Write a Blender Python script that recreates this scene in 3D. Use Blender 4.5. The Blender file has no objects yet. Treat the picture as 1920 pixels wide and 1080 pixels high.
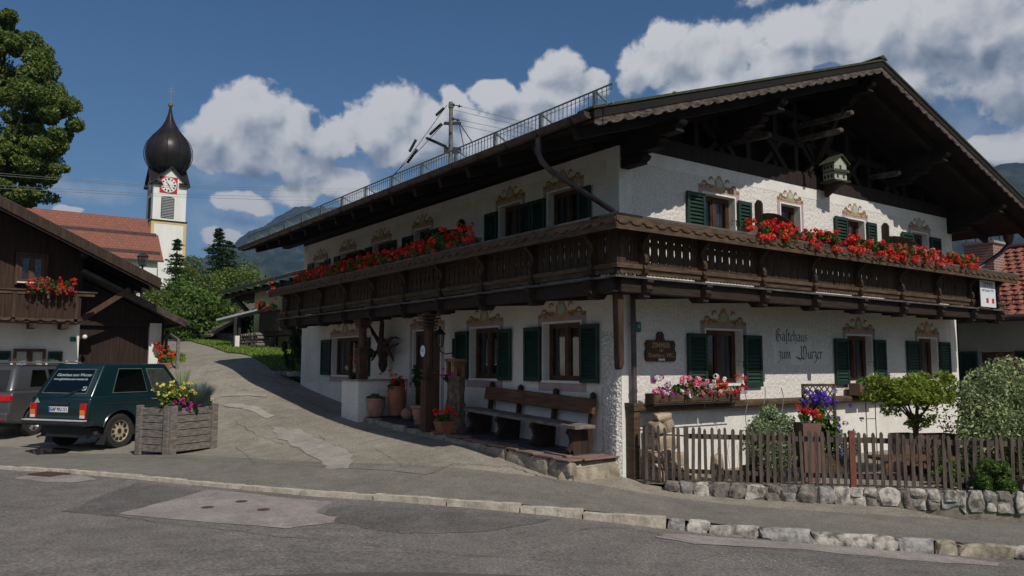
import bpy, bmesh, math, random
import numpy as np
from mathutils import Matrix, Vector
from mathutils.geometry import delaunay_2d_cdt

# ---------------------------------------------------------------- camera
SC = bpy.context.scene
YAW, PITCH, ROLL, FOC = 0.6238, 0.09641, 0.0016, 1470.04      # focal length in pixels of a 1920 px wide frame
CAM = Vector((-8.281, -8.6847, 1.70))
fw = Vector((math.sin(YAW)*math.cos(PITCH), math.cos(YAW)*math.cos(PITCH), math.sin(PITCH)))
rt = Vector((math.cos(YAW), -math.sin(YAW), 0)); up = rt.cross(fw)
rt, up = math.cos(ROLL)*rt+math.sin(ROLL)*up, -math.sin(ROLL)*rt+math.cos(ROLL)*up
cd = bpy.data.cameras.new('camera'); cam = bpy.data.objects.new('camera', cd); SC.collection.objects.link(cam)
M = Matrix((rt, up, -fw)).transposed().to_4x4(); M.translation = CAM; cam.matrix_world = M
cd.sensor_width = 36; cd.lens = 36*FOC/1920; cd.clip_start = 0.1; cd.clip_end = 20000
SC.camera = cam
SC.render.resolution_x, SC.render.resolution_y = 1920, 1080
# ---------------------------------------------------------------- light
SUN_TRAVEL = Vector((0.085, 1.0, -1.03)).normalized()
SUN_EL = math.asin(-SUN_TRAVEL.z)
SUN_AZ = math.atan2(-SUN_TRAVEL.x, -SUN_TRAVEL.y)              # compass bearing of the sun from +Y towards +X
sl = bpy.data.lights.new('sun', 'SUN'); sl.energy = 3.8; sl.angle = math.radians(0.5); sl.color = (1.0, 0.945, 0.86)
so = bpy.data.objects.new('sun', sl); SC.collection.objects.link(so)
so.rotation_euler = SUN_TRAVEL.to_track_quat('-Z', 'Y').to_euler(); so.location = (0, 0, 60)
SC.view_settings.view_transform = 'Standard'; SC.view_settings.look = 'None'
SC.view_settings.exposure = 0.0; SC.view_settings.gamma = 1.0; SC.view_settings.use_curve_mapping = False

# a point of the place from the photograph's pixel: on an axis plane, or at a depth along the view
def ray(px, py): return fw + rt*((px-960)/FOC) + up*((540-py)/FOC)
def at(px, py, ax, val):
    d = ray(px, py); return CAM + d*((val-CAM[ax])/d[ax])
def fr(px, py, F): return CAM + ray(px, py)*F
def frz(px, z, F):                                             # pixel column, world height, depth
    f2 = Vector((math.sin(YAW), math.cos(YAW), 0)); r2 = Vector((math.cos(YAW), -math.sin(YAW), 0))
    p = CAM + f2*F + r2*((px-960)/FOC*F); p.z = z; return p

# ---------------------------------------------------------------- sky with clouds
W = bpy.data.worlds.new('World'); SC.world = W; W.use_nodes = True
def build_sky():
    nt = W.node_tree; N = nt.nodes; Lk = nt.links; N.clear()
    def node(t, **k):
        n = N.new(t)
        for a, b in k.items(): setattr(n, a, b)
        return n
    def math_(op, a, b=None, c=None, clamp=False):
        n = node('ShaderNodeMath', operation=op, use_clamp=clamp)
        for i, q in enumerate((a, b, c)):
            if q is None: continue
            if isinstance(q, (int, float)): n.inputs[i].default_value = q
            else: Lk.new(q, n.inputs[i])
        return n.outputs[0]
    out = node('ShaderNodeOutputWorld')
    sky = node('ShaderNodeTexSky', sky_type='NISHITA', sun_disc=False, sun_elevation=SUN_EL, sun_rotation=SUN_AZ,
               altitude=700, air_density=1.0, dust_density=0.35, ozone_density=2.6)
    bg = node('ShaderNodeBackground'); bg.inputs[1].default_value = SKY_S
    hs = node('ShaderNodeHueSaturation'); hs.inputs['Saturation'].default_value = 1.2
    Lk.new(sky.outputs[0], hs.inputs['Color']); Lk.new(hs.outputs[0], bg.inputs[0])
    tc = node('ShaderNodeTexCoord'); sep = node('ShaderNodeSeparateXYZ'); Lk.new(tc.outputs['Generated'], sep.inputs[0])
    az = math_('ARCTAN2', sep.outputs[0], sep.outputs[1]); el = math_('ARCSINE', sep.outputs[2])
    ae = node('ShaderNodeCombineXYZ'); Lk.new(math_('MULTIPLY', az, 57.2958), ae.inputs[0]); Lk.new(math_('MULTIPLY', el, 57.2958), ae.inputs[1])
    # warp the sky coordinates a little, so that the cloud heaps get uneven outlines
    def noise(vec, scale, detail, rough):
        n = node('ShaderNodeTexNoise', noise_dimensions='3D'); n.inputs['Scale'].default_value = scale
        n.inputs['Detail'].default_value = detail; n.inputs['Roughness'].default_value = rough
        Lk.new(vec, n.inputs['Vector']); return n
    wn = noise(ae.outputs[0], 0.22, 3, .55)
    ws = node('ShaderNodeVectorMath', operation='SUBTRACT'); Lk.new(wn.outputs['Color'], ws.inputs[0]); ws.inputs[1].default_value = (.5, .5, .5)
    wm = node('ShaderNodeVectorMath', operation='SCALE'); Lk.new(ws.outputs[0], wm.inputs[0]); wm.inputs['Scale'].default_value = 2.6
    wa = node('ShaderNodeVectorMath', operation='ADD'); Lk.new(ae.outputs[0], wa.inputs[0]); Lk.new(wm.outputs[0], wa.inputs[1])
    def blobs(lst, vec):
        cur = None
        for it in lst:
            if len(it) == 5: a, e, rx, ry, k = it[0], it[1], it[2], it[3], 1.0
            else:
                px, py, rx, ry = it; d = ray(px, py).normalized(); a = math.degrees(math.atan2(d.x, d.y)); e = math.degrees(math.asin(d.z)); k = 57.2958/FOC
            s = node('ShaderNodeVectorMath', operation='SUBTRACT'); Lk.new(vec, s.inputs[0]); s.inputs[1].default_value = (a, e, 0)
            m = node('ShaderNodeVectorMath', operation='MULTIPLY'); Lk.new(s.outputs[0], m.inputs[0])
            m.inputs[1].default_value = (1/(rx*k*.93), 1/(ry*k*.93), 0)
            l = node('ShaderNodeVectorMath', operation='LENGTH'); Lk.new(m.outputs[0], l.inputs[0])
            cur = l.outputs['Value'] if cur is None else math_('SMOOTH_MIN', cur, l.outputs['Value'], .25)
        return cur
    heaps = [(405,255,75,58),(480,222,88,72),(548,240,66,62),(610,272,60,50),(470,292,90,42),(560,312,70,34),
             (742,208,78,58),(700,250,75,52),(800,235,75,55),(850,200,40,44),(770,290,110,40),(900,255,90,60),
             (930,172,52,34),(1042,130,62,54),(1030,185,86,62),(985,230,90,50),(1110,160,38,42),
             (1270,100,98,60),(1205,130,52,44),(1370,100,80,52),(1330,160,120,40),(1480,60,70,55),(1545,55,110,60),(1650,70,120,85),(1760,60,120,90),
             (1860,70,110,120),(1900,160,80,70),(1640,165,150,60),(1480,120,90,40),(1900,280,80,28),(1830,275,40,16),
             (640,350,52,34),(560,360,70,28),(455,385,58,24),(425,450,66,24),(135,387,30,10),(690,372,50,22),
             (2100,120,200,160),(2050,300,120,40),(1500,-60,140,60),(-350,200,200,80),(-600,350,260,90),(2500,200,200,120),
             (150,24,26,14,0),(-150,30,30,16,0),(-105,22,24,13,0),(110,26,22,14,0),(175,14,30,9,0),(-75,40,16,10,0),(178,62,28,9,0)]  # last row: unseen heaps added outside the view to raise the ambient light
    d0 = blobs(heaps, wa.outputs[0])
    fb = noise(ae.outputs[0], .40, 12, .60)
    fb2 = noise(ae.outputs[0], .95, 6, .6)
    hole = blobs([(1545,128,42,14),(1700,300,60,20),(640,308,30,14)], wa.outputs[0])
    dens = math_('ADD', math_('SUBTRACT', 1.0, d0), math_('MULTIPLY', math_('SUBTRACT', fb.outputs['Fac'], .5), 1.55))
    dens = math_('SUBTRACT', dens, math_('MULTIPLY', math_('SUBTRACT', 1.15, hole, clamp=True), .45))
    mr = node('ShaderNodeMapRange', interpolation_type='SMOOTHSTEP'); Lk.new(dens, mr.inputs[0])
    mr.inputs[1].default_value = -.03; mr.inputs[2].default_value = .26
    # thin veils low in the sky
    veil = blobs([(520,330,260,60),(700,330,150,50),(1750,270,220,80),(1500,260,200,80),(450,430,130,60),(1700,150,300,120),(150,350,120,26)], wa.outputs[0])
    vd = math_('MULTIPLY', math_('SUBTRACT', 1.0, veil, clamp=True), math_('MULTIPLY', fb.outputs['Fac'], 1.1), clamp=True)
    mask = math_('MAXIMUM', mr.outputs[0], math_('MULTIPLY', vd, .8), clamp=True)
    # billows: the side of each heap that looks up is brighter
    off = node('ShaderNodeVectorMath', operation='ADD'); Lk.new(ae.outputs[0], off.inputs[0]); off.inputs[1].default_value = (-.5, .75, 0)
    fs = noise(wa.outputs[0], .34, 4, .5); offw = node('ShaderNodeVectorMath', operation='ADD'); Lk.new(wa.outputs[0], offw.inputs[0]); offw.inputs[1].default_value = (-.5, .9, 0)
    fo = noise(offw.outputs[0], .34, 4, .5)
    sh = math_('MULTIPLY', math_('SUBTRACT', fs.outputs['Fac'], fo.outputs['Fac']), 1.3)
    big = node('ShaderNodeMapRange'); Lk.new(d0, big.inputs[0]); big.inputs[1].default_value = .1; big.inputs[2].default_value = 1.1
    big.inputs[3].default_value = .0; big.inputs[4].default_value = .26
    ou = node('ShaderNodeVectorMath', operation='ADD'); Lk.new(wa.outputs[0], ou.inputs[0]); ou.inputs[1].default_value = (-.35, 1.3, 0)
    d0u = blobs(heaps, ou.outputs[0])
    topl = math_('MULTIPLY', math_('SUBTRACT', d0u, d0), .62)
    dark = blobs([(1850,120,170,110),(1500,190,200,40),(560,322,180,30),(800,310,180,30),(1560,150,120,40),(1000,250,90,40),(1780,190,170,60)], wa.outputs[0])
    dk = math_('MULTIPLY', math_('SUBTRACT', 1.1, dark, clamp=True), .27)
    val = math_('ADD', math_('SUBTRACT', math_('ADD', .60, math_('ADD', math_('ADD', sh, topl), big.outputs[0])), dk), math_('MULTIPLY', math_('SUBTRACT', fb2.outputs['Fac'], .5), .20), clamp=True)
    cr = node('ShaderNodeValToRGB'); Lk.new(val, cr.inputs[0])
    e = cr.color_ramp.elements; e[0].position = .12; e[0].color = (.15,.19,.26,1); e[1].position = .92; e[1].color = (.64,.64,.665,1)
    m = e.new(.45); m.color = (.31,.35,.42,1); m = e.new(.68); m.color = (.50,.52,.56,1)
    bc = node('ShaderNodeBackground'); Lk.new(cr.outputs[0], bc.inputs[0]); bc.inputs[1].default_value = CLOUD_S
    mx = node('ShaderNodeMixShader'); Lk.new(mask, mx.inputs[0]); Lk.new(bg.outputs[0], mx.inputs[1]); Lk.new(bc.outputs[0], mx.inputs[2])
    Lk.new(mx.outputs[0], out.inputs[0])
SKY_S, CLOUD_S = 0.072, 1.04
build_sky()

# ---------------------------------------------------------------- materials
MATS = {}
def mat(name, c1, c2=None, scale=4, rough=.8, bump=0, bscale=None, stretch=None, metal=0, detail=5, c3=None, spec=.3, coord='Object', kind='noise', lo=.35, hi=.65, bdist=.01, speck=0, sscale=120):
    m = bpy.data.materials.new(name); m.use_nodes = True; nt = m.node_tree; N = nt.nodes; Lk = nt.links
    b = N['Principled BSDF']; b.inputs['Roughness'].default_value = rough; b.inputs['Metallic'].default_value = metal
    b.inputs['Specular IOR Level'].default_value = spec
    tc = N.new('ShaderNodeTexCoord'); mp = N.new('ShaderNodeMapping'); Lk.new(tc.outputs[coord], mp.inputs[0])
    if stretch: mp.inputs['Scale'].default_value = stretch
    ns = N.new('ShaderNodeTexNoise'); ns.inputs['Scale'].default_value = scale; ns.inputs['Detail'].default_value = detail; ns.inputs['Roughness'].default_value = .6
    Lk.new(mp.outputs[0], ns.inputs['Vector'])
    cr = N.new('ShaderNodeValToRGB'); Lk.new(ns.outputs['Fac'], cr.inputs[0]); e = cr.color_ramp.elements
    c2 = c2 or tuple(v*.75 for v in c1)
    e[0].position = lo; e[0].color = (*c2, 1); e[1].position = hi; e[1].color = (*c1, 1)
    if c3: q = e.new((lo+hi)/2); q.color = (*c3, 1)
    if speck:
        n2 = N.new('ShaderNodeTexNoise'); n2.inputs['Scale'].default_value = sscale; n2.inputs['Detail'].default_value = 2; Lk.new(tc.outputs[coord], n2.inputs['Vector'])
        r2 = N.new('ShaderNodeMapRange'); Lk.new(n2.outputs['Fac'], r2.inputs[0]); r2.inputs[1].default_value = .3; r2.inputs[2].default_value = .7; r2.inputs[3].default_value = 1-speck; r2.inputs[4].default_value = 1+speck
        n3 = N.new('ShaderNodeTexNoise'); n3.inputs['Scale'].default_value = sscale*.08; n3.inputs['Detail'].default_value = 6; n3.inputs['Roughness'].default_value = .7; Lk.new(tc.outputs[coord], n3.inputs['Vector'])
        r3 = N.new('ShaderNodeMapRange'); Lk.new(n3.outputs['Fac'], r3.inputs[0]); r3.inputs[1].default_value = .3; r3.inputs[2].default_value = .7; r3.inputs[3].default_value = 1-speck*.55; r3.inputs[4].default_value = 1+speck*.55
        mm = N.new('ShaderNodeMath'); mm.operation = 'MULTIPLY'; Lk.new(r2.outputs[0], mm.inputs[0]); Lk.new(r3.outputs[0], mm.inputs[1])
        vs = N.new('ShaderNodeVectorMath'); vs.operation = 'SCALE'; Lk.new(cr.outputs[0], vs.inputs[0]); Lk.new(mm.outputs[0], vs.inputs['Scale']); Lk.new(vs.outputs[0], b.inputs['Base Color'])
    else: Lk.new(cr.outputs[0], b.inputs['Base Color'])
    if bump:
        bs = N.new('ShaderNodeTexNoise'); bs.inputs['Scale'].default_value = bscale or scale*4; bs.inputs['Detail'].default_value = 4
        Lk.new(mp.outputs[0], bs.inputs['Vector'])
        bp = N.new('ShaderNodeBump'); bp.inputs['Strength'].default_value = bump; bp.inputs['Distance'].default_value = bdist
        Lk.new(bs.outputs['Fac'], bp.inputs['Height']); Lk.new(bp.outputs[0], b.inputs['Normal'])
    MATS[name] = m; return m
def leafmat(name, c1, c2, trans=.35, rough=.55):
    m = bpy.data.materials.new(name); m.use_nodes = True; nt = m.node_tree; N = nt.nodes; Lk = nt.links
    b = N['Principled BSDF']; b.inputs['Roughness'].default_value = rough; b.inputs['Specular IOR Level'].default_value = .3
    g = N.new('ShaderNodeNewGeometry'); mx = N.new('ShaderNodeValToRGB'); Lk.new(g.outputs['Random Per Island'], mx.inputs[0])
    e = mx.color_ramp.elements; e[0].color = (*c1, 1); e[1].color = (*c2, 1)
    Lk.new(mx.outputs[0], b.inputs['Base Color'])
    t = N.new('ShaderNodeBsdfTranslucent'); Lk.new(mx.outputs[0], t.inputs[0])
    ms = N.new('ShaderNodeMixShader'); ms.inputs[0].default_value = trans
    Lk.new(b.outputs[0], ms.inputs[1]); Lk.new(t.outputs[0], ms.inputs[2]); Lk.new(ms.outputs[0], N['Material Output'].inputs[0])
    MATS[name] = m; return m
def glassmat(name, tint=(.5,.5,.5), alpha=.5):
    m = bpy.data.materials.new(name); m.use_nodes = True; nt = m.node_tree; N = nt.nodes; Lk = nt.links; N.remove(N['Principled BSDF'])
    tr = N.new('ShaderNodeBsdfTransparent'); tr.inputs[0].default_value = (*tint, 1)
    gl = N.new('ShaderNodeBsdfGlossy'); gl.inputs['Roughness'].default_value = .03; gl.inputs[0].default_value = (.9,.9,.9,1)
    lw = N.new('ShaderNodeLayerWeight'); lw.inputs[0].default_value = .5; fz = N.new('ShaderNodeMath'); fz.operation = 'POWER'; fz.inputs[1].default_value = 4.0; Lk.new(lw.outputs['Facing'], fz.inputs[0])
    ad = N.new('ShaderNodeMath'); ad.operation = 'ADD'; ad.inputs[1].default_value = alpha*.1; ad.use_clamp = True; Lk.new(fz.outputs[0], ad.inputs[0])
    ms = N.new('ShaderNodeMixShader'); Lk.new(ad.outputs[0], ms.inputs[0]); Lk.new(tr.outputs[0], ms.inputs[1]); Lk.new(gl.outputs[0], ms.inputs[2])
    Lk.new(ms.outputs[0], N['Material Output'].inputs[0]); MATS[name] = m; return m
def brickmat(name, c1, c2, mortar, w=.22, h=.075, ms=.012, swap=None, rough=.85, bump=.5):
    m = bpy.data.materials.new(name); m.use_nodes = True; nt = m.node_tree; N = nt.nodes; Lk = nt.links
    b = N['Principled BSDF']; b.inputs['Roughness'].default_value = rough; b.inputs['Specular IOR Level'].default_value = .2
    tc = N.new('ShaderNodeTexCoord'); mp = N.new('ShaderNodeMapping'); Lk.new(tc.outputs['Object'], mp.inputs[0])
    if swap: mp.inputs['Rotation'].default_value = swap
    bt = N.new('ShaderNodeTexBrick'); Lk.new(mp.outputs[0], bt.inputs[0]); bt.inputs['Scale'].default_value = 1
    bt.inputs['Color1'].default_value = (*c1,1); bt.inputs['Color2'].default_value = (*c2,1); bt.inputs['Mortar'].default_value = (*mortar,1)
    bt.inputs['Mortar Size'].default_value = ms; bt.inputs['Brick Width'].default_value = w; bt.inputs['Row Height'].default_value = h
    ns = N.new('ShaderNodeTexNoise'); ns.inputs['Scale'].default_value = 3; ns.inputs['Detail'].default_value = 5; Lk.new(tc.outputs['Object'], ns.inputs[0])
    mx = N.new('ShaderNodeMix'); mx.data_type = 'RGBA'; mx.blend_type = 'MULTIPLY'; mx.inputs[0].default_value = .6
    Lk.new(bt.outputs['Color'], mx.inputs[6]); Lk.new(ns.outputs['Color'], mx.inputs[7])
    gm = N.new('ShaderNodeBrightContrast'); gm.inputs[1].default_value = .03; Lk.new(mx.outputs[2], gm.inputs[0])
    Lk.new(gm.outputs[0], b.inputs['Base Color'])
    bp = N.new('ShaderNodeBump'); bp.inputs['Strength'].default_value = bump; bp.inputs['Distance'].default_value = .01; bp.invert = True
    Lk.new(bt.outputs['Fac'], bp.inputs['Height']); Lk.new(bp.outputs[0], b.inputs['Normal'])
    MATS[name] = m; return m
mat('plaster', (.74,.70,.64), (.63,.59,.53), 1.3, .93, .5, 26, bdist=.02, speck=.10, sscale=26)
mat('pebble_plaster', (.74,.70,.65), (.64,.60,.55), 16, .95, .7, 17, bdist=.035, detail=3, speck=.12, sscale=30)
mat('smooth_plaster', (.77,.74,.69), (.66,.63,.57), 1.9, .9, .15, 30, stretch=(1,1,.3), speck=.08, sscale=22, lo=.3, hi=.62)
mat('corner_roughcast', (.80,.77,.73), (.55,.52,.48), 22, .95, 1.0, 20, bdist=.08, detail=2)
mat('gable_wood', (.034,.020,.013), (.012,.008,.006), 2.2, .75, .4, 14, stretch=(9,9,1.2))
mat('verge_black', (.013,.010,.008), (.008,.006,.005), 3, .8)
mat('dark_wood', (.058,.033,.020), (.022,.013,.009), 2.2, .75, .4, 14, stretch=(9,9,1.2))
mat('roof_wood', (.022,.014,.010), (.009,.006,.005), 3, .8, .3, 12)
mat('barge_wood', (.15,.115,.095), (.022,.015,.012), 4.5, .8, .4, 14, stretch=(1.5,5,5))
mat('shaded_under_wood', (.038,.023,.015), (.015,.010,.007), 3, .75, .4, 10, stretch=(1,9,9))  # balcony wood darkened for the underside, its shade put into the colour
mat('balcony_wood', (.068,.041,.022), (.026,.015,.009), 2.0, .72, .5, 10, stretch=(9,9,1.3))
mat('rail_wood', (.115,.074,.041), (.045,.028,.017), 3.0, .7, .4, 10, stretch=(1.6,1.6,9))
mat('barge_end', (.16,.13,.11), (.06,.045,.035), 9, .8, .4, 20)
mat('cap_wood', (.13,.125,.115), (.06,.056,.05), 5, .6, .3, 20)
mat('shaded_door_wood', (.040,.022,.016), (.018,.011,.009), 2.5, .8, .4, 14, stretch=(7,7,.5))  # garage wood, darkened to stand in for shade from the farmhouse eave
mat('barn_wood', (.060,.030,.018), (.024,.013,.009), 2.5, .8, .4, 14, stretch=(7,7,.5))
mat('carved_wood', (.10,.052,.032), (.05,.026,.016), 4, .65, .4, 20, stretch=(5,5,1))
mat('bench_wood', (.17,.085,.042), (.07,.035,.02), 3, .6, .4, 14, stretch=(4,.8,6))
mat('window_wood', (.10,.045,.025), (.05,.022,.013), 5, .5, .2)
mat('shutter_green', (.020,.050,.034), (.012,.032,.023), 3, .5, .2)
mat('mauve_paint', (.44,.33,.34), (.36,.27,.28), 5, .9)
mat('ochre_paint', (.50,.34,.19), (.38,.24,.13), 12, .9)
mat('pale_green_paint', (.42,.50,.40), (.36,.46,.40), 9, .9)
mat('curtain', (.20,.21,.24), (.11,.12,.14), 7, .9, .5, 9, stretch=(6,6,.3))
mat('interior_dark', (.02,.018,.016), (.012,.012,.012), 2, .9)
glassmat('window_glass', (.62,.64,.64), .8)
glassmat('car_glass', (.10,.13,.13), .6)
mat('gutter_metal', (.12,.085,.075), (.055,.04,.038), 6, .45, .2, metal=.4)
mat('pipe_metal', (.13,.10,.11), (.07,.05,.055), 4, .4, .1, metal=.4)
mat('steel', (.28,.29,.27), (.16,.19,.14), 12, .5, .1, metal=.5)
mat('pole_concrete', (.17,.165,.15), (.12,.115,.105), 6, .85, .2)
mat('aged_white', (.46,.46,.40), (.26,.27,.22), 14, .85)
mat('iron', (.04,.036,.034), (.02,.018,.018), 12, .6, .1)
mat('roof_top', (.10,.085,.075), (.06,.07,.045), 2, .85, .4, 9)
mat('moss', (.060,.072,.032), (.035,.042,.022), 9, .9, .3)
mat('asphalt_lane', (.315,.280,.222), (.215,.192,.155), .55, .92, .8, 90, detail=9, bdist=.006, lo=.3, hi=.7, speck=.38, sscale=42)
mat('asphalt_pavement', (.215,.196,.163), (.160,.148,.126), .7, .92, .7, 110, detail=9, bdist=.005, lo=.3, hi=.7, speck=.34, sscale=42)
mat('asphalt_road', (.200,.180,.160), (.140,.127,.115), .5, .9, .8, 110, detail=10, bdist=.006, lo=.3, hi=.7, speck=.42, sscale=38)
mat('asphalt_patch', (.33,.285,.26), (.25,.218,.20), 1.8, .9, .9, 90, detail=10, bdist=.006, speck=.35, sscale=70)
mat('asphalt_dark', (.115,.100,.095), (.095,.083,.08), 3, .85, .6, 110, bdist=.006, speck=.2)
mat('asphalt_fleck', (.42,.39,.37), (.20,.19,.18), 40, .9, .9, 100, bdist=.006)
mat('lane_mend', (.38,.345,.305), (.30,.275,.24), 1.8, .9, .9, 90, speck=.3, sscale=70)
mat('crest_dark', (.27,.16,.095), (.20,.12,.08), 9, .9)
mat('crack_tar', (.045,.042,.038), (.03,.028,.026), 9, .8)
mat('kerb_pale', (.58,.52,.42), (.36,.31,.24), 7, .9, .8, 30)
mat('kerb_grey', (.38,.355,.325), (.15,.148,.14), 9, .85, 1.0, 22, lo=.38, hi=.60, bdist=.015)
mat('kerb_ochre', (.42,.36,.26), (.17,.145,.11), 9, .85, .9, 22)
mat('wall_stone', (.50,.46,.40), (.12,.105,.09), 9, .88, 1.0, 16, lo=.36, hi=.58, bdist=.02)
mat('wall_stone_dark', (.28,.25,.21), (.07,.062,.055), 8, .88, 1.0, 16, bdist=.02)
mat('mortar', (.27,.235,.19), (.14,.12,.095), 7, .95, .8, 30)
mat('limestone', (.50,.40,.29), (.28,.21,.15), 5, .9, 1.0, 15, bdist=.02)
mat('slate', (.085,.075,.085), (.04,.037,.045), 3, .6, .4, 12)
mat('red_slate', (.30,.18,.15), (.17,.11,.095), 4, .75, .4, 14)
mat('step_stone', (.40,.34,.26), (.19,.16,.12), 5, .9, .9, 16, bdist=.02)
mat('soil', (.16,.13,.10), (.09,.07,.05), 3, .95, .6, 30)
mat('gravel', (.33,.29,.23), (.18,.16,.13), 10, .95, .8, 60)
mat('meadow', (.085,.13,.03), (.055,.085,.022), .6, .95, .4, 20)
mat('terracotta', (.40,.155,.085), (.26,.10,.06), 4, .75, .2)
mat('terracotta_pale', (.42,.24,.18), (.28,.15,.11), 5, .8, .2)
mat('brown_planter', (.20,.11,.085), (.16,.09,.07), 2, .5, .05)
mat('fence_wood', (.135,.105,.085), (.060,.045,.037), 4, .85, .6, 16, stretch=(6,6,1))
mat('fence_red', (.24,.075,.05), (.12,.05,.035), 4, .8, .4)
mat('grey_wood', (.26,.225,.195), (.10,.085,.075), 3.5, .85, .7, 14, stretch=(2,2,8), lo=.32, hi=.68)
mat('bark', (.20,.155,.115), (.07,.052,.04), 9, .95, 1.0, 22, bdist=.03)
mat('orange_bark', (.35,.19,.08), (.12,.07,.04), 7, .9, 1.0, 20, bdist=.03)
mat('trunk', (.11,.085,.06), (.05,.038,.028), 8, .95, .8, 20)
mat('root_wood', (.085,.035,.026), (.035,.018,.014), 9, .7, .5)
mat('white_enamel', (.78,.79,.82), (.72,.73,.76), 3, .4)
mat('sign_white', (.66,.70,.74), (.62,.66,.70), 3, .6)
mat('sign_red', (.5,.02,.03), (.42,.02,.03), 3, .6)
mat('teal_plate', (.01,.16,.13), (.01,.13,.11), 3, .5)
mat('letter_gold', (.45,.33,.17), (.36,.25,.12), 8, .6)
mat('letter_brown', (.13,.07,.065), (.09,.05,.05), 8, .9)
mat('letter_grey', (.20,.22,.25), (.16,.18,.2), 8, .7)
mat('letter_white', (.36,.46,.44), (.30,.40,.38), 8, .6)
mat('ink', (.02,.02,.025), (.02,.02,.02), 8, .6)
mat('brass', (.75,.50,.18), (.6,.4,.12), 6, .3, metal=.9)
mat('car_green', (.004,.022,.026), (.004,.019,.023), 1.5, .22, spec=.6)
mat('car_silver', (.115,.115,.12), (.105,.105,.11), 2, .3, metal=.55, spec=.6)
mat('car_plastic', (.028,.028,.03), (.02,.02,.022), 6, .55)
mat('chrome', (.62,.62,.62), (.5,.5,.5), 8, .2, metal=.9)
mat('bumper_steel', (.55,.56,.57), (.42,.43,.44), 8, .38)
mat('tyre', (.022,.021,.021), (.035,.033,.03), 8, .85, .3)
mat('wheel_cream', (.50,.43,.32), (.33,.25,.17), 9, .5)
mat('lamp_red', (.55,.01,.015), (.4,.005,.01), 9, .15, spec=.8)
mat('lamp_orange', (.85,.25,.02), (.7,.18,.02), 9, .15, spec=.8)
mat('lamp_clear', (.7,.7,.7), (.6,.6,.6), 9, .15, spec=.8)
mat('plate_blue', (.02,.06,.35), (.02,.05,.3), 9, .4)
mat('church_white', (.80,.79,.76), (.71,.70,.66), .5, .9, stretch=(1,1,.25))
mat('church_yellow', (.68,.50,.22), (.6,.43,.18), .8, .9)
mat('onion_copper', (.040,.032,.031), (.022,.018,.019), .7, .38, .2, metal=.35)
mat('louvre', (.30,.32,.31), (.22,.24,.23), 2, .7)
mat('green_plaster', (.50,.52,.30), (.44,.46,.26), 1, .9, .2)
mat('grey_plaster', (.34,.32,.30), (.28,.265,.25), 1.2, .92, .4, 20)
mat('shed_metal', (.36,.39,.40), (.28,.31,.33), 2, .5)
mat('shingle', (.20,.15,.12), (.12,.09,.07), 2, .9, .4)
mat('mountain_forest', (.040,.052,.034), (.007,.014,.012), .035, .95, 0, detail=12, c3=(.017,.029,.020), lo=.38, hi=.62)
mat('mountain_rock', (.34,.33,.31), (.06,.08,.05), .010, .95, 0, detail=10)
mat('puddle', (.03,.028,.022), (.025,.022,.02), 2, .03, spec=.9)
mat('concrete', (.36,.34,.30), (.25,.235,.21), 2.5, .9, .4, 30)
brickmat('red_tiles', (.46,.135,.07), (.34,.10,.055), (.10,.03,.02), .24, .30, .02)
brickmat('church_tiles', (.34,.105,.055), (.27,.085,.045), (.16,.05,.03), .5, .42, .03)
brickmat('chimney_brick', (.26,.095,.065), (.34,.13,.09), (.40,.35,.30), .22, .075, .014, swap=(math.pi/2,0,0))
mat('asphalt_wet', (.150,.138,.125), (.115,.105,.097), 1.2, .9, .7, 110, speck=.4, sscale=38)
leafmat('leaf_big_tree', (.065,.110,.022), (.21,.26,.055))
leafmat('leaf_bush', (.05,.11,.02), (.15,.23,.045))
leafmat('leaf_geranium', (.04,.10,.02), (.09,.17,.035))
leafmat('leaf_dark', (.02,.045,.015), (.05,.085,.025), .2)
leafmat('leaf_conifer', (.012,.034,.016), (.035,.065,.024), .1)
leafmat('leaf_yellowgreen', (.14,.20,.025), (.28,.34,.05))
leafmat('leaf_variegated', (.08,.14,.04), (.50,.54,.28), .25)
leafmat('leaf_bluegrey', (.13,.19,.18), (.22,.29,.27), .25)
leafmat('leaf_rose', (.12,.18,.07), (.36,.42,.24), .3)
leafmat('leaf_red', (.045,.010,.014), (.11,.020,.024), .2)
leafmat('petal_red', (.72,.022,.014), (.96,.13,.055), .45)
leafmat('petal_crimson', (.42,.006,.02), (.74,.03,.05), .35)
leafmat('petal_pink', (.78,.16,.28), (.90,.32,.42), .3)
leafmat('petal_magenta', (.45,.02,.25), (.62,.05,.38), .3)
leafmat('petal_white', (.80,.74,.76), (.88,.84,.84), .3)
leafmat('petal_violet', (.09,.04,.36), (.20,.09,.55), .3)
leafmat('petal_yellow', (.75,.62,.06), (.88,.80,.22), .3)
leafmat('petal_lilac', (.38,.32,.55), (.5,.45,.66), .3)
leafmat('grass_blade', (.10,.18,.025), (.24,.33,.06), .3)
mat('rust', (.13,.065,.045), (.06,.035,.028), 30, .8, .3)

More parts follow.
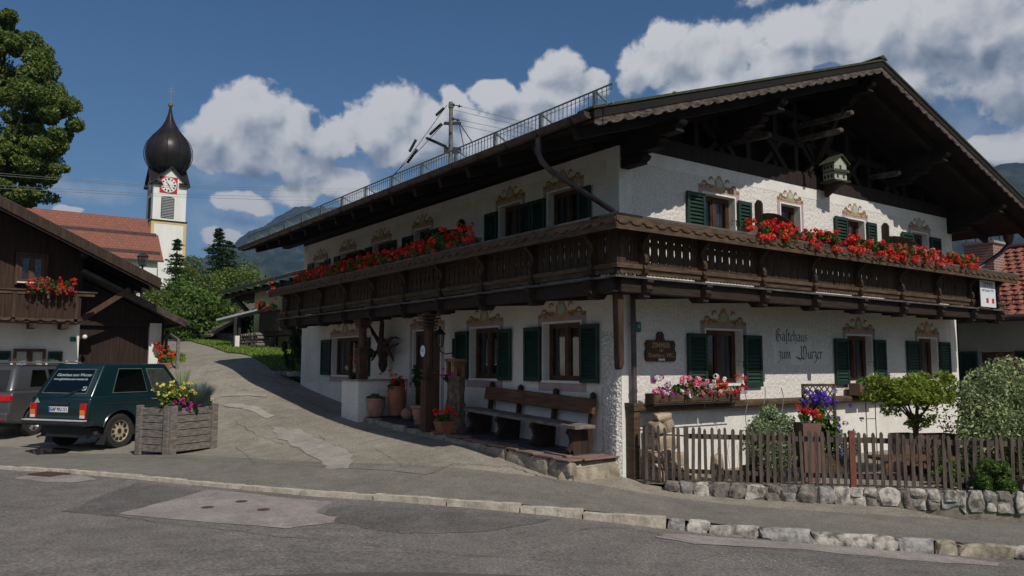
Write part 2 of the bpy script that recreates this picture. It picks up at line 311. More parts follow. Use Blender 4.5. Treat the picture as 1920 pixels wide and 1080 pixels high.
# ---------------------------------------------------------------- mesh helpers
def tag(o, label=None, cat=None, group=None, kind=None):
    if label: o['label'] = label
    if cat: o['category'] = cat
    if group: o['group'] = group
    if kind: o['kind'] = kind
    return o
def thing(name, label, cat, loc=(0,0,0), rz=0, group=None):
    o = bpy.data.objects.new(name, None); SC.collection.objects.link(o); o.location = loc; o.rotation_euler = (0,0,rz)
    o.empty_display_size = .2
    return tag(o, label, cat, group)
def link(name, me, parent=None):
    o = bpy.data.objects.new(name, me); SC.collection.objects.link(o)
    if parent is not None: o.parent = parent
    return o
class MB:
    def __init__(s, M=None): s.v = []; s.f = []; s.mi = []; s.M = M or Matrix(); s.cur = 0
    def mtl(s, i): s.cur = i; return s
    def add(s, vs, fs):
        b = len(s.v); s.v += [s.M @ Vector(q) for q in vs]
        s.f += [tuple(b+i for i in f) for f in fs]; s.mi += [s.cur]*len(fs); return s
    def box(s, x0, x1, y0, y1, z0, z1):
        return s.add([(x0,y0,z0),(x1,y0,z0),(x1,y1,z0),(x0,y1,z0),(x0,y0,z1),(x1,y0,z1),(x1,y1,z1),(x0,y1,z1)],
                     [(0,3,2,1),(4,5,6,7),(0,1,5,4),(1,2,6,5),(2,3,7,6),(3,0,4,7)])
    def quad(s, a, b, c, d): return s.add([a,b,c,d], [(0,1,2,3)])
    def prism(s, poly, a0, a1, axis='y'):
        n = len(poly)
        def P(u, w, a): return {'y': (u,a,w), 'x': (a,u,w), 'z': (u,w,a)}[axis]
        vs = [P(u,w,a0) for u,w in poly]+[P(u,w,a1) for u,w in poly]
        fs = [tuple(range(n)), tuple(range(2*n-1, n-1, -1))]+[(i,(i+1)%n,n+(i+1)%n,n+i) for i in range(n)]
        return s.add(vs, fs)
    def beam(s, a, b, w, h, upv=(0,0,1)):
        a, b = Vector(a), Vector(b); d = (b-a).normalized(); u = Vector(upv); r = d.cross(u)
        if r.length < 1e-4: r = Vector((1,0,0))
        r.normalize(); u = r.cross(d); r *= w/2; u *= h/2
        return s.add([a-r-u,a+r-u,a+r+u,a-r+u,b-r-u,b+r-u,b+r+u,b-r+u], [(0,3,2,1),(4,5,6,7),(0,1,5,4),(1,2,6,5),(2,3,7,6),(3,0,4,7)])
    def tube(s, pts, r, n=8, cap=True):
        pts = [Vector(p) for p in pts]; rs = r if isinstance(r, (list,tuple)) else [r]*len(pts)
        vs = []; pu = None
        for i, p in enumerate(pts):
            d = (pts[min(i+1,len(pts)-1)]-pts[max(i-1,0)]).normalized()
            a = d.orthogonal().normalized() if pu is None else (pu-d*pu.dot(d)).normalized()
            pu = a; b = d.cross(a)
            vs += [p+(a*math.cos(2*math.pi*k/n)+b*math.sin(2*math.pi*k/n))*rs[i] for k in range(n)]
        fs = [(i*n+k,i*n+(k+1)%n,(i+1)*n+(k+1)%n,(i+1)*n+k) for i in range(len(pts)-1) for k in range(n)]
        if cap: fs += [tuple(range(n-1,-1,-1)), tuple((len(pts)-1)*n+k for k in range(n))]
        return s.add(vs, fs)
    def lathe(s, prof, c=(0,0,0), n=20, sq=False):
        vs = []; c = Vector(c)
        for r, z in prof:
            for k in range(n):
                a = 2*math.pi*(k+.5)/n; vs.append(c+Vector((r*math.cos(a), r*math.sin(a), z)))
        m = len(prof)
        fs = [(i*n+k,i*n+(k+1)%n,(i+1)*n+(k+1)%n,(i+1)*n+k) for i in range(m-1) for k in range(n)]
        fs += [tuple(range(n-1,-1,-1)), tuple((m-1)*n+k for k in range(n))]
        return s.add(vs, fs)
    def rock(s, c, size, rng, sub=2, ex=.42, cuts=9):
        bm = bmesh.new(); bmesh.ops.create_icosphere(bm, subdivisions=sub, radius=1)
        ph = [rng.uniform(0,9) for _ in range(6)]; c = Vector(c); pl = []
        for _ in range(cuts):
            nn = Vector((rng.gauss(0,1),rng.gauss(0,1),rng.gauss(0,1))).normalized(); pl.append((nn, rng.uniform(.82,1.12)))
        for q in bm.verts:
            d = q.co.normalized(); e = Vector([math.copysign(abs(t)**ex, t) for t in d])
            for nn, dd in pl:
                o_ = e.dot(nn)-dd
                if o_ > 0: e = e-nn*o_
            k = 1+.05*math.sin(d.x*4+ph[0])+.05*math.sin(d.y*5+ph[1])+.03*math.sin((d.x+d.y)*9+ph[3])+rng.uniform(-.025,.025)
            q.co = Vector((e.x*size[0]*.5*k, e.y*size[1]*.5*k, e.z*size[2]*.5*k))+c
        s.add([q.co.copy() for q in bm.verts], [tuple(x.index for x in f.verts) for f in bm.faces]); bm.free(); return s
    def build(s, name, mats, parent=None, smooth=False, bevel=0, kind=None):
        me = bpy.data.meshes.new(name); me.from_pydata([tuple(q) for q in s.v], [], s.f); 
        for m in (mats if isinstance(mats, (list,tuple)) else [mats]): me.materials.append(MATS[m] if isinstance(m, str) else m)
        if any(s.mi): me.polygons.foreach_set('material_index', s.mi)
        bm = bmesh.new(); bm.from_mesh(me); bmesh.ops.recalc_face_normals(bm, faces=bm.faces); bm.to_mesh(me); bm.free()
        if smooth:
            me.polygons.foreach_set('use_smooth', [True]*len(me.polygons)); me.set_sharp_from_angle(angle=math.radians(40))
        me.update(); o = link(name, me, parent)
        if bevel:
            m = o.modifiers.new('bevel', 'BEVEL'); m.width = bevel; m.segments = 2; m.limit_method = 'ANGLE'; m.angle_limit = math.radians(40)
        if kind: o['kind'] = kind
        return o
def quads(name, P, T, B, mats, parent=None, mi=None):
    """many small leaf-shaped faces: centres P, half axes T and B"""
    n = len(P); V = np.empty((n,4,3), np.float32); V[:,0] = P-T; V[:,1] = P-B*1.0+T*.1; V[:,2] = P+T; V[:,3] = P+B+T*.1
    me = bpy.data.meshes.new(name); me.vertices.add(n*4); me.vertices.foreach_set('co', V.reshape(-1))
    me.loops.add(n*4); me.loops.foreach_set('vertex_index', np.arange(n*4, dtype=np.int32))
    me.polygons.add(n); me.polygons.foreach_set('loop_start', np.arange(0, n*4, 4, dtype=np.int32))
    for m in (mats if isinstance(mats, (list,tuple)) else [mats]): me.materials.append(MATS[m])
    if mi is not None: me.polygons.foreach_set('material_index', np.asarray(mi, np.int32))
    me.update(calc_edges=True); me.validate(); return link(name, me, parent)
def leaf_axes(rs, n, size, asp=.55, upb=0., outw=None):
    nrm = rs.normal(size=(n,3)); nrm[:,2] += upb
    if outw is not None: nrm += outw
    nrm /= np.linalg.norm(nrm, axis=1, keepdims=True)+1e-9
    t = np.cross(nrm, rs.normal(size=(n,3))); t /= np.linalg.norm(t, axis=1, keepdims=True)+1e-9
    b = np.cross(nrm, t); s = size*rs.uniform(.45, 1.45, (n,1))
    return t*s, b*s*asp
def clump_pts(rs, centers, radii, per, shell=.55):
    P = []; O = []
    for c, r in zip(centers, radii):
        d = rs.normal(size=(per,3)); d /= np.linalg.norm(d, axis=1, keepdims=True)
        rad = (shell+(1-shell)*rs.uniform(0,1,(per,1))**.6)
        r = np.asarray(r)*np.ones(3); P.append(np.asarray(c)+d*rad*r); O.append(d)
    return np.concatenate(P), np.concatenate(O)
def text(body, size, material, parent, Mx, name='lettering', ext=.002, align='CENTER', bold=0, sx=1):
    cu = bpy.data.curves.new(name, 'FONT'); cu.body = body; cu.size = size; cu.extrude = ext; cu.align_x = align; cu.align_y = 'CENTER'; cu.offset = bold
    tmp = bpy.data.objects.new('tmp', cu); SC.collection.objects.link(tmp)
    bpy.context.view_layer.update()
    me = bpy.data.meshes.new_from_object(tmp.evaluated_get(bpy.context.evaluated_depsgraph_get()))
    bpy.data.objects.remove(tmp); bpy.data.curves.remove(cu)
    me.transform(Matrix.Diagonal((sx,1,1,1))); me.transform(Mx); me.materials.clear(); me.materials.append(MATS[material])
    me.name = name; return link(name, me, parent)
FACE_Y = Matrix.Rotation(math.pi/2, 4, 'X')                   # lettering standing upright, read from -y
def copy_tree(o, parent=None):
    c = o.copy(); SC.collection.objects.link(c); c.parent = parent
    for ch in list(o.children): copy_tree(ch, c)
    return c
def ordinal(n):
    if n < 20: return ORD[n]
    t = {2:'twenty',3:'thirty',4:'forty',5:'fifty'}; a, b_ = divmod(n+1, 10)
    return (t[a][:-1]+'ieth') if b_ == 0 else t[a]+' '+ORD[b_-1]
ORD = ['first','second','third','fourth','fifth','sixth','seventh','eighth','ninth','tenth','eleventh','twelfth','thirteenth','fourteenth','fifteenth','sixteenth','seventeenth','eighteenth','nineteenth','twentieth']
# ---------------------------------------------------------------- lie of the land
GP = np.array([(0,0,.03),(-.95,.03,.05),(-.97,1.0,.14),(-1,2.45,.31),(-1,4.5,.39),(-1,7.3,.53),(0,9.4,.62),(0,10.3,.72),(0,11.3,.84),(0,13.1,1.10),
 (-1.45,9.4,.74),(-1.45,11.7,1.06),(-1.45,14.2,1.52),(-1.1,17,1.88),(-7.42,6.9,.0),(-4.13,1.46,0),(-1.72,-1.9,-.05),(.9,-4.9,-.2),(4,-8.2,-.38),(-11,13,.05),
 (-8.3,-8.7,-.03),(-5,-5,-.02),(-13,0,0),(2,-13,-.3),(.3,-.75,-.10),(3.3,-4.0,-.22),(6.5,-7.4,-.42),(-2.2,.8,.08),(-2.5,4,.17),
 (-5.43,9.3,-.02),(-6.4,10.5,.0),(-6.6,13,.0),(-5.1,10.6,.04),(-4.9,12.0,.15),(-9,12,.0),(-8,16,.05),(-5.5,16,.6),(-4.0,7.0,.08),(-5,6.4,.06),
 (-3.05,10.1,.68),(-1.9,14.3,1.5),(-2.9,17.9,1.62),(-.1,20,2.07),(.6,27,2.55),(1.5,33.5,2.95),(1.3,18.5,2.12),(4,22,2.4),(1.3,36,3.2),(8,30,3.2),
 (-6,22,1.8),(3,62,4.6),(-30,45,3.0),(40,50,4.),(50,0,-.3),(40,-40,-.5),(0,-60,0),(-50,-40,0),(-60,10,.2),(8,0,-.12),(8,14,1.1),(12,-6,-.4),(15,2,-.2)], float)
def _tps():
    n = len(GP); d = np.linalg.norm(GP[:,None,:2]-GP[None,:,:2], axis=2); K = np.where(d > 0, d*d*np.log(d+1e-12), 0)+np.eye(n)*.02
    P = np.c_[np.ones(n), GP[:,:2]]; A = np.block([[K,P],[P.T,np.zeros((3,3))]]); return np.linalg.solve(A, np.r_[GP[:,2], 0,0,0])
TW = _tps()
def gz(x, y):
    x = np.atleast_1d(np.asarray(x, float)); y = np.atleast_1d(np.asarray(y, float)); r = np.hypot(x, y); k = np.where(r > 62, 62/np.maximum(r,1e-6), 1)
    x = x*k; y = y*k; d = np.hypot(x[:,None]-GP[None,:,0], y[:,None]-GP[None,:,1])
    return (d*d*np.log(d+1e-12))@TW[:-3]+TW[-3]+TW[-2]*x+TW[-1]*y
def g(x, y): return float(gz(x, y)[0])
def on_ground(px, py, dz=0):
    """where the line of sight through a pixel of the photograph meets the land"""
    d = ray(px, py); t = 3.
    while t < 70:
        P = CAM+d*t
        if P.z < g(P.x, P.y)+dz: break
        t += .02
    return Vector((P.x, P.y, g(P.x, P.y)))
def sheet(name, poly, m, dz=0, step=.5, parent=None, zf=None, skirt=0):
    """a paved surface laid over the land inside an outline"""
    xs = [p[0] for p in poly]; ys = [p[1] for p in poly]; pts = [Vector((p[0],p[1])) for p in poly]; edges = []
    dense = []
    for i, p in enumerate(pts):
        q = pts[(i+1)%len(pts)]; k = max(1, int((q-p).length/step))
        dense += [p.lerp(q, j/k) for j in range(k)]
    n = len(dense); edges = [(i,(i+1)%n) for i in range(n)]
    def inside(x, y):
        c = False; j = n-1
        for i in range(n):
            if (dense[i].y > y) != (dense[j].y > y) and x < (dense[j].x-dense[i].x)*(y-dense[i].y)/(dense[j].y-dense[i].y)+dense[i].x: c = not c
            j = i
        return c
    V = list(dense); x = math.floor(min(xs)/step)*step
    while x < max(xs):
        y = math.floor(min(ys)/step)*step
        while y < max(ys):
            if inside(x+.013, y+.017): V.append(Vector((x+.013, y+.017)))
            y += step
        x += step
    r = delaunay_2d_cdt(V, edges, [list(range(n))], 1, 1e-5); vv = r[0]
    z = gz([p.x for p in vv], [p.y for p in vv]) if zf is None else np.array([zf(p.x, p.y) for p in vv])
    b = MB(); b.add([(p.x,p.y,zz+dz) for p, zz in zip(vv, z)], [tuple(f) for f in r[2]])
    me_o = b.build(name, m, parent); 
    me = me_o.data
    if me.polygons[0].normal.z < 0: me.flip_normals()
    me.polygons.foreach_set('use_smooth', [True]*len(me.polygons)); return me_o
def far_grid():
    c = [0.]; s = .7
    while c[-1] < 3600:
        if c[-1] > 26: s *= 1.28
        c.append(c[-1]+s)
    c = np.array([-q for q in c[:0:-1]]+c); X, Y = np.meshgrid(c, c, indexing='ij'); Z = gz(X.ravel(), Y.ravel())-.16
    n = len(c); b = MB(); b.v = [Vector(q) for q in zip(X.ravel(), Y.ravel(), Z)]
    b.f = [(i*n+j,(i+1)*n+j,(i+1)*n+j+1,i*n+j+1) for i in range(n-1) for j in range(n-1)]; b.mi = [0]*len(b.f)
    o = b.build('ground', 'meadow', smooth=True); tag(o, kind='structure')
far_grid()
# kerb line from the left edge of the photograph to the right, then the sheets on either side of it
KERB = [(-16.5,20.6),(-11.2,12.7),(-7.42,6.95),(-5.9,4.5),(-4.13,1.46),(-2.95,-.28),(-1.72,-1.95),(-.45,-3.4),(.9,-4.9),(2.6,-6.7),(5.2,-9.3),(12,-15.5)]
def kpt(i, off):
    a = Vector(KERB[max(i-1,0)]); b = Vector(KERB[min(i+1,len(KERB)-1)]); d = (b-a).normalized(); nrm = Vector((-d.y, d.x))   # towards the houses
    return Vector(KERB[i])+nrm*off
def drop(x, y): return .03+.075*min(1, max(0, (x+5)/5))
road = sheet('road', [tuple(kpt(i,-.05)) for i in range(len(KERB))]+[(6,-24),(-12,-24),(-30,-6),(-30,12)], 'asphalt_road', zf=lambda x,y: g(x,y)-drop(x,y)-.012, step=.8); tag(road, kind='structure')
pav_w = [2.2,2.2,2.1,2.0,1.9,1.8,1.75,1.6,1.55,1.6,1.6,1.6]
PAVE_IN = [tuple(kpt(i, w)) for i, w in enumerate(pav_w)]
pavement = sheet('pavement', [tuple(kpt(i,.05)) for i in range(len(KERB))]+PAVE_IN[::-1], 'asphalt_pavement', step=.5); tag(pavement, kind='structure')
lane_poly = PAVE_IN[1:9]+[(2.2,-2.6),(1.2,-1.6),(.3,-.62),(.02,0),(.02,13.4),(-.4,14.6),(-.1,20),(.6,27),(1.5,33.5),(2.6,44),(.3,44),(-1,34),(-1.5,27),(-2.3,18.2),(-9,18.2),(-12,18)]
lane = sheet('lane', lane_poly, 'asphalt_lane', dz=-.006, step=.45); tag(lane, kind='structure')
def strip_on_ground(name, pts, w, m, dz, rng, zf=None):
    P = [];
    for i, p in enumerate(pts):
        a = Vector(pts[max(i-1,0)]); b = Vector(pts[min(i+1,len(pts)-1)]); d = (b-a).normalized(); nn = Vector((-d.y,d.x)); k = w*rng.uniform(.4,1.3)
        P.append((Vector(p)+nn*k/2, Vector(p)-nn*k/2))
    b = MB()
    zf = zf or g
    for (a,c),(e,f) in zip(P, P[1:]):
        b.quad(*[(q.x,q.y,zf(q.x,q.y)+dz) for q in (a,c,f,e)])
    o = b.build(name, m); o['kind'] = 'structure'; return o
rg = random.Random(5)
def xy(px, py): p = on_ground(px, py); return (p.x, p.y)
def wob(pts, rng, amp=.03, k=6):
    out = []
    for a, b in zip(pts, pts[1:]):
        for j in range(k):
            t = j/k; out.append((a[0]+(b[0]-a[0])*t+rng.uniform(-amp,amp), a[1]+(b[1]-a[1])*t+rng.uniform(-amp,amp)))
    out.append(pts[-1]); return out
def patch(name, pix, m, dz, dropf=True, amp=.03, step=.3):
    P = [xy(*q) for q in pix]; P = wob(P+[P[0]], rg, amp, 5)[:-1]
    o = sheet(name, P, m, dz=dz, step=step, zf=(lambda x,y: g(x,y)-drop(x,y)-.012) if dropf else None); tag(o, kind='structure')
# pale mended pieces of the surface, the dark new strip at the near edge, gravel-like flecks
patch('road_patch', [(392,913),(622,934),(590,955),(632,962),(625,972),(540,984),(220,958),(300,938)], 'asphalt_patch', .005, amp=.02)
patch('road_patch', [(25,893),(60,885),(150,887),(185,893),(140,900),(90,899)], 'asphalt_patch', .005)
patch('road_patch', [(1245,985),(1500,1000),(1700,1014),(1880,1035),(1870,1040),(1700,1030),(1500,1012),(1300,1003),(1230,992)], 'asphalt_patch', .005)
patch('lane_patch', [(508,801),(560,806),(610,828),(655,850),(658,878),(612,880),(600,866),(560,840),(520,818)], 'lane_mend', .004, False, .055)
patch('lane_patch', [(415,738),(500,740),(500,745),(415,744)], 'lane_mend', .004, False, .02)
patch('lane_patch', [(500,785),(470,770),(420,762),(425,757),(480,762),(515,780)], 'lane_mend', .004, False, .02)
patch('road_stain', [(395,916),(300,938),(205,962),(120,952),(190,925),(262,900)], 'asphalt_wet', .0035, amp=.04)
patch('road_stain', [(640,938),(850,950),(1040,962),(900,985),(760,992),(640,975),(600,957)], 'asphalt_wet', .0035, amp=.05)
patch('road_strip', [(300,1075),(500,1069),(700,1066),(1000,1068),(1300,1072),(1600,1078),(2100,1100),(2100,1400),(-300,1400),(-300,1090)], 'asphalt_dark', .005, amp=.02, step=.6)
for pix, w, d in [([(0,852),(250,858),(500,868),(800,891),(848,870),(960,876),(1050,905)], .016, 0),([(400,875),(560,868),(700,872),(800,868)], .007, 0),
               ([(440,790),(520,830),(580,850),(640,852)], .008, 0),([(700,840),(740,862),(760,878)], .007, 0),([(420,720),(470,735),(560,742)], .010, 0),([(470,690),(520,715),(620,775)], .02, 0),
               ([(600,815),(620,835),(660,850)], .010, 0),([(640,800),(760,812)], .008, 0),([(0,942),(200,960),(400,985),(640,1012),(900,1035)], .010, 1),([(620,1005),(900,1032),(1200,1046)], .008, 1),
               ([(0,1024),(500,1026),(900,1032),(1400,1052)], .006, 1),([(1010,985),(1180,975),(1250,992)], .010, 1),([(1230,985),(1300,1002),(1500,1016),(1800,1040)], .010, 1),([(440,838),(470,860),(475,872)], .007, 0)]:
    zf = (lambda x,y: g(x,y)-drop(x,y)-.012) if d else g
    strip_on_ground('crack', wob([xy(*q) for q in pix], rg, .03, 9), w*.75, 'crack_tar', .0085 if d else .003, rg, zf)
# kerb stones: long pale ones on the left, rough blocks on the right
def along(poly, s):
    for a, b in zip(poly, poly[1:]):
        L = (Vector(b)-Vector(a)).length
        if s <= L: t = s/L; return Vector(a).lerp(Vector(b), t), (Vector(b)-Vector(a)).normalized()
        s -= L
    return Vector(poly[-1]), (Vector(poly[-1])-Vector(poly[-2])).normalized()
def kerb_stones():
    rng = random.Random(11); tot = sum((Vector(b)-Vector(a)).length for a, b in zip(KERB, KERB[1:])); s = 15.9; nr = nl = 0
    while s < tot-8.5:
        p, d = along(KERB, s); rough = p.x > -1.5
        L = rng.uniform(.14,.38) if rough else rng.uniform(.75,1.15)
        if rough and rng.random() < .3: L = .55
        p, d = along(KERB, s+L/2); ang = math.atan2(d.y, d.x)
        h = drop(p.x, p.y)
        b = MB(Matrix.Translation((p.x,p.y,g(p.x,p.y)))@Matrix.Rotation(ang,4,'Z'))
        if rough:
            b.rock((0,0,-.08), (L*1.08, .16, .20), rng, 3, ex=.26, cuts=9)
            m = rng.choice(['wall_stone','kerb_grey','wall_stone','kerb_grey','kerb_ochre'])
        else:
            n = 8; hw = .055
            for k in range(n):
                x0 = -L*.495+L*.99*k/n; x1 = x0+L*.99/n; j = rng.uniform(-.007,.007); 
                b.box(x0, x1, -hw+j, hw+rng.uniform(-.006,.006), -.2, .006+rng.uniform(-.004,.004))
            m = 'kerb_pale'
        o = b.build('kerbstone', m, smooth=rough)
        if rough: tag(o, f'{ordinal(nr)} rough hewn kerb block, counted from the low pale kerb stones to the right', 'kerbstone', 'rough kerb blocks on the right'); nr += 1
        else: tag(o, f'{ordinal(nl)} long low pale kerb stone, counted from the left edge of the photo', 'kerbstone', 'pale low kerb stones on the left'); nl += 1
        s += L+.012
kerb_stones()
def flat_on_road(p, d=0.012): return p.z-drop(p.x,p.y)-.012+d
for i, (px, py, lab) in enumerate([(389,950,'rusty round cover in the pale road patch, leftmost of the three'),(453,939,'rusty round cover in the pale road patch, nearest the kerb'),(494,954,'rusty round cover in the pale road patch, rightmost of the three')]):
    p = on_ground(px, py-4); b = MB(); r = .075
    b.lathe([(r,0),(r,.004),(r-.012,.006),(r-.02,.003),(.0,.004)], n=24)
    o = b.build('valve_cover', 'rust'); o.location = (p.x,p.y,flat_on_road(p,.006)); tag(o, lab, 'valve cover', 'small covers in the road patch')
p = on_ground(92, 885); b = MB()
b.box(-.26,.26,-.18,.18,0,.006); [b.box(-.24+.06*k,-.205+.06*k,-.16,.16,.006,.014) for k in range(8)]
o = b.build('drain_grate', 'rust'); o.location = (p.x,p.y,flat_on_road(p,.008)); o.rotation_euler.z = math.radians(-57); tag(o, 'rusty rectangular drain grate by the kerb at the left', 'drain grate')
P = [xy(*q) for q in [(45,846),(75,840),(120,840),(138,844),(118,851),(70,853)]]; o = sheet('puddle', wob(P+[P[0]], rg, .02, 4)[:-1], 'puddle', dz=.004, step=.2); tag(o, kind='structure')
def flecks():
    """pale worn chips of aggregate scattered over the near lane of the road"""
    P = [xy(*q) for q in [(1120,1005),(1290,1012),(1500,1022),(1720,1050),(1700,1064),(1450,1054),(1200,1044),(1100,1026)]]; rs = np.random.RandomState(14); n = 1700
    P = np.array(P); t = rs.dirichlet(np.ones(len(P))*.55, n); q = t@P+rs.normal(0,.06,(n,2)); z = gz(q[:,0],q[:,1])-np.array([drop(a,c) for a,c in q])-.012+.0035
    a = rs.uniform(0,6.28,n); s = rs.uniform(.004,.014,(n,1)); T = np.c_[np.cos(a),np.sin(a),0*a]*s; B = np.c_[-np.sin(a),np.cos(a),0*a]*s*.7
    tag(quads('road_chips', np.c_[q,z], T, B, 'asphalt_fleck'), 'pale stone chips scattered in a worn streak on the near road', 'road chips', kind='stuff')
flecks()
# garden ground behind the fence, lawn by the lane
garden = sheet('garden_path', [(.05,-.35),(3.25,-3.85),(7.5,-8.3),(16,-8),(16,0),(.05,0)], 'gravel', step=.6, zf=lambda x,y: -.03); tag(garden, kind='structure')
LAWN = [(-.4,14.6),(-.1,20),(.6,27),(1.5,33.5),(2.6,44),(16,40),(16,17),(3.5,13.4),(.1,13.4)]
lawn = sheet('lawn', LAWN, 'meadow', dz=.02, step=.8); tag(lawn, kind='structure')
def grass(name, poly, n, seed, h=.10, m='grass_blade'):
    rs = np.random.RandomState(seed); xs = [q[0] for q in poly]; ys = [q[1] for q in poly]
    X = rs.uniform(min(xs), max(xs), n*3); Y = rs.uniform(min(ys), max(ys), n*3); ins = np.zeros(len(X), bool); j = len(poly)-1
    for i in range(len(poly)):
        xi, yi = poly[i][:2]; xj, yj = poly[j][:2]
        c = ((yi > Y) != (yj > Y)) & (X < (xj-xi)*(Y-yi)/(yj-yi+1e-12)+xi); ins ^= c; j = i
    X = X[ins][:n]; Y = Y[ins][:n]; Z = gz(X, Y)+.02; k = len(X)
    up_ = np.c_[rs.normal(0,.35,k), rs.normal(0,.35,k), np.ones(k)]; T = up_*(h*rs.uniform(.4,1,(k,1)))/2
    B = np.c_[rs.normal(size=k), rs.normal(size=k), np.zeros(k)]; B /= np.linalg.norm(B, axis=1, keepdims=True); B *= .012*(h/.1)
    o = quads(name, np.c_[X,Y,Z]+T, T, B, m); tag(o, kind='stuff'); return o
tag(grass('grass', [(-.5,14.6),(-.15,20),(.6,27),(1.5,33.5),(9,33),(8,17),(3,13.5)], 42000, 3, .13), 'bright short grass covering the verge beside the lane', 'grass')
# ================================================================ the guest house
house = thing('guest_house', 'large white alpine guest house with dark wooden balcony running round the corner', 'guest house')
ML = Matrix.Rotation(-math.pi/2, 4, 'Z'); MG = Matrix()        # left front (u = -y) and gable front (u = x)
HW, HD, ZT = 10.58, 13.15, 5.08
def wall(name, M_, u0, u1, z0, z1, openings, mats, parent, thick=.2):
    us = sorted({u0,u1}|{q for o in openings for q in o[:2]}); zs = sorted({z0,z1}|{q for o in openings for q in o[2:4]})
    b = MB(M_)
    for a, c in zip(us, us[1:]):
        for e, f in zip(zs, zs[1:]):
            mu, mz = (a+c)/2, (e+f)/2
            if any(o[0] < mu < o[1] and o[2] < mz < o[3] for o in openings): continue
            b.quad((a,0,e),(c,0,e),(c,0,f),(a,0,f))
    b.mtl(1)
    for o in openings:
        a, c, e, f = o[:4]
        b.quad((a,0,e),(a,thick,e),(a,thick,f),(a,0,f)); b.quad((c,0,e),(c,0,f),(c,thick,f),(c,thick,e))
        b.quad((a,0,f),(a,thick,f),(c,thick,f),(c,0,f)); b.quad((a,0,e),(c,0,e),(c,thick,e),(a,thick,e))
    return b.build(name, mats, parent)
G_OPEN = [(1.93,2.84,1.37,2.27),(6.08,6.96,1.37,2.27),(8.84,9.62,1.37,2.27),(1.95,2.76,3.70,4.58),(4.08,4.67,3.70,4.66),(6.22,6.88,3.70,4.62),(8.77,9.46,3.70,4.60)]
L_OPEN = [(-1.90,-.93,1.42,2.38),(-4.20,-3.24,1.42,2.38),(-10.93,-9.32,1.40,2.36),(-6.50,-5.35,.56,2.40),
          (-1.76,-.95,3.72,4.62),(-3.22,-2.55,3.72,4.62),(-6.51,-5.83,3.72,4.62),(-8.57,-7.76,3.72,4.58),(-10.48,-9.68,3.72,4.56),(-12.30,-11.50,3.72,4.52)]
w1 = wall('wall', MG, 0, HW, -.4, ZT, G_OPEN, ['pebble_plaster','smooth_plaster'], house)
w2 = wall('wall', ML, -HD, 0, -.4, ZT, L_OPEN, ['plaster','smooth_plaster'], house)
b = MB(); b.quad((HW,0,-.4),(HW,HD,-.4),(HW,HD,ZT),(HW,0,ZT)); b.quad((0,HD,-.4),(HW,HD,-.4),(HW,HD,ZT),(0,HD,ZT)); b.build('wall', 'plaster', house)
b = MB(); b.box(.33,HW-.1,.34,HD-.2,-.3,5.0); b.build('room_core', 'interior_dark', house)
# smooth bands at the corners, under the beam, round the foot
b = MB()
for a, c, e, f in [(0.0,.26,1.12,5.075),(HW-.30,HW,1.12,5.075),(.26,HW-.30,4.86,5.075)]: b.box(a,c,-.004,.05,e,f)
b.box(.26,HW,-.012,.05,-.4,.985)
b.box(0,.26,-.004,.05,-.4,1.12)
b.build('smooth_band', 'smooth_plaster', house)
b = MB(ML)
b.box(-.28,0,-.004,.05,2.5,5.075); b.box(-HD,-HD+.3,-.004,.05,.6,5.075); b.box(-13.1,-.28,-.004,.05,4.9,5.075); b.box(-HD,-6.52,-.006,.05,.0,1.18); b.build('smooth_band', 'smooth_plaster', house)
# roughcast foot of the near corner: a real bulge with knobbly relief
def roughcast():
    rs = np.random.RandomState(4); nu, nz = 44, 170; U = np.linspace(.0, .44, nu); Z = np.linspace(0.0, 2.2, nz); b = MB()
    from mathutils import noise as mn
    for i, y in enumerate(U):
        for j, z in enumerate(Z):
            fl = .075*max(0, 1-z/2.2)*min(1, (.44-y)/.3)+.004
            k = mn.noise(Vector((0,y*26,z*26)))*.5+mn.noise(Vector((3,y*55,z*55)))*.3
            edge = min(1, min((.44-y)/.05, (2.2-z)/.2, (y-.0)/.05)); b.v.append(Vector((-(fl+max(0,k)*.034)*max(0,edge)-.003, y, z)))
    b.f = [(i*nz+j,(i+1)*nz+j,(i+1)*nz+j+1,i*nz+j+1) for i in range(nu-1) for j in range(nz-1)]; b.mi = [0]*len(b.f)
    b.build('roughcast_foot', 'corner_roughcast', house)
roughcast()
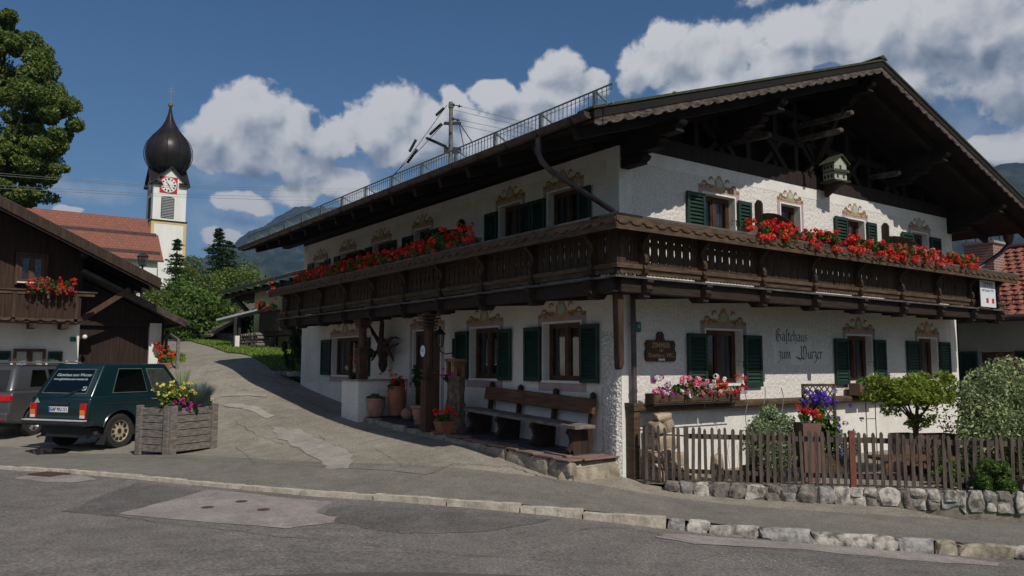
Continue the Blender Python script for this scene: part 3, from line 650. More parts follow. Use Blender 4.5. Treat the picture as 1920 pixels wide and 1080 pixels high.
# ---- windows
def window(M_, o, casement=True, flowers=False, sill=True, parent=house, split=True, curtain=True, depth=.13):
    a, c, e, f = o[:4]; t = .055; w = MB(M_)
    w.box(a,a+t,depth,depth+.06,e,f); w.box(c-t,c,depth,depth+.06,e,f); w.box(a+t,c-t,depth,depth+.06,e,e+t); w.box(a+t,c-t,depth,depth+.06,f-t,f)
    mids = [(a+c)/2] if split else []
    for m_ in mids: w.box(m_-.045,m_+.045,depth-.012,depth+.05,e+t,f-t)
    xs = [a+t]+[q for m_ in mids for q in (m_-.045, m_+.045)]+[c-t]
    for x0, x1 in zip(xs[::2], xs[1::2]):                       # inner sash bars
        w.box(x0,x0+.03,depth+.004,depth+.045,e+t,f-t); w.box(x1-.03,x1,depth+.004,depth+.045,e+t,f-t)
        w.box(x0+.03,x1-.03,depth+.004,depth+.045,e+t,e+t+.03); w.box(x0+.03,x1-.03,depth+.004,depth+.045,f-t-.03,f-t)
    wo = w.build('window', 'window_wood', parent)
    p = MB(M_)
    for x0, x1 in zip(xs[::2], xs[1::2]): p.quad((x0+.03,depth+.03,e+t+.03),(x1-.03,depth+.03,e+t+.03),(x1-.03,depth+.03,f-t-.03),(x0+.03,depth+.03,f-t-.03))
    p.build('pane', 'window_glass', wo)
    if curtain:
        q = MB(M_); n = 40
        for s0, s1 in ((a+.05,a+(c-a)*.36),(c-(c-a)*.36,c-.05)):
            pr = None
            for k in range(n+1):
                u = s0+(s1-s0)*k/n; y = depth+.12+.02*math.sin(k*1.25)
                if pr: q.quad((pr[0],pr[1],e+.04),(u,y,e+.04),(u,y,f-.04),(pr[0],pr[1],f-.04))
                pr = (u,y)
        q.build('curtain', 'curtain', wo, smooth=True)
    if sill:
        q = MB(M_); q.box(a-.03,c+.03,-.03,depth,e-.035,e+.004); q.build('sill', 'smooth_plaster', wo)
    return wo
def shutter(M_, u0, u1, z0, z1, parent=house, y=-.045, m='shutter_green', nsl=None):
    b = MB(M_); fr_ = .055; th = .035; y0, y1 = y-th/2, y+th/2
    b.box(u0,u0+fr_,y0,y1,z0,z1); b.box(u1-fr_,u1,y0,y1,z0,z1); b.box(u0+fr_,u1-fr_,y0,y1,z0,z0+fr_*1.2); b.box(u0+fr_,u1-fr_,y0,y1,z1-fr_*1.2,z1)
    n = nsl or int((z1-z0-.14)/.058); H = (z1-z0-fr_*2.4)/n
    for k in range(n):
        z = z0+fr_*1.2+H*k
        b.add([(u0+fr_,y0+.002,z+.004),(u1-fr_,y0+.002,z+.004),(u1-fr_,y1-.004,z+H*.86),(u0+fr_,y1-.004,z+H*.86),
               (u0+fr_,y0+.008,z-.002),(u1-fr_,y0+.008,z-.002),(u1-fr_,y1,z+H*.8),(u0+fr_,y1,z+H*.8)], [(0,1,2,3),(7,6,5,4),(0,4,5,1),(1,5,6,2),(2,6,7,3),(3,7,4,0)])
    b.box(u0+.03,u1-.03,y1,y1+.008,z0+.03,z1-.03)
    o = b.build('shutter', m, parent)
    h = MB(M_)
    for zz in (z0+.18, z1-.18): h.box(u0-.03,u1*.0+u0+.05,y1-.002,y1+.02,zz-.012,zz+.012)
    return o
def ring_arc(b, c, r, w, a0, a1, y, n=10):
    pr = None
    for k in range(n+1):
        a = a0+(a1-a0)*k/n; ww = w*(.35+.65*math.sin(math.pi*(k+.6)/(n+1.2)))
        p = ((c[0]+(r+ww/2)*math.cos(a), y, c[1]+(r+ww/2)*math.sin(a)), (c[0]+(r-ww/2)*math.cos(a), y, c[1]+(r-ww/2)*math.sin(a)))
        if pr: b.quad(pr[0],p[0],p[1],pr[1])
        pr = p
def surround(M_, o, full=False, s=1., bottom=True, legs=False, parent=house, seed=0):
    """painted window frame with a scrolled crest: flat colour a few millimetres proud of the plaster"""
    a, c, e, f = o[:4]; w = c-a; m = .16*s; b = MB(M_); y = -.005; top = .15*s
    b.mtl(3); b.box(a-.035,c+.035,y-.003,0,f,f+.03)
    b.box(a-.035,a,y-.003,0,e,f); b.box(c,c+.035,y-.003,0,e,f)
    b.mtl(0); b.box(a-m,c+m,y,0,f+.03,f+.03+top); b.box(a-m,a-.035,y,0,f-.10 if not full else e-.02,f+.03); b.box(c+.035,c+m,y,0,f-.10 if not full else e-.02,f+.03)
    if bottom: b.box(a-m*.95,c+m*.95,y,0,e-.17,e-.035); b.box(a-m,a-.035,y,0,e-.035,e+.10); b.box(c+.035,c+m,y,0,e-.035,e+.10)
    # crest
    cx = (a+c)/2; z0 = f+.03+top*.7; k = s*1.05; b.mtl(1); y1 = y-.003; hw = w/2+m
    def hgt(t):
        u = abs(t); return k*(.27*math.exp(-(u/.18)**4)+.02+(.085*abs(math.sin(u*9.3+.5))**.7*(1-u)**.35 if u > .2 else 0)-(.07 if .22 < u < .27 or .50 < u < .54 or .80 < u < .83 else 0))
    N_ = 96; top_ = [(cx+hw*(-1+2*i/N_), z0-.01+max(.012, hgt(-1+2*i/N_))) for i in range(N_+1)]
    for p, q in zip(top_, top_[1:]): b.quad((p[0],y1-.002,z0-.03),(q[0],y1-.002,z0-.03),(q[0],y1-.002,q[1]),(p[0],y1-.002,p[1]))
    b.prism([(cx+.15*k*math.cos(t)*(1+.08*math.cos(5*t)), z0+.08*k+.15*k*math.sin(t)) for t in [2*math.pi*i/40 for i in range(40)]], y1-.003, 0)
    b.mtl(2); b.prism([(cx+.095*k*math.cos(t)*(1+.12*math.cos(3*t)), z0+.11*k+.09*k*math.sin(t)) for t in [2*math.pi*i/24 for i in range(24)]], y1-.005, 0)
    b.mtl(4)
    for q in (-1, 1):
        ring_arc(b, (cx+q*hw*.42, z0+.10*k), .085*k, .035, (math.pi*1.1 if q > 0 else -.1*math.pi), (math.pi*1.9 if q > 0 else -.9*math.pi), y1-.004)
        ring_arc(b, (cx+q*hw*.40, z0+.17*k), .05*k, .028, 0, math.pi*1.2, y1-.006)
        ring_arc(b, (cx+q*hw*.72, z0+.04*k), .07*k, .034, .1, math.pi*.95, y1-.004); ring_arc(b, (cx+q*hw*.90, z0+.03*k), .045*k, .026, math.pi, math.pi*2.1, y1-.006)
        ring_arc(b, (cx+q*hw*.58, z0+.0*k), .06*k, .03, math.pi*.1, math.pi*1.3, y1-.007)
    return b.build('painted_surround', ['mauve_paint','ochre_paint','pale_green_paint','smooth_plaster','crest_dark'], parent)
# gable windows
for o in G_OPEN[:3]: window(MG, o); surround(MG, o, s=.85)
for i, o in enumerate(G_OPEN[3:]): window(MG, o, split=(i != 1)); surround(MG, o, full=(i == 1), s=.8 if i != 1 else .66, bottom=False)
for u0, u1 in ((1.44,1.90),(2.88,3.34),(5.60,6.05),(7.0,7.42),(8.28,8.80),(9.68,10.14)): shutter(MG, u0, u1, 1.31, 2.20)
for u0, u1 in ((1.49,1.93),(2.80,3.16),(5.76,6.19),(6.92,7.26),(8.28,8.74),(9.51,9.96)): shutter(MG, u0, u1, 3.66, 4.55+(.06 if 5<u0<8 else 0))
for o in L_OPEN[:3]: window(ML, o); surround(ML, o, s=.9)
for o in L_OPEN[4:]: window(ML, o); surround(ML, o, s=.8, bottom=False)
for y0, y1 in ((.46,.90),(1.93,2.40),(2.80,3.21),(4.23,4.70),(8.62,9.22),(10.98,11.6)): shutter(ML, -y1, -y0, 1.40, 2.33)
for y0, y1 in ((.62,.93),(1.80,2.17),(2.19,2.53),(3.26,3.66),(5.37,5.80),(6.55,7.01),(7.34,7.73),(8.61,8.95),(9.19,9.65),(10.52,10.86),(11.18,11.48),(12.33,12.73)):
    shutter(ML, -y1, -y0, 3.68, 4.56-(y0*.004))
# shutter catches on sunny side: small iron hooks between wall and shutter
for u in (2.86,6.98,9.66,2.78,6.90,9.49): 
    z = 1.75 if u in (2.86,6.98,9.66) else 4.2; b = MB()
    b.tube([(u-.02,.08,z),(u-.01,-.02,z-.01),(u+.04,-.03,z)], .007, 6); b.tube([(u-.02,.08,z-.06),(u,-.02,z-.09),(u+.04,-.03,z-.06)], .007, 6); b.tube([(u-.0,-.02,z-.01),(u-.0,-.02,z-.09)], .006, 5); b.build('shutter_hook', 'iron', house)
# front door on the left front
o = L_OPEN[3]; b = MB(ML); a,c,e,f = o[:4]
b.box(a,a+.08,.06,.14,e,f); b.box(c-.08,c,.06,.14,e,f); b.box(a+.08,c-.08,.06,.14,f-.1,f); b.box(a+.08,c-.08,.10,.15,e,f-.1)
for k in range(3):
    for q in range(2): b.box(a+.16+q*.46,a+.52+q*.46,.085,.10,e+.15+k*.52,e+.56+k*.52)
door = b.build('door', 'carved_wood', house, bevel=.006)
b = MB(ML); b.tube([(c-.2,.08,e+.95),(c-.2,.02,e+.95),(c-.32,.02,e+.95)], .012, 8); b.build('handle', 'brass', door)
surround(ML, (a,c,e,f), full=True, bottom=False)
# ---- painted house name in broken script, drawn with a slanted broad pen
GL = {  # strokes on a grid: baseline 0, x-height 1, ascender 1.75, descender -.7 ; width in the last number
 'G': ([[(.95,1.55),(.55,1.8),(.2,1.55),(.1,.9),(.15,.25),(.55,-.12),(1.0,.15),(1.0,.85),(.62,.95)],[(.5,1.5),(.45,.3)],[(.1,1.5),(-.1,1.3)],[(.95,1.55),(1.15,1.7)]], 1.3),
 'ae': ([[(.1,.85),(.35,1.0),(.6,.85),(.6,.15),(.72,0)],[(.6,.6),(.2,.5),(.1,.2),(.3,0),(.6,.2)],[(.2,1.3),(.22,1.36)],[(.5,1.3),(.52,1.36)]], .85),
 'a': ([[(.1,.85),(.35,1.0),(.6,.85),(.6,.15),(.72,0)],[(.6,.6),(.2,.5),(.1,.2),(.3,0),(.6,.2)]], .85),
 'ls': ([[(.55,1.6),(.35,1.75),(.2,1.5),(.2,-.45)]], .45), 't': ([[(.25,1.3),(.25,.15),(.45,0)],[(.05,1.0),(.5,1.0)]], .6),
 'e': ([[(.12,.45),(.5,.75),(.4,1.0),(.12,.8),(.12,.2),(.32,0),(.58,.15)]], .7), 'h': ([[(.15,1.6),(.15,0)],[(.15,.8),(.42,1.0),(.62,.8),(.62,.1),(.45,-.4)]], .8),
 'u': ([[(.1,1.0),(.15,.15),(.32,0),(.6,.25)],[(.6,1.0),(.6,.15),(.72,0)]], .85), 's': ([[(.5,.9),(.3,1.0),(.12,.75),(.5,.35),(.3,0),(.08,.12)]], .62),
 'z': ([[(.1,.95),(.35,1.0),(.5,.8),(.25,.5),(.5,.3),(.45,-.3),(.2,-.55),(.05,-.4)]], .65), 'm': ([[(.12,1.0),(.12,0)],[(.12,.8),(.38,1.0),(.5,.8),(.5,0)],[(.5,.8),(.75,1.0),(.88,.8),(.88,.1),(1.0,0)]], 1.15),
 'W': ([[(.35,1.6),(.55,1.75),(.7,1.5),(.62,.5),(.75,.05),(1.1,-.05)],[(1.1,1.7),(1.15,.9),(1.1,-.05),(1.55,.1),(1.75,.5),(1.7,1.3),(1.45,1.75),(1.1,1.7)],[(.7,.1),(.1,.0),(-.35,.2),(-.5,.35)],[(.75,.05),(.4,-.2),(0,.15)]], 2.0),
 'r': ([[(.12,1.0),(.12,0)],[(.12,.8),(.35,1.0),(.5,.88)]], .58)}
def broken_script(word, x, z, h, parent, M_, y=-.008, sx=1.0):
    b = MB(M_); k = h; nib = (.10*k*math.cos(.7), .10*k*math.sin(.7)); d = 0
    for ch in word:
        if ch == ' ': x += .55*k*sx; continue
        st, adv = GL[ch]
        for s in st:
            for p, q in zip(s, s[1:]):
                P = (x+p[0]*k*sx, z+p[1]*k); Q = (x+q[0]*k*sx, z+q[1]*k); d = (d+1)%5
                b.quad((P[0]-nib[0],y-d*.0004,P[1]-nib[1]),(P[0]+nib[0],y-d*.0004,P[1]+nib[1]),(Q[0]+nib[0],y-d*.0004,Q[1]+nib[1]),(Q[0]-nib[0],y-d*.0004,Q[1]-nib[1]))
        x += adv*k*sx
    return b
b = MB(); b.box(3.72,5.40,-.004,0,1.69,2.10); b.box(3.72,5.08,-.004,0,2.10,2.36); panel = b.build('painted_name_panel', 'smooth_plaster', house)
q = broken_script(['G','ae','ls','t','e','h','a','u','s'], 3.80, 2.12, .125, panel, MG, sx=1.08)
q2 = broken_script(['z','u','m'], 3.86, 1.80, .125, panel, MG, sx=1.15); q3 = broken_script(['W','u','r','z','e','r'], 4.47, 1.80, .135, panel, MG, sx=1.05)
for w_, n_ in ((q,1),(q2,1),(q3,1)): w_.build('lettering', 'letter_brown', panel)
# ---- roof
ZE, ZR, RX0, RX1, RY0, RY1 = 4.93, 7.20, -1.72, 12.30, -1.34, 13.35
sl_ = (ZR-ZE)/(5.29-RX0)
b = MB(); b.mtl(0)
b.prism([(RX0,ZE),(5.29,ZR),(RX1,ZE),(RX1,ZE-.05),(5.29,ZR-.05),(RX0,ZE-.05)], RY0, RY1)
roof = b.build('roof', 'roof_top', house)
b = MB(); b.prism([(RX0,ZE-.05),(5.29,ZR-.05),(RX1,ZE-.05),(RX1,ZE-.12),(5.29,ZR-.12),(RX0,ZE-.12)], RY0+.03, RY1-.02); b.build('roof_boarding', 'roof_wood', roof)
rgr = random.Random(2)
for k in range(16):
    y = RY0+.42+k*.88
    for x0, x1 in ((RX0+.05,5.2),(RX1-.05,5.38)):
        b = MB(); s_ = 1 if x0 < x1 else -1; b.beam((x0, y, ZE-.205+abs(x0-(RX0 if s_>0 else RX1))*sl_), (x1, y, ZR-.205-.02), .10, .16); b.build('rafter', 'roof_wood', roof)
def scallop(b, p0, p1, drop_, step, amp, th, top=0., y0=0., y1=.03):
    """a board hung along a line, its lower edge cut in bows with little teeth between"""
    (xa,za),(xb,zb) = p0, p1; L = math.hypot(xb-xa, zb-za); n = max(1, round(L/step)); poly = []
    for k in range(n):
        for t, dd in ((0,.15),(.06,.55),(.12,.3),(.2,.85),(.35,1.),(.5,1.04),(.65,1.),(.8,.85),(.88,.3),(.94,.55)):
            u = (k+t)/n; poly.append((xa+(xb-xa)*u, za+(zb-za)*u-drop_-amp*dd))
    poly.append((xb, zb-drop_-amp*.15)); m_ = len(poly)
    b.prism(poly+[(xb,zb-top),(xa,za-top)], y0, y1)
b = MB()
for x0, x1 in ((RX0-.02,5.29),(RX1+.02,5.29)): b.prism([(x0,ZE+.01),(x1,ZR+.02),(x1,ZR-.09),(x0,ZE-.10)], RY0-.05, RY0-.012)
b.build('verge_board', 'verge_black', roof)
b = MB()
for x0, x1 in ((RX0+.0,5.29),(RX1-.0,5.29)): scallop(b, (x0,ZE), (x1,ZR), .155, .27, .050, .03, .085, RY0-.035, RY0-.008)
b.build('scalloped_bargeboard', 'barge_wood', roof)
b = MB(); 
for x0, x1 in ((RX0-.05,5.29),(RX1+.05,5.29)): b.prism([(x0,ZE+.012),(x1,ZR+.012),(x1,ZR+.05),(x0,ZE+.045)], RY0-.07, RY0+.25)
b.prism([(5.15,ZR+.05),(5.29,ZR+.12),(5.43,ZR+.05)], RY0-.08, RY1)
b.tube([(-.25,RY0+.1,ZE+.45),(-.05,RY0+.12,ZE+.60)], .05, 8)
b.build('ridge_and_verge_tiles', 'moss', roof)
# wall plates and the purlins that carry the overhang
for q in ((-.02,.22,.0,HD,5.075,5.36),(HW-.2,HW+.02,0,HD,5.075,5.36),(-.60,-.42,.1,HD+.15,4.98,5.12)):
    b = MB(); b.box(*q); b.build('wall_plate', 'roof_wood', roof)
for u in (5.29, 2.55, 8.03, .12, HW-.12):
    b = MB()
    zt = ZR-.30-abs(u-5.29)*sl_
    for k, (L, hh) in enumerate(((1.18,.19),(.80,.17),(.45,.15))):
        z1 = zt-.0-k*.18
        b.prism([(.3,z1),(-L,z1),(-L-.05,z1-.04),(-L-.02,z1-.09),(-L+.05,z1-.12),(-L+.02,z1-hh),(.3,z1-hh)], u-.09, u+.09, 'x')
    b.build('purlin', 'roof_wood', roof, bevel=.01)
# gable timbering
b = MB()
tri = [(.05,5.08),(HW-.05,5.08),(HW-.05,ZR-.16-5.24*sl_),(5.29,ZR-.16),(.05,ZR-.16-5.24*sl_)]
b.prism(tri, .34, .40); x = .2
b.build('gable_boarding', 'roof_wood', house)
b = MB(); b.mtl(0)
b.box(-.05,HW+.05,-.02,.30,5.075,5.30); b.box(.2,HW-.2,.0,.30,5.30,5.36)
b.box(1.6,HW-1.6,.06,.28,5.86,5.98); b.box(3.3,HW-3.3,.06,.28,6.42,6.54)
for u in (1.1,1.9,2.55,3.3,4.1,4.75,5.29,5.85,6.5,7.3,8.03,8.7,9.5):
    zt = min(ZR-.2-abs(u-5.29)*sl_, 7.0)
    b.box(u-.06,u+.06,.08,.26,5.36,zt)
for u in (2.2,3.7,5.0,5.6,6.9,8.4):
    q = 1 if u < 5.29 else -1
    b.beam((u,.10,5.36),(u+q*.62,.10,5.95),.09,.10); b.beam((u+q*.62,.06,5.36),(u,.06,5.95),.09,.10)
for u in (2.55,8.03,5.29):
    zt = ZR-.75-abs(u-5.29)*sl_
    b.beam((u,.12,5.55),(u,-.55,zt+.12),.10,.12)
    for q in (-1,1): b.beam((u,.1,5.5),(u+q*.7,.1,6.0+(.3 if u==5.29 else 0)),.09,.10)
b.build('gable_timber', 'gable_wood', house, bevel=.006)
# weathered carved beam ends catching the light under the ridge
for (u, z, L) in ((4.95,6.32,.9),(4.75,5.98,.8),(7.3,5.62,.5),(3.1,5.7,.45)):
    b = MB(); b.beam((u,.25,z),(u,-L,z-.03),.07,.10); b.lathe([(.0,-.05),(.05,-.03),(.055,.0),(.04,.04),(0,.06)], (u,-L-.04,z-.03), 8)
    b.build('carved_beam_end', 'barge_end', house)
# gutters, snow guard, downpipes
n = 10
for xg, s_ in ((RX0-.06,1),(RX1+.06,-1)):
    b = MB()
    for k in range(n):
        a0 = math.pi+math.pi*k/n; a1 = math.pi+math.pi*(k+1)/n; r = .085
        P = [(xg+r*math.cos(t), ZE-.02+r*math.sin(t)) for t in (a0,a1)]; Q = [(xg+(r-.006)*math.cos(t), ZE-.02+(r-.006)*math.sin(t)) for t in (a0,a1)]
        b.prism([P[0],P[1],Q[1],Q[0]], RY0+.02, RY1-.02)
    b.prism([(xg+.083*math.cos(t), ZE-.02+.083*math.sin(t)) for t in [math.pi+math.pi*k/10 for k in range(11)]], RY0+.016, RY0+.022)
    b.build('gutter', 'gutter_metal', roof, smooth=True)
for k in range(20): b = MB(); y = RY0+.3+k*.74; b.prism([(RX0-.155+.0*k,ZE-.03),(RX0-.145,ZE-.11),(RX0-.06,ZE-.118),(RX0-.06,ZE-.108),(RX0-.14,ZE-.10),(RX0-.149,ZE-.03)], y, y+.03); b.build('gutter_bracket', 'iron', roof)
b = MB(); xs_ = RX0+.12; zb = ZE+.05; ht = .27
b.tube([(xs_,RY0-.25,zb+ht),(xs_,RY1,zb+ht)], .012, 6); b.tube([(xs_,RY0-.25,zb+.015),(xs_,RY1,zb+.015)], .012, 6); b.tube([(xs_,RY0-.25,zb+ht-.06),(xs_,RY1,zb+ht-.06)], .004, 4)
y = RY0-.22
while y < RY1: b.box(xs_-.004,xs_+.004,y-.004,y+.004,zb,zb+ht); y += .088
for k in range(13): y = RY0+.1+k*1.15; b.box(xs_-.012,xs_+.012,y-.03,y+.03,ZE-.01,zb+ht); b.beam((xs_,y,zb+ht),(xs_+.35,y,ZE+.15),.02,.02)
b.build('snow_guard', 'steel', roof)
b = MB(); yg = -.27
b.tube([(RX0-.06,yg,ZE-.06),(RX0-.06,yg,4.62),(RX0+.0,yg,4.50),(RX0+.16,yg+.02,4.40),(-.10,-.10,3.95),(.10,-.09,3.86),(.17,-.09,3.74),(.17,-.09,3.0),(.18,-.09,2.0),(.18,-.09,1.1)], .041, 14)
for P in ((RX0-.06,yg,4.66),(.17,-.09,3.72),(.17,-.09,2.3),(.18,-.09,1.3)): b.lathe([(.04,-.02),(.050,-.02),(.050,.02),(.04,.02)], P, 14)
b.tube([(-1.2,-.21,4.27),(-1.2,0,4.34)], .012, 6)
b.build('downpipe', 'pipe_metal', house, smooth=True)
b = MB(); b.tube([(RX1+.06,-.5,ZE-.06),(RX1+.06,-.5,4.6),(RX1-.3,-.45,4.35),(HW+.3,-.2,3.75),(HW+.1,-.1,3.6),(HW+.08,-.09,3.2)], .05, 12)
b.lathe([(.12,.0),(.12,-.12),(.05,-.3)], (RX1+.06,-.5,4.86), 10)
b.build('downpipe', 'pipe_metal', house, smooth=True)
# ---- balcony round the corner: gable run and left run share the outer line 1.1 m out
balc = MB(); D = 1.10
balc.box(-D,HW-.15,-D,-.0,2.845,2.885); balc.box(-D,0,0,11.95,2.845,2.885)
bal = balc.build('balcony', 'shaded_under_wood', house)
PRO = [(0,.004),(.03,.004),(.05,.010),(.062,.017),(.075,.010),(.09,.004),(.12,.005),(.155,.013),(.20,.023),(.25,.021),(.285,.010),(.30,.004),(.325,.004),(.34,.013),(.357,.020),(.375,.016),(.392,.004),(.475,.004)]
DB, DS, ZC = 1.05, 1.40, 3.645                                  # boards, outer edge of the flower shelf, its top
def run(M_, u0, u1, posts, seed, e0=0, e1=0):
    """one side of the balcony; e0/e1 = 1 where the run meets the other one at the corner"""
    rng = random.Random(seed); s0 = u0 if not e0 else -DS; s1 = u1 if not e1 else DS
    b = MB(M_); b.box(s0-(.02 if e0 else 0),s1+(.02 if e1 else 0),-DS-.02,-DB+.12,ZC-.035,ZC); b.build('rail_cap', 'cap_wood', bal, bevel=.006)
    b = MB(M_); b.box(s0,s1,-DS-.0,-DS+.03,ZC-.205,ZC-.035); scallop(b, (s0,ZC-.035), (s1,ZC-.035), .045, .24, .055, .02, 0., -DS-.018, -DS-.0)
    b.build('rail', 'rail_wood', bal)
    b = MB(M_); b.box(s0+.03,s1-.03,-DB-.05,-DB+.05,ZC-.16,ZC-.04); b.build('shelf_beam', 'balcony_wood', bal)
    q0, q1 = (u0 if not e0 else -DB), (u1 if not e1 else DB)
    b = MB(M_)
    b.box(q0-(.08 if e0 else 0),q1+(.08 if e1 else 0),-DB-.085,-DB+.03,2.985,3.045); b.box(q0,q1,-DB-.060,-DB+.03,2.955,2.985)
    scallop(b, (q0,2.96), (q1,2.96), .03, .075, .028, .02, 0., -DB-.055, -DB-.03)
    b.build('lower_rail', 'rail_wood', bal)
    b = MB(M_); b.box(q0-(.12 if e0 else 0),q1+(.12 if e1 else 0),-DB-.14,-DB+.05,2.845,2.872)
    b.build('floor_edge', 'cap_wood', bal)
    b = MB(M_); b.box(q0+.02,q1-.02,-DB-.06,-DB+.09,2.66,2.845); b.build('edge_beam', 'shaded_under_wood', bal, bevel=.006)
    ends = [q0+.04]+posts+[q1-.04]
    for a, c in zip(ends, ends[1:]):
        a2, c2 = a+.035, c-.035
        if c2-a2 < .1: continue
        n = max(1, round((c2-a2)/.168)); w = (c2-a2)/n; b = MB(M_)
        for k in range(n):
            x0 = a2+w*k; x1 = x0+w; j = rng.uniform(-.003,.003)
            pl = [(x0+i, 3.04+z) for z, i in PRO]; pr = [(x1-i, 3.04+z) for z, i in PRO]
            for (p, q), (r_, s_) in zip(zip(pl, pr), zip(pl[1:], pr[1:])):
                b.add([(p[0],-DB-.012+j,p[1]),(q[0],-DB-.012+j,q[1]),(s_[0],-DB-.012+j,s_[1]),(r_[0],-DB-.012+j,r_[1]),
                       (p[0],-DB+.012+j,p[1]),(q[0],-DB+.012+j,q[1]),(s_[0],-DB+.012+j,s_[1]),(r_[0],-DB+.012+j,r_[1])],
                      [(0,1,2,3),(7,6,5,4),(0,3,7,4),(1,5,6,2)])
        b.build('board_panel', 'balcony_wood', bal)
    for u in posts:
        b = MB(M_)
        S = [(0,3.49),(-.20,3.49),(-.21,3.46),(-.19,3.42),(-.14,3.39),(-.10,3.35),(-.08,3.30),(-.075,3.25),(-.11,3.19),(-.135,3.13),(-.13,3.07),(-.10,3.04),(-.115,3.0),(-.135,2.985),(-.12,2.93),(-.09,2.90),(-.08,2.875),(0,2.875)]
        b.prism([(-DB+p, z) for p, z in S], u-.035, u+.035, 'x'); b.box(u-.035,u+.035,-DB,-DB+.06,2.875,3.49)
        b.build('carved_post', 'balcony_wood', bal)
    for u in posts:
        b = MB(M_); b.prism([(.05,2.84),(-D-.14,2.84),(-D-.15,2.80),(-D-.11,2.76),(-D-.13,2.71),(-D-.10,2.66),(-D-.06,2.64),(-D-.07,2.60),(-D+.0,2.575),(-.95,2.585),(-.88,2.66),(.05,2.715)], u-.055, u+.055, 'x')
        b.build('joist', 'shaded_under_wood', bal)
run(MG, -1.16, 10.42, [-.62,.58,1.95,3.31,4.69,6.08,7.46,8.84,10.02], 1, e0=1)
run(ML, -11.95, 1.16, [-11.3,-10.40,-9.0,-7.62,-6.24,-4.84,-3.45,-2.10,-.74,.62], 2, e1=1)
b = MB(); b.box(10.30,10.34,-DB,-.02,3.04,3.5); b.box(10.24,10.42,-DS,-.02,ZC-.035,ZC); b.build('end_panel', 'balcony_wood', bal)
b = MB(); b.box(-DB,-.02,11.86,11.90,3.04,3.5); b.box(-DS,-.02,11.80,11.95,ZC-.035,ZC); b.build('end_panel', 'balcony_wood', bal)
# corner block with its hanging post
b = MB(); b.box(-DB-.045,-DB+.12,-DB-.045,-DB+.12,2.875,3.49); b.build('corner_post', 'balcony_wood', bal, bevel=.01)
b = MB(); P = -.96
b.prism([(P-.055,2.66),(P+.055,2.66),(P+.05,1.70),(P+.02,1.63),(P,1.655),(P-.02,1.62),(P-.035,1.68)], P-.055, P+.055)
b.build('hanging_post', 'dark_wood', bal, bevel=.008)
# brown sill beam along the foot of the gable and the post under it
b = MB(); 
pts = [(-.10,1.10),(-.155,1.095),(-.18,1.06),(-.18,1.01),(-.155,.975),(-.10,.965),(.0,.965),(.0,1.10)]
b.prism(pts, .08, 10.3, 'x'); b.build('sill_beam', 'rail_wood', house, smooth=False, bevel=.01)
b = MB(); b.box(.07,.20,-.19,-.02,.0,1.0); b.prism([(.05,1.12),(.24,1.12),(.21,1.0),(.06,1.0)], -.21, -.0); b.box(.08,.19,-.205,-.19,.02,.45)
b.build('corner_foot_post', 'rail_wood', house, bevel=.008)
# dividers on the balcony: tall board at the wall, round shoulder falling to the rail
def divider(M_, u, zt=4.62):
    b = MB(M_); poly = [(-.0,2.9),(-.15,2.9),(-.15,zt-.08),(-.115,zt-.02),(-.075,zt),(-.035,zt-.02),(0,zt-.08)]
    b.prism(poly, u-.022, u+.022, 'x')
    q = [(-.15,2.9),(-.98,2.9),(-.98,3.6)]+[(-.15-.83*math.cos(t)*.95, 3.62+.74*math.sin(t)) for t in [math.pi*.5*k/10 for k in range(11)]]
    b.prism(q, u-.014, u+.014, 'x')
    b.build('balcony_divider', 'dark_wood', house)
divider(MG, 3.33); divider(MG, 7.55, 4.66); divider(ML, -4.45, 4.58); divider(ML, -9.05, 4.5)
# carved columns on the entrance side
def column(x, y, z0, z1, nm='column'):
    b = MB(); H = z1-z0
    b.box(x-.10,x+.10,y-.10,y+.10,z0,z0+H*.42)
    for z in (.42,.46,.50): b.box(x-.112,x+.112,y-.112,y+.112,z0+H*z,z0+H*z+.035)
    b.lathe([(.098,H*.44),(.098,H*.54),(.085,H*.56),(.085,H*.84),(.105,H*.86),(.105,H*.88),(.09,H*.89),(.12,H*.92),(.10,H*.94),(.135,H*.97),(.135,H)], (x,y,z0), 8)
    for k in range(5):
        z = z0+H*(.86+.028*k); b.box(x-.115-.012*k,x+.115+.012*k,y-.115-.012*k,y+.115+.012*k,z,z+.03)
    b.build(nm, 'carved_wood', bal, bevel=.008)
column(-1.04, 4.02, .47, 2.64); column(-1.04, 6.86, 1.36, 2.64)
# ---------------------------------------------------------------- platform before the door
def plat_z(x, y): return .305+.041*y
PL = [(-1.0,.04),(-1.0,2.0),(-.99,4.2),(-1.0,7.6),(-.004,7.6),(-.004,.04)]
platform = thing('stone_platform', 'low slate paved platform with rough stone edge under the bench and entrance', 'platform', (0,0,0))
sheet('paving', PL, 'slate', dz=0, zf=plat_z, step=.5, parent=platform)
b = MB(); rng = random.Random(8); y = .04
while y < 7.5:
    L = rng.uniform(.35,.8); z = plat_z(0,y+L/2); zb = g(-1,y+L/2)-.1
    b.rock((-.97+rng.uniform(-.012,.012), y+L/2, (z-.03+zb)/2), (.15, L*1.12, z-.03-zb+.05), rng, 3, ex=.3, cuts=5); y += L*.97
b.rock((-.53, .10, .10), (1.06,.16,.40), rng, 3, ex=.2, cuts=2)
b.build('edge_stones', 'step_stone', platform, smooth=True)
b = MB(); y = .0
while y < 4.2:
    L = rng.uniform(.3,.6); z = plat_z(0,y+L/2); w = rng.uniform(.22,.34)*(1 if y < 2.4 else .5)
    b.prism([(-1.05+rng.uniform(-.02,.02),y+.01),(-1.04+rng.uniform(-.03,.02),y+L-.01),(-1.04+w,y+L-.01),(-1.04+w+rng.uniform(-.04,.04),y+.01)], z+.003, z+.024+rng.uniform(0,.006), 'z'); y += L
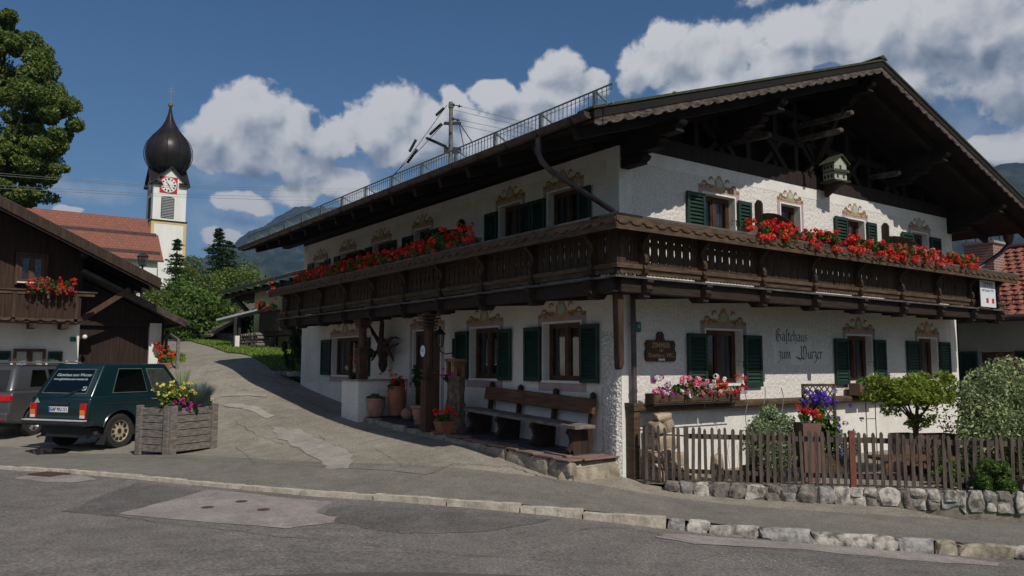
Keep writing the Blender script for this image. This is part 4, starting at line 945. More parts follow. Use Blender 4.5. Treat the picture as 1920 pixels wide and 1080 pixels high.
b.prism([(-.75,-.02),(-.05,0.0),(-.03,.38),(-.42,.42),(-.74,.36)], plat_z(0,.2)+.003, plat_z(0,.2)+.026, 'z')
b.build('edge_slabs', 'red_slate', platform, bevel=.004)
b = MB()
for k in range(38):
    a = (rng.uniform(-.95,-.1), rng.uniform(.5,7.2)); an = rng.uniform(0,3.14); L = rng.uniform(.15,.4); c = (min(-.05,max(-.97,a[0]+L*math.cos(an))), a[1]+L*math.sin(an))
    n_ = Vector((-(c[1]-a[1]), c[0]-a[0])).normalized()*.008
    b.quad(*[(p[0]+s*n_.x, p[1]+s*n_.y, plat_z(0,p[1]+s*n_.y)+.002) for p, s in ((a,1),(a,-1),(c,-1),(c,1))])
b.build('paving_joints', 'mortar', platform)
pier = thing('garden_wall', 'low white wall with stone cap carrying the rear carved column', 'wall', (-.6,6.95,0))
b = MB(Matrix.Translation((.6,-6.95,0))); b.box(-1.17,-.02,6.76,7.06,.3,1.33); b.box(-1.17,-.9,7.06,7.6,.3,1.33); b.build('wall', 'smooth_plaster', pier, bevel=.01)
b = MB(Matrix.Translation((.6,-6.95,0))); b.box(-1.20,-.0,6.73,7.09,1.33,1.365); b.box(-1.20,-.87,7.09,7.63,1.33,1.365); b.build('cap_stone', 'step_stone', pier)

# ---------------------------------------------------------------- foliage tools for potted plants
def plant(parent, c, r, n, seed, leaf='leaf_geranium', size=.028, upb=.4, name='foliage', shell=.3):
    rs = np.random.RandomState(seed); c = np.array(c); r = np.array(r)*np.ones(3)
    k = max(3, n//60); d = rs.normal(size=(k,3)); d /= np.linalg.norm(d,axis=1,keepdims=True)
    cs = c+d*r*rs.uniform(.2,.8,(k,1)); P, O = clump_pts(rs, cs, [r*.38]*k, n//k, shell)
    T, B = leaf_axes(rs, len(P), size, .8, upb, O*.5); return quads(name, P, T, B, leaf, parent)
def blooms(parent, C, mats, seed, r=.035, per=16, size=.016, mi=None, name='blossom'):
    rs = np.random.RandomState(seed); C = np.asarray(C); n = len(C)
    d = rs.normal(size=(n,per,3)); d[:,:,2] += .25; d /= np.linalg.norm(d,axis=2,keepdims=True)
    rr = r*rs.uniform(.7,1.25,(n,1,1)); P = (C[:,None,:]+d*rr*rs.uniform(.75,1.,(n,per,1))).reshape(-1,3); O = d.reshape(-1,3)
    nrm = O+rs.normal(0,.35,O.shape); nrm /= np.linalg.norm(nrm,axis=1,keepdims=True)
    t = np.cross(nrm, rs.normal(size=O.shape)); t /= np.linalg.norm(t,axis=1,keepdims=True); b = np.cross(nrm,t); s = size*rs.uniform(.8,1.2,(len(P),1))
    m = mats if isinstance(mats,(list,tuple)) else [mats]
    MI = np.repeat(rs.randint(0,len(m),n) if mi is None else np.asarray(mi), per)
    return quads(name, P, t*s, b*s*.9, m, parent, MI)
def geranium_box(name, label, group, M_, u0, u1, seed, z=3.65, y=-1.27, petals=('petal_red','petal_red','petal_red','petal_crimson'), n_b=24, hang=.22, rise=.22, box=True, bw=.18):
    rng = random.Random(seed); c = M_ @ Vector(((u0+u1)/2, y, z)); th = thing(name, label, 'flower box', c, 0, group)
    Mx = Matrix.Translation(-c)@M_
    if box:
        b = MB(Mx); b.prism([(y-bw*.4,z),(y+bw*.4,z),(y+bw*.5,z+.13),(y-bw*.5,z+.13)], u0+.02, u1-.02, 'x'); b.build('box', 'brown_planter', th)
    rs = np.random.RandomState(seed); L = u1-u0; n = int(L*900)
    k = int(L*26); cs = np.c_[rs.uniform(u0+.0,u1-.0,k), rs.normal(y-.07,.075,k), z+.10+rs.uniform(-hang*.8,rise*.75,k)]
    P, O = clump_pts(rs, cs, [np.array([.085,.075,.065])]*k, n//k, .3)
    T, B = leaf_axes(rs, len(P), .027, .85, .5, O*.4)
    R = np.array(Mx.to_3x3()); t0 = np.array(Mx.translation); P = P@R.T+t0; T = T@R.T; B = B@R.T
    quads('foliage', P, T, B, 'leaf_geranium', th)
    nb = int(L*n_b*2.3); C = np.c_[rs.uniform(u0-.03,u1+.03,nb), y-.05-np.abs(rs.normal(.04,.07,nb)), z+.13+rs.uniform(-hang*1.1,rise,nb)]
    C[:,1] -= np.clip(z+.1-C[:,2],0,1)*.35
    C = C@R.T+t0; blooms(th, C, list(petals), seed+1, .040, 16, .020)
    return th
gx = lambda px, py: at(px, py, 0, -1.27).y
edges = [gx(566,530)-(gx(566,530)-gx(897,462))*k/8 for k in range(9)]
geo = [(-a_, -c_-.0) for a_, c_ in zip(edges, edges[1:])]
for i, (a, c) in enumerate(geo):
    geranium_box('flower_box', f'box of red geraniums on the left balcony rail, {ORD[i]} from its far end', 'geranium boxes along the left balcony rail', ML, a, c, 100+i, rise=.13 if i < 7 else .24, hang=.10)
fx = lambda px, py: at(px, py, 1, -1.27).x
for i, (a, c, hg) in enumerate([(fx(1396,430),fx(1478,448),.26),(fx(1494,450),fx(1555,462),.28),(fx(1575,465),fx(1640,475),.28),(fx(1642,475),fx(1700,485),.28),(fx(1702,485),fx(1752,492),.26),(fx(1768,495),fx(1814,500),.2)]):
    lab = ['red geraniums hanging over the gable balcony rail, nearest the corner','small clump of red geraniums below the narrow middle window of the gable','dense red geraniums under the shuttered window right of the gable middle',
           'dense red geraniums beside the second balcony divider of the gable','long red and pink geraniums below the last shuttered gable window','sparse red geraniums nearest the white banner at the balcony end'][i]
    geranium_box('flower_box', lab, 'geranium boxes along the gable balcony rail', MG, a, c, 200+i, hang=hg*.72, rise=.09, n_b=30, petals=('petal_red','petal_red','petal_crimson') if i != 4 else ('petal_red','petal_red','petal_crimson','petal_pink'))
# window boxes standing on the sill beam
wb = thing('flower_box', 'long wooden window box of pink, white and crimson geraniums on the brown beam', 'flower box', (1.32,-.2,1.10))
b = MB()
for k in range(3): b.box(-1.0+k*.67,-1.0+k*.67+.65,-.17,.03,.005,.16); b.box(-1.0+k*.67+.02,-1.0+k*.67+.63,-.18,-.17,.03,.13)
b.build('box', 'rail_wood', wb, bevel=.005)
b = MB(); b.tube([(-1.05,-.19,-.01),(1.05,-.19,-.01)], .008, 6); [b.tube([(u,-.19,-.01),(u,-.20,.08),(u,-.1,-.05)], .006, 5) for u in (-.9,-.3,.3,.9)]; b.build('rail_holder', 'iron', wb)
plant(wb, (0,-.09,.22), (1.0,.12,.12), 1500, 31, size=.026)
rs = np.random.RandomState(32); nb = 74; X = rs.uniform(-1.03,1.03,nb); C = np.c_[X, -.14-np.abs(rs.normal(0,.07,nb)), .21+rs.uniform(-.10,.20,nb)]
zone = [([5,5,3,0] if x < -.52 else [2,0,2,3,0] if x < -.05 else [2,2,3,1,2] if x < .5 else [4,4,3,1,4])[rs.randint(4)] for x in X]
blooms(wb, C, ['petal_pink','petal_red','petal_pink','petal_white','petal_crimson','petal_magenta'], 33, .042, 18, .019, zone)
wb2 = thing('flower_box', 'two empty looking dark planter boxes with low greenery beside the small tree', 'flower box', (6.3,-.24,1.10))
b = MB(); b.box(-.42,-.02,-.12,.12,.005,.24); b.box(.02,.42,-.12,.12,.005,.24); b.build('box', 'brown_planter', wb2, bevel=.012)
plant(wb2, (0,0,.28), (.42,.14,.10), 500, 35, 'leaf_bush', .03)
# ---------------------------------------------------------------- things on and beside the house
# wooden board: rooms with shower and toilet
sg = thing('wooden_sign', 'dark carved wooden board with gilded room lettering beside the downpipe', 'sign', (.82,-.03,1.90))
b = MB(); P = [(-.33,-.13),(-.30,-.16),(.30,-.16),(.33,-.13),(.34,-.02),(.31,.04),(.33,.12),(.29,.17),(.10,.17),(.07,.20),(.065,.27),(.03,.305),(-.03,.305),(-.065,.27),(-.07,.20),(-.10,.17),(-.29,.17),(-.33,.12),(-.31,.04),(-.34,-.02)]
b.prism(P, -.02, .02); board = b.build('board', 'carved_wood', sg, bevel=.006)
for t, z, s in (('ZIMMER', .09, .115), ('mit', .015, .07), ('Dusche u. WC', -.065, .092)): text(t, s, 'letter_gold', board, Matrix.Translation((-.01,-.022,z))@FACE_Y, bold=.001)
b = MB(); b.box(-.07,.07,-.026,-.019,-.145,-.115); b.build('small_plate', 'sign_white', sg)
b = MB(); [b.lathe([(0,-.006),(.012,0),(0,.012)], (.27,-.024,z), 6) for z in (.09,0,-.08)]; b.build('edelweiss_stud', 'letter_gold', sg)
pl = thing('house_number_plate', 'small teal enamel house number plate on the gable corner', 'number plate', (.36,-.01,2.27))
b = MB(); b.box(-.052,.052,-.012,.006,-.08,.075); q = b.build('plate', 'teal_plate', pl, bevel=.004); text('6', .10, 'letter_white', q, Matrix.Translation((0,-.014,.012))@FACE_Y, bold=.002)
bn = thing('banner', 'white weatherproof banner with two red squares at the right end of the balcony', 'banner', (9.33,-D-.14,3.17))
b = MB(); b.box(-.34,.34,-.01,.004,-.275,.275); q = b.build('sheet', 'sign_white', bn)
text('ZIMMER', .15, 'letter_grey', q, Matrix.Translation((0,-.012,.19))@FACE_Y, sx=.9); text('mit Dusche / WC', .075, 'letter_grey', q, Matrix.Translation((0,-.012,.07))@FACE_Y)
b = MB(); b.box(-.10,.0,-.014,-.010,-.19,-.09); b.box(.16,.26,-.014,-.010,-.19,-.09); b.build('red_square', 'sign_red', bn)
# birdhouse on its bracket
bh = thing('birdhouse', 'little white and green model farmhouse birdhouse on a bracket below the gable', 'birdhouse', (5.42,-.30,5.17), math.radians(-8)); bh.scale = (.84,.84,.9)
b = MB(); b.box(-.26,.26,-.20,.22,0,.03); b.box(-.22,.22,-.16,.20,.22,.235); b.build('base', 'moss', bh)
b = MB(); b.box(-.20,.20,-.14,.18,.03,.42); b.prism([(-.20,.42),(.20,.42),(0,.55)], -.14, .18); body = b.build('body', 'aged_white', bh)
b = MB(); [b.box(-.203,-.198,y,y+.05,z,z+.07) for y in (-.09,.01,.10) for z in (.09,.29)]; [b.box(x,x+.06,-.143,-.138,z,z+.08) for x,z in ((-.13,.08),(.07,.08),(-.03,.28))]; b.build('window', 'ink', body)
b = MB(); b.prism([(-.27,.37),(0,.57),(.27,.37),(.27,.40),(0,.60),(-.27,.40)], -.20, .24); b.build('roof', 'moss', bh)
b = MB(); b.prism([(.28,-.02),(-.24,-.02),(-.20,-.06),(-.02,-.10),(.28,-.26)], -.06,.06,'x'); b.build('bracket', 'dark_wood', bh)
b = MB(); b.box(-.24,.24,-.19,-.185,.20,.26); [b.box(-.235+.06*k,-.225+.06*k,-.185,-.18,.20,.26) for k in range(8)]; b.build('balcony', 'moss', bh)
# wall lantern by the door
ln = thing('wall_lantern', 'black iron lantern on a curved arm beside the front door', 'lantern', (-.02,4.80,1.98))
b = MB(); b.box(-.02,.02,-.03,.03,-.16,.22); b.tube([(0,0,-.06),(-.18,0,-.09),(-.30,0,-.04),(-.32,0,.04)], .012, 8); b.build('arm', 'iron', ln)
b = MB(); b.lathe([(.055,.04),(.06,.06)], (-.32,0,0), 6); b.lathe([(.13,.30),(.10,.33),(.05,.39),(.02,.41),(.025,.45),(0,.47)], (-.32,0,0), 6)
for k in range(6): a = 2*math.pi*(k+.5)/6; b.tube([(-.32+.055*math.cos(a),.055*math.sin(a),.06),(-.32+.095*math.cos(a),.095*math.sin(a),.31)], .007, 5)
b.build('cage', 'iron', ln); b = MB(); b.lathe([(.05,.06),(.088,.30)], (-.32,0,0), 6); b.build('glass', 'window_glass', ln)
ov = thing('oval_sign', 'small white oval enamel sign on the front carved column', 'sign', (-1.155,4.02,1.93))
b = MB(Matrix.Rotation(math.radians(-22),4,'Z')); b.lathe([(.085,-.0),(.085,.008)], (0,0,0), 28); o_ = b.build('plate', 'white_enamel', ov); o_.rotation_euler = (0,-math.pi/2,0); o_.scale = (1.25,1,1)
b = MB(); b.box(-.004,.0,-.06,.06,.02,.03); b.box(-.004,.0,-.045,.045,-.01,-.002); o_ = b.build('print', 'letter_grey', ov); o_.location = (-.009,0,0)
# gnarled root hung on the wall
rt_ = thing('root_sculpture', 'gnarled dark root with antler like prongs hung on the wall near the door', 'root sculpture', (-.06,7.55,1.95))
rng = random.Random(4); b = MB()
b.lathe([(.0,-.46),(.07,-.40),(.11,-.28),(.09,-.14),(.13,0),(.15,.12),(.11,.25),(.0,.34)], (-.15,.0,0), 9)
for (a, L, cx_) in ((1.2,.55,.1),(1.9,.5,.05),(.7,.45,.15),(2.5,.6,-.05),(3.1,.62,.1),(3.5,.55,0),(4.1,.38,.1),(-.1,.42,.0),(1.55,.6,.1)):
    p = Vector((-.15,0,.1)); pts = [p]; 
    for k in range(5): a += rng.uniform(-.35,.35); p = p+Vector((rng.uniform(-.05,.02), L/3.1*math.cos(a), L/3.6*math.sin(a))); pts.append(p)
    b.tube(pts, [.06,.055,.045,.036,.028,.014], 6)
for v_ in b.v: v_ += Vector((rng.uniform(-.012,.012),)*3)
b.build('root', 'root_wood', rt_)
plant(rt_, (-.35,.35,-.02), (.15,.3,.2), 500, 61, 'leaf_dark', .035); blooms(rt_, np.c_[np.random.RandomState(3).normal(-.5,.07,14), np.random.RandomState(4).normal(.55,.12,14), np.random.RandomState(5).normal(-.1,.1,14)], ['petal_pink','petal_crimson'], 62)
# bench
bench = thing('bench', 'long rustic timber bench with plank back against the wall', 'bench', (-.30,2.0,plat_z(0,2.0)))
bm_ = Matrix.Rotation(math.atan(.041),4,'X')
b = MB(bm_); b.box(-.30,.10,-1.62,1.62,.40,.455); b.build('seat', 'grey_wood', bench, bevel=.008)
b = MB(bm_@Matrix.Translation((.18,0,.72))@Matrix.Rotation(.16,4,'Y')); b.box(-.03,.03,-1.50,1.50,-.12,.12); b.build('backrest', 'bench_wood', bench, bevel=.012)
for y in (-1.40,-.48,.50,1.38):
    b = MB(bm_); b.prism([(-.25,.40),(.17,.40),(.20,.0),(-.16,.0),(-.19,.07),(-.24,.02),(-.27,.06),(-.20,.18),(-.23,.28),(-.29,.33)], y-.035, y+.035)
    b.beam((.17,y,.0),(.235,y,.90),.075,.075,(0,1,0)); b.lathe([(.045,.88),(.05,.91),(.0,.94)], (.235,y,0), 6)
    b.build('leg', 'dark_wood', bench, bevel=.006)
# trunk stele with a carved niche
lg = thing('carved_log', 'upright barked log with a bright carved niche near the bench', 'carved log', (-.66,3.66,plat_z(0,3.66)))
from mathutils import noise as mn
def barked(r0, r1, h, n=22, m=20, amp=.02, seed=0, top=.0):
    b = MB()
    for j in range(m+1):
        for i in range(n):
            a = 2*math.pi*i/n; z = h*j/m; r = r0+(r1-r0)*j/m+amp*mn.noise(Vector((math.cos(a)*3,math.sin(a)*3,z*4+seed)))*2.2+(.05*max(0,.2-z)/.2)
            b.v.append(Vector((r*math.cos(a), r*math.sin(a), z)))
    b.f = [(j*n+i,j*n+(i+1)%n,(j+1)*n+(i+1)%n,(j+1)*n+i) for j in range(m) for i in range(n)]+[tuple(m*n+i for i in range(n))]; b.mi = [0]*len(b.f); return b
barked(.165,.145,1.02,seed=2).build('trunk', 'bark', lg, smooth=True)
b = MB(); b.box(-.13,-.05,-.13,-.05,1.0,1.30); b.box(-.13,-.05,.08,.14,1.0,1.30); b.box(.05,.12,-.12,.12,1.0,1.28); b.prism([(-.15,1.28),(.14,1.28),(.14,1.33),(-.15,1.34)], -.16, .17); b.build('niche', 'orange_bark', lg, bevel=.01)
blooms(lg, np.c_[np.random.RandomState(7).normal(-.12,.04,14), np.random.RandomState(8).normal(.1,.08,14), np.random.RandomState(9).normal(1.05,.05,14)], ['petal_magenta'], 63, .03)
plant(lg, (-.12,.10,.98), (.12,.2,.12), 260, 64, 'leaf_dark', .03)
# pots on the platform
def pot(name, label, x, y, prof, m, foliage=None, z=None, sq=False, group=None):
    th = thing(name, label, 'plant pot', (x,y,plat_z(x,y)+.002 if z is None else z), 0, group)
    b = MB(); b.lathe(prof, (0,0,0), 4 if sq else 28); b.build('pot', m, th, smooth=not sq, bevel=.006 if sq else 0); return th
t = pot('terracotta_pot', 'tall brown clay jar with red geraniums at the foot of the wall', -.45, 6.38, [(.10,0),(.16,.05),(.185,.3),(.19,.52),(.165,.60),(.175,.64),(.165,.66),(.15,.62)], 'terracotta')
plant(t, (0,0,.72), (.24,.24,.16), 700, 41); blooms(t, np.random.RandomState(2).normal((-.05,-.05,.78),(.14,.12,.09),(24,3)), ['petal_red','petal_crimson'], 42, .035)
t = pot('terracotta_pot', 'pale blushing clay pot with low green leaves by the white low wall', -.86, 6.52, [(.10,0),(.15,.04),(.185,.2),(.19,.34),(.21,.36),(.21,.40),(.18,.40),(.17,.36)], 'terracotta_pale')
plant(t, (0,0,.43), (.21,.21,.07), 520, 43, 'leaf_bush', .03)
bl = thing('clay_ball', 'round clay ball between the pots before the front door', 'clay ball', (-.52,5.78,plat_z(0,5.78))); b = MB()
b.lathe([(.13*math.sin(math.pi*k/12), .13-.13*math.cos(math.pi*k/12)) for k in range(13)], (0,0,0), 24); b.build('ball', 'terracotta_pale', bl, smooth=True)
t = pot('terracotta_pot', 'ribbed pale clay pot with a thin bushy plant left of the front column', -.62, 5.02, [(.13,0),(.14,.03),(.12,.05),(.155,.12),(.15,.15),(.175,.22),(.17,.25),(.195,.32),(.215,.33),(.215,.37),(.18,.37)], 'terracotta_pale')
plant(t, (0,.1,.95), (.16,.18,.28), 520, 44, 'leaf_dark', .032); b = MB(); b.tube([(0,0,.3),(.01,.05,.6),(0,.1,.9)], .012, 6); b.build('stem', 'trunk', t); plant(t, (0,0,.39), (.15,.15,.04), 120, 45, 'leaf_dark')
t = pot('terracotta_pot', 'clay pot with dark leaves half hidden right behind the front column', -.32, 4.22, [(.12,0),(.15,.05),(.18,.3),(.20,.42),(.20,.46),(.17,.46)], 'terracotta')
plant(t, (0,0,.52), (.16,.16,.12), 300, 46, 'leaf_dark', .035)
t = pot('terracotta_pot', 'square orange planter of bright red geraniums on a saucer beside the column', -.93, 3.62, [(.15,.03),(.19,.18),(.20,.185),(.20,.215),(.17,.215)], 'terracotta', sq=True)
b = MB(); b.lathe([(.17,0),(.22,.02),(.22,.03),(.1,.03)], (0,0,0), 4); b.build('saucer', 'terracotta', t)
plant(t, (0,0,.27), (.17,.17,.09), 380, 47); blooms(t, np.random.RandomState(6).normal((-.03,-.03,.37),(.10,.09,.045),(13,3)), ['petal_red'], 48, .042, 18, .02)
pz = thing('potted_plant', 'low trailing greenery lying on top of the white wall by the column', 'plant', (-1.0,7.2,1.37)); plant(pz, (0,0,.06), (.18,.35,.09), 500, 49, 'leaf_dark', .03)
# ================================================================ front garden
FA, FB = Vector((.10,-.36)), Vector((3.4,-4.0)); FD = (FB-FA).normalized(); FN = Vector((FD.y,-FD.x))   # FN points to the road
if FN.y > 0: FN = -FN
fang = math.atan2(FD.y, FD.x)
def topz(s): return .80-.012*s
fence = thing('picket_fence', 'weathered brown picket fence along the front garden on the stone wall', 'fence', (FA.x,FA.y,0), fang)
rng = random.Random(21); s = .03; k = 0
while s < 8.2:
    if abs(s-.6) < .04 or abs(s-2.85) < .045 or abs(s-5.2) < .04: s += .095; continue
    b = MB(Matrix.Translation((s, rng.uniform(-.004,.004), 0))@Matrix.Rotation(rng.uniform(-.03,.03),4,'Y')@Matrix.Rotation(rng.uniform(-.03,.03),4,'X')); w = rng.uniform(.020,.025); t = topz(s)+rng.uniform(-.02,.012); z0 = .015+rng.uniform(-.01,.01)
    b.prism([(-w,z0),(w,z0),(w,t-.03),(w*.45,t),(-w*.45,t),(-w,t-.03)], -.032, -.010)
    b.build('picket', 'fence_wood', fence, bevel=.003); s += rng.uniform(.088,.101); k += 1
for z, th in ((.66,.07),(.16,.06)):
    b = MB(); b.beam((.62,.012,z),(8.2,.012,z-.03),.035,th,(0,0,1)); b.build('rail', 'fence_wood', fence)
    b = MB(); b.beam((0,.008,z+.03),(.62,.012,z),.014,.022,(0,0,1)); b.build('rail', 'iron', fence)
for s, m, w in ((.0,'iron',.02),(.6,'fence_wood',.035),(2.85,'fence_red',.038),(5.2,'fence_wood',.04)):
    b = MB(); b.box(s-w,s+w,-.035,.04,-.05,topz(s)+.01); b.build('post', m, fence, bevel=.004)
swl = thing('stone_wall', 'low grey and white rubble stone wall under the picket fence', 'wall', (FA.x,FA.y,0), fang)
def wz(s): p = FA+FD*s; return g(p.x, p.y)
b = MB()
for k in range(30):
    s0 = .3+k*.3; b.box(s0, s0+.3, -.22, .10, min(wz(s0),wz(s0+.3))-.12, .004)
b.build('mortar_core', 'mortar', swl)
rng = random.Random(33); s = .28
while s < 9.2:
    h = .02-wz(s)+.03; two = h > .19 and rng.random() < .6; L = rng.choice([rng.uniform(.09,.16),rng.uniform(.15,.26),rng.uniform(.22,.36)])
    rows = [(wz(s)-.03, h*.55+.02),(wz(s)+h*.5-.03, h*.5+.02)] if two else [(wz(s)-.04, h+.03)]
    for z0, hh in rows:
        b = MB(); b.rock((s+L/2, -.19+rng.uniform(-.015,.01), z0+hh/2), (L*1.04, .14, hh*1.04), rng, 3, ex=.27, cuts=12)
        b.build('stone', rng.choice(['wall_stone','wall_stone','wall_stone_dark','kerb_grey']), swl, smooth=True)
    if rng.random() < .8: b = MB(); b.rock((s+L/2, -.02, .0), (L, .22, .05), rng, 2); b.build('stone', 'wall_stone_dark', swl, smooth=True)
    s += L*.97
# limestone stack by the corner post
rst = thing('rock_stack', 'stacked honey coloured limestone blocks behind the fence by the corner post', 'rocks', (.52,-.30,-.03))
rng = random.Random(9)
for k, (x,y,z,a,c,h) in enumerate([(0,0,.13,.42,.34,.30),(.33,-.03,.10,.30,.28,.24),(-.02,0,.36,.36,.30,.24),(.28,0,.30,.26,.26,.22),(.0,.02,.56,.32,.26,.22),(.20,.04,.50,.26,.24,.22),(-.05,.02,.76,.24,.22,.22),(.12,.0,.80,.22,.2,.24),(.02,0,.93,.3,.2,.14),(.5,-.1,.05,.26,.2,.14)]):
    b = MB(); b.rock((x,y,z), (a,c,h), rng, 3); b.build('block', 'limestone', rst, smooth=True)
for (px, h_, F, s_, lab) in ((1408,.92,12.2,.24,'tall pale upright limestone beside the pale shrub'),(1340,.42,11.9,.22,'knee high limestone against the white wall foot behind the fence')):
    p = frz(px,-.05,F); b = MB(); b.rock((0,0,h_/2), (s_,s_*.8,h_), rng, 3, ex=.5); o = b.build('rock', 'limestone', smooth=True); o.location = p; tag(o, lab, 'rock')
def shrub(name, label, cat, loc, blobs_, n, seed, leaf, size=.03, upb=.3, stems=6, shell=.45, asp=.5, flowers=None, group=None, sm='trunk'):
    th = thing(name, label, cat, loc, 0, group); rs = np.random.RandomState(seed); C = []; R = []
    for (x,y,z,rx,ry,rz,k) in blobs_:
        d = rs.normal(size=(k,3)); d /= np.linalg.norm(d,axis=1,keepdims=True); c = np.array((x,y,z))+d*np.array((rx,ry,rz))*rs.uniform(.45,.95,(k,1)); C += list(c); R += [np.array((rx,ry,rz))*rs.uniform(.22,.38) for _ in range(k)]
    P, O = clump_pts(rs, C, R, max(4,n//len(C)), shell); T, B = leaf_axes(rs, len(P), size, asp, upb, O*.5)
    quads('foliage', P, T, B, leaf, th)
    b = MB()
    for c in [C[i] for i in rs.choice(len(C), min(stems,len(C)), False)]:
        b.tube([(c[0]*.08,c[1]*.08,0),(c[0]*.4,c[1]*.4,c[2]*.45),tuple(c)], [size*.45,size*.3,size*.15], 5)
    b.build('stem', sm, th); return th
p = frz(1890, -.03, 12.7)
shrub('variegated_bush', 'large round cream edged variegated bush at the right end of the garden', 'bush', p, [(-.12,0,.88,1.10,.88,.86,84),(.55,-.25,.78,.85,.75,.80,38)], 38000, 51, 'leaf_variegated', .034, .4, 12, .6, .42)
p = frz(1905, -.03, 14.6); shrub('red_leaved_bush', 'dark red leaved shrub showing above the variegated bush', 'bush', p, [(0,0,1.15,.9,.5,.75,26)], 2600, 52, 'leaf_red', .05)
# little spreading tree in a pot group
p = frz(1708, -.03, 12.6)
tr = thing('small_tree', 'small spreading yellow green tree growing from the brown pots', 'tree', p)
rs = np.random.RandomState(53); b = MB(); tips = []
for k in range(9):
    a = k*2.4; r = .32+.3*(k%3)/2; tip = (r*math.cos(a)*1.15-.22, r*math.sin(a)*.8, 1.36+.16*math.sin(k*1.7)); tips.append(tip)
    b.tube([(0,0,.5),(.05*math.cos(a),.05*math.sin(a),.85),(tip[0]*.6,tip[1]*.6,1.15),tip], [.022,.018,.012,.006], 6)
b.tube([(0,0,.2),(.01,0,.55)], .028, 7); b.build('trunk', 'trunk', tr)
C = [np.array(t)+rs.normal(0,.05,3) for t in tips for _ in range(2)]+[np.array((-.2+.62*math.cos(a)*q,.5*math.sin(a)*q,1.50-.26*q)) for a in np.linspace(0,6.2,12) for q in (.5,1.0)]+[np.array((.28,0,.85)),np.array((.05,0,.80)),np.array((-.70,0,1.05)),np.array((-.55,0,1.2)),np.array((.5,0,1.2)),np.array((.15,-.1,1.1))]
P, O = clump_pts(rs, C, [np.array((.20,.18,.12))]*len(C), 190, .4); T, B = leaf_axes(rs, len(P), .04, .38, 1.2); quads('crown', P, T, B, 'leaf_yellowgreen', tr)
def planter_box(name, label, px, F, w, d, h, m, rz=0, z0=-.03, cat='planter'):
    p = frz(px, z0, F); th = thing(name, label, cat, p, rz); b = MB(); w2 = w*.42; d2 = d*.42
    b.add([(-w2,-d2,0),(w2,-d2,0),(w2,d2,0),(-w2,d2,0),(-w/2,-d/2,h),(w/2,-d/2,h),(w/2,d/2,h),(-w/2,d/2,h)], [(0,3,2,1),(0,1,5,4),(1,2,6,5),(2,3,7,6),(3,0,4,7)])
    b.box(-w/2+.02,w/2-.02,-d/2+.02,d/2-.02,h-.05,h-.03); b.build('pot', m, th, bevel=.008); return th
for i, (px, w, h, lab) in enumerate(((1690,.34,.62,'square brown pot left of the small tree trunk'),(1722,.36,.60,'square brown pot holding the small tree'),(1757,.34,.60,'square brown pot right of the small tree trunk'))):
    planter_box('garden_pot', lab, px, 12.85+.1*i, w, w, h, 'brown_planter', -.4)
b = MB(); b.box(-.75,.6,-.25,.2,.28,.33); b.box(-.7,-.64,-.22,-.16,0,.28); b.box(.5,.56,-.22,-.16,0,.28); o = b.build('low_bench', 'bench_wood'); o.location = frz(1712,-.03,12.3); o.rotation_euler.z = -.5; tag(o, 'low dark wooden stand in front of the brown pots', 'stand')
tp = planter_box('tall_planter', 'tall square brown planter with crimson geraniums behind the fence', 1507, 11.9, .30, .28, .86, 'brown_planter', -.45)
plant(tp, (0,0,.93), (.16,.15,.07), 380, 54); blooms(tp, np.random.RandomState(10).normal((-.0,-.05,1.02),(.09,.06,.03),(12,3)), ['petal_red','petal_crimson'], 55, .04, 18, .019)
tw = planter_box('trellis_planter', 'brown planter with lattice trellis overgrown by violet clematis', 1538, 12.5, .62, .34, .36, 'rail_wood', -.45)
b = MB(); zt_ = 1.42
for x in (-.27,.27): b.box(x-.02,x+.02,.10,.13,.2,zt_)
b.box(-.27,.27,.10,.13,zt_-.04,zt_)
for k in range(-6,9):
    for q in (1,-1):
        x0 = -.25; z0 = .55+k*.13; pts = []
        for xx in (-.25,.25):
            pts.append((xx, z0+(xx+.25)*q*1.3+(0 if q > 0 else .65)))
        (xa,za),(xc,zc) = pts
        za2, zc2 = max(.4,min(zt_,za)), max(.4,min(zt_,zc))
        if abs(zc-za) < 1e-6 or za2 == zc2: continue
        xa2 = xa+(za2-za)/(zc-za)*.5; xc2 = xa+(zc2-za)/(zc-za)*.5
        b.beam((xa2,.11+.004*q,za2),(xc2,.11+.004*q,zc2),.018,.008,(0,1,0))
b.build('trellis', 'rail_wood', tw)
plant(tw, (.0,0,.62), (.33,.22,.38), 1500, 56, 'leaf_bush', .032); plant(tw, (-.02,.02,1.1), (.22,.12,.2), 420, 57, 'leaf_bush', .03, name='foliage')
blooms(tw, np.random.RandomState(11).normal((-.05,-.05,1.18),(.13,.07,.07),(30,3)), ['petal_violet'], 58, .045, 9, .03)
blooms(tw, np.random.RandomState(12).normal((.25,-.05,.75),(.12,.08,.25),(16,3)), ['petal_violet','petal_lilac'], 59, .035, 9, .026)
shrub('rose_shrub', 'loose pale green shrub with small white flowers in front of the white wall', 'bush', frz(1440,-.03,12.0), [(0,0,.50,.56,.34,.46,80),(.1,0,.80,.44,.24,.30,44)], 9000, 60, 'leaf_rose', .026, .3, 26, .15)
tb = planter_box('planting_trough', 'long dark trough under the pale shrub', 1442, 11.9, .95, .3, .22, 'iron', -.5)
shrub('lavender', 'grey lilac flowered shrub right of the clematis', 'bush', frz(1580,-.03,12.4), [(0,0,.5,.22,.2,.38,10)], 1300, 65, 'leaf_bluegrey', .024, .6, 10)
shrub('green_shrub', 'bright feathery green shrub growing through the right end of the fence', 'bush', Vector((3.22,-3.78,-.02)), [(0,0,.22,.34,.30,.27,22),(.5,-.5,.26,.4,.34,.3,16),(-.2,.2,.08,.26,.22,.1,8)], 13000, 66, 'leaf_bush', .022, .5, 10)
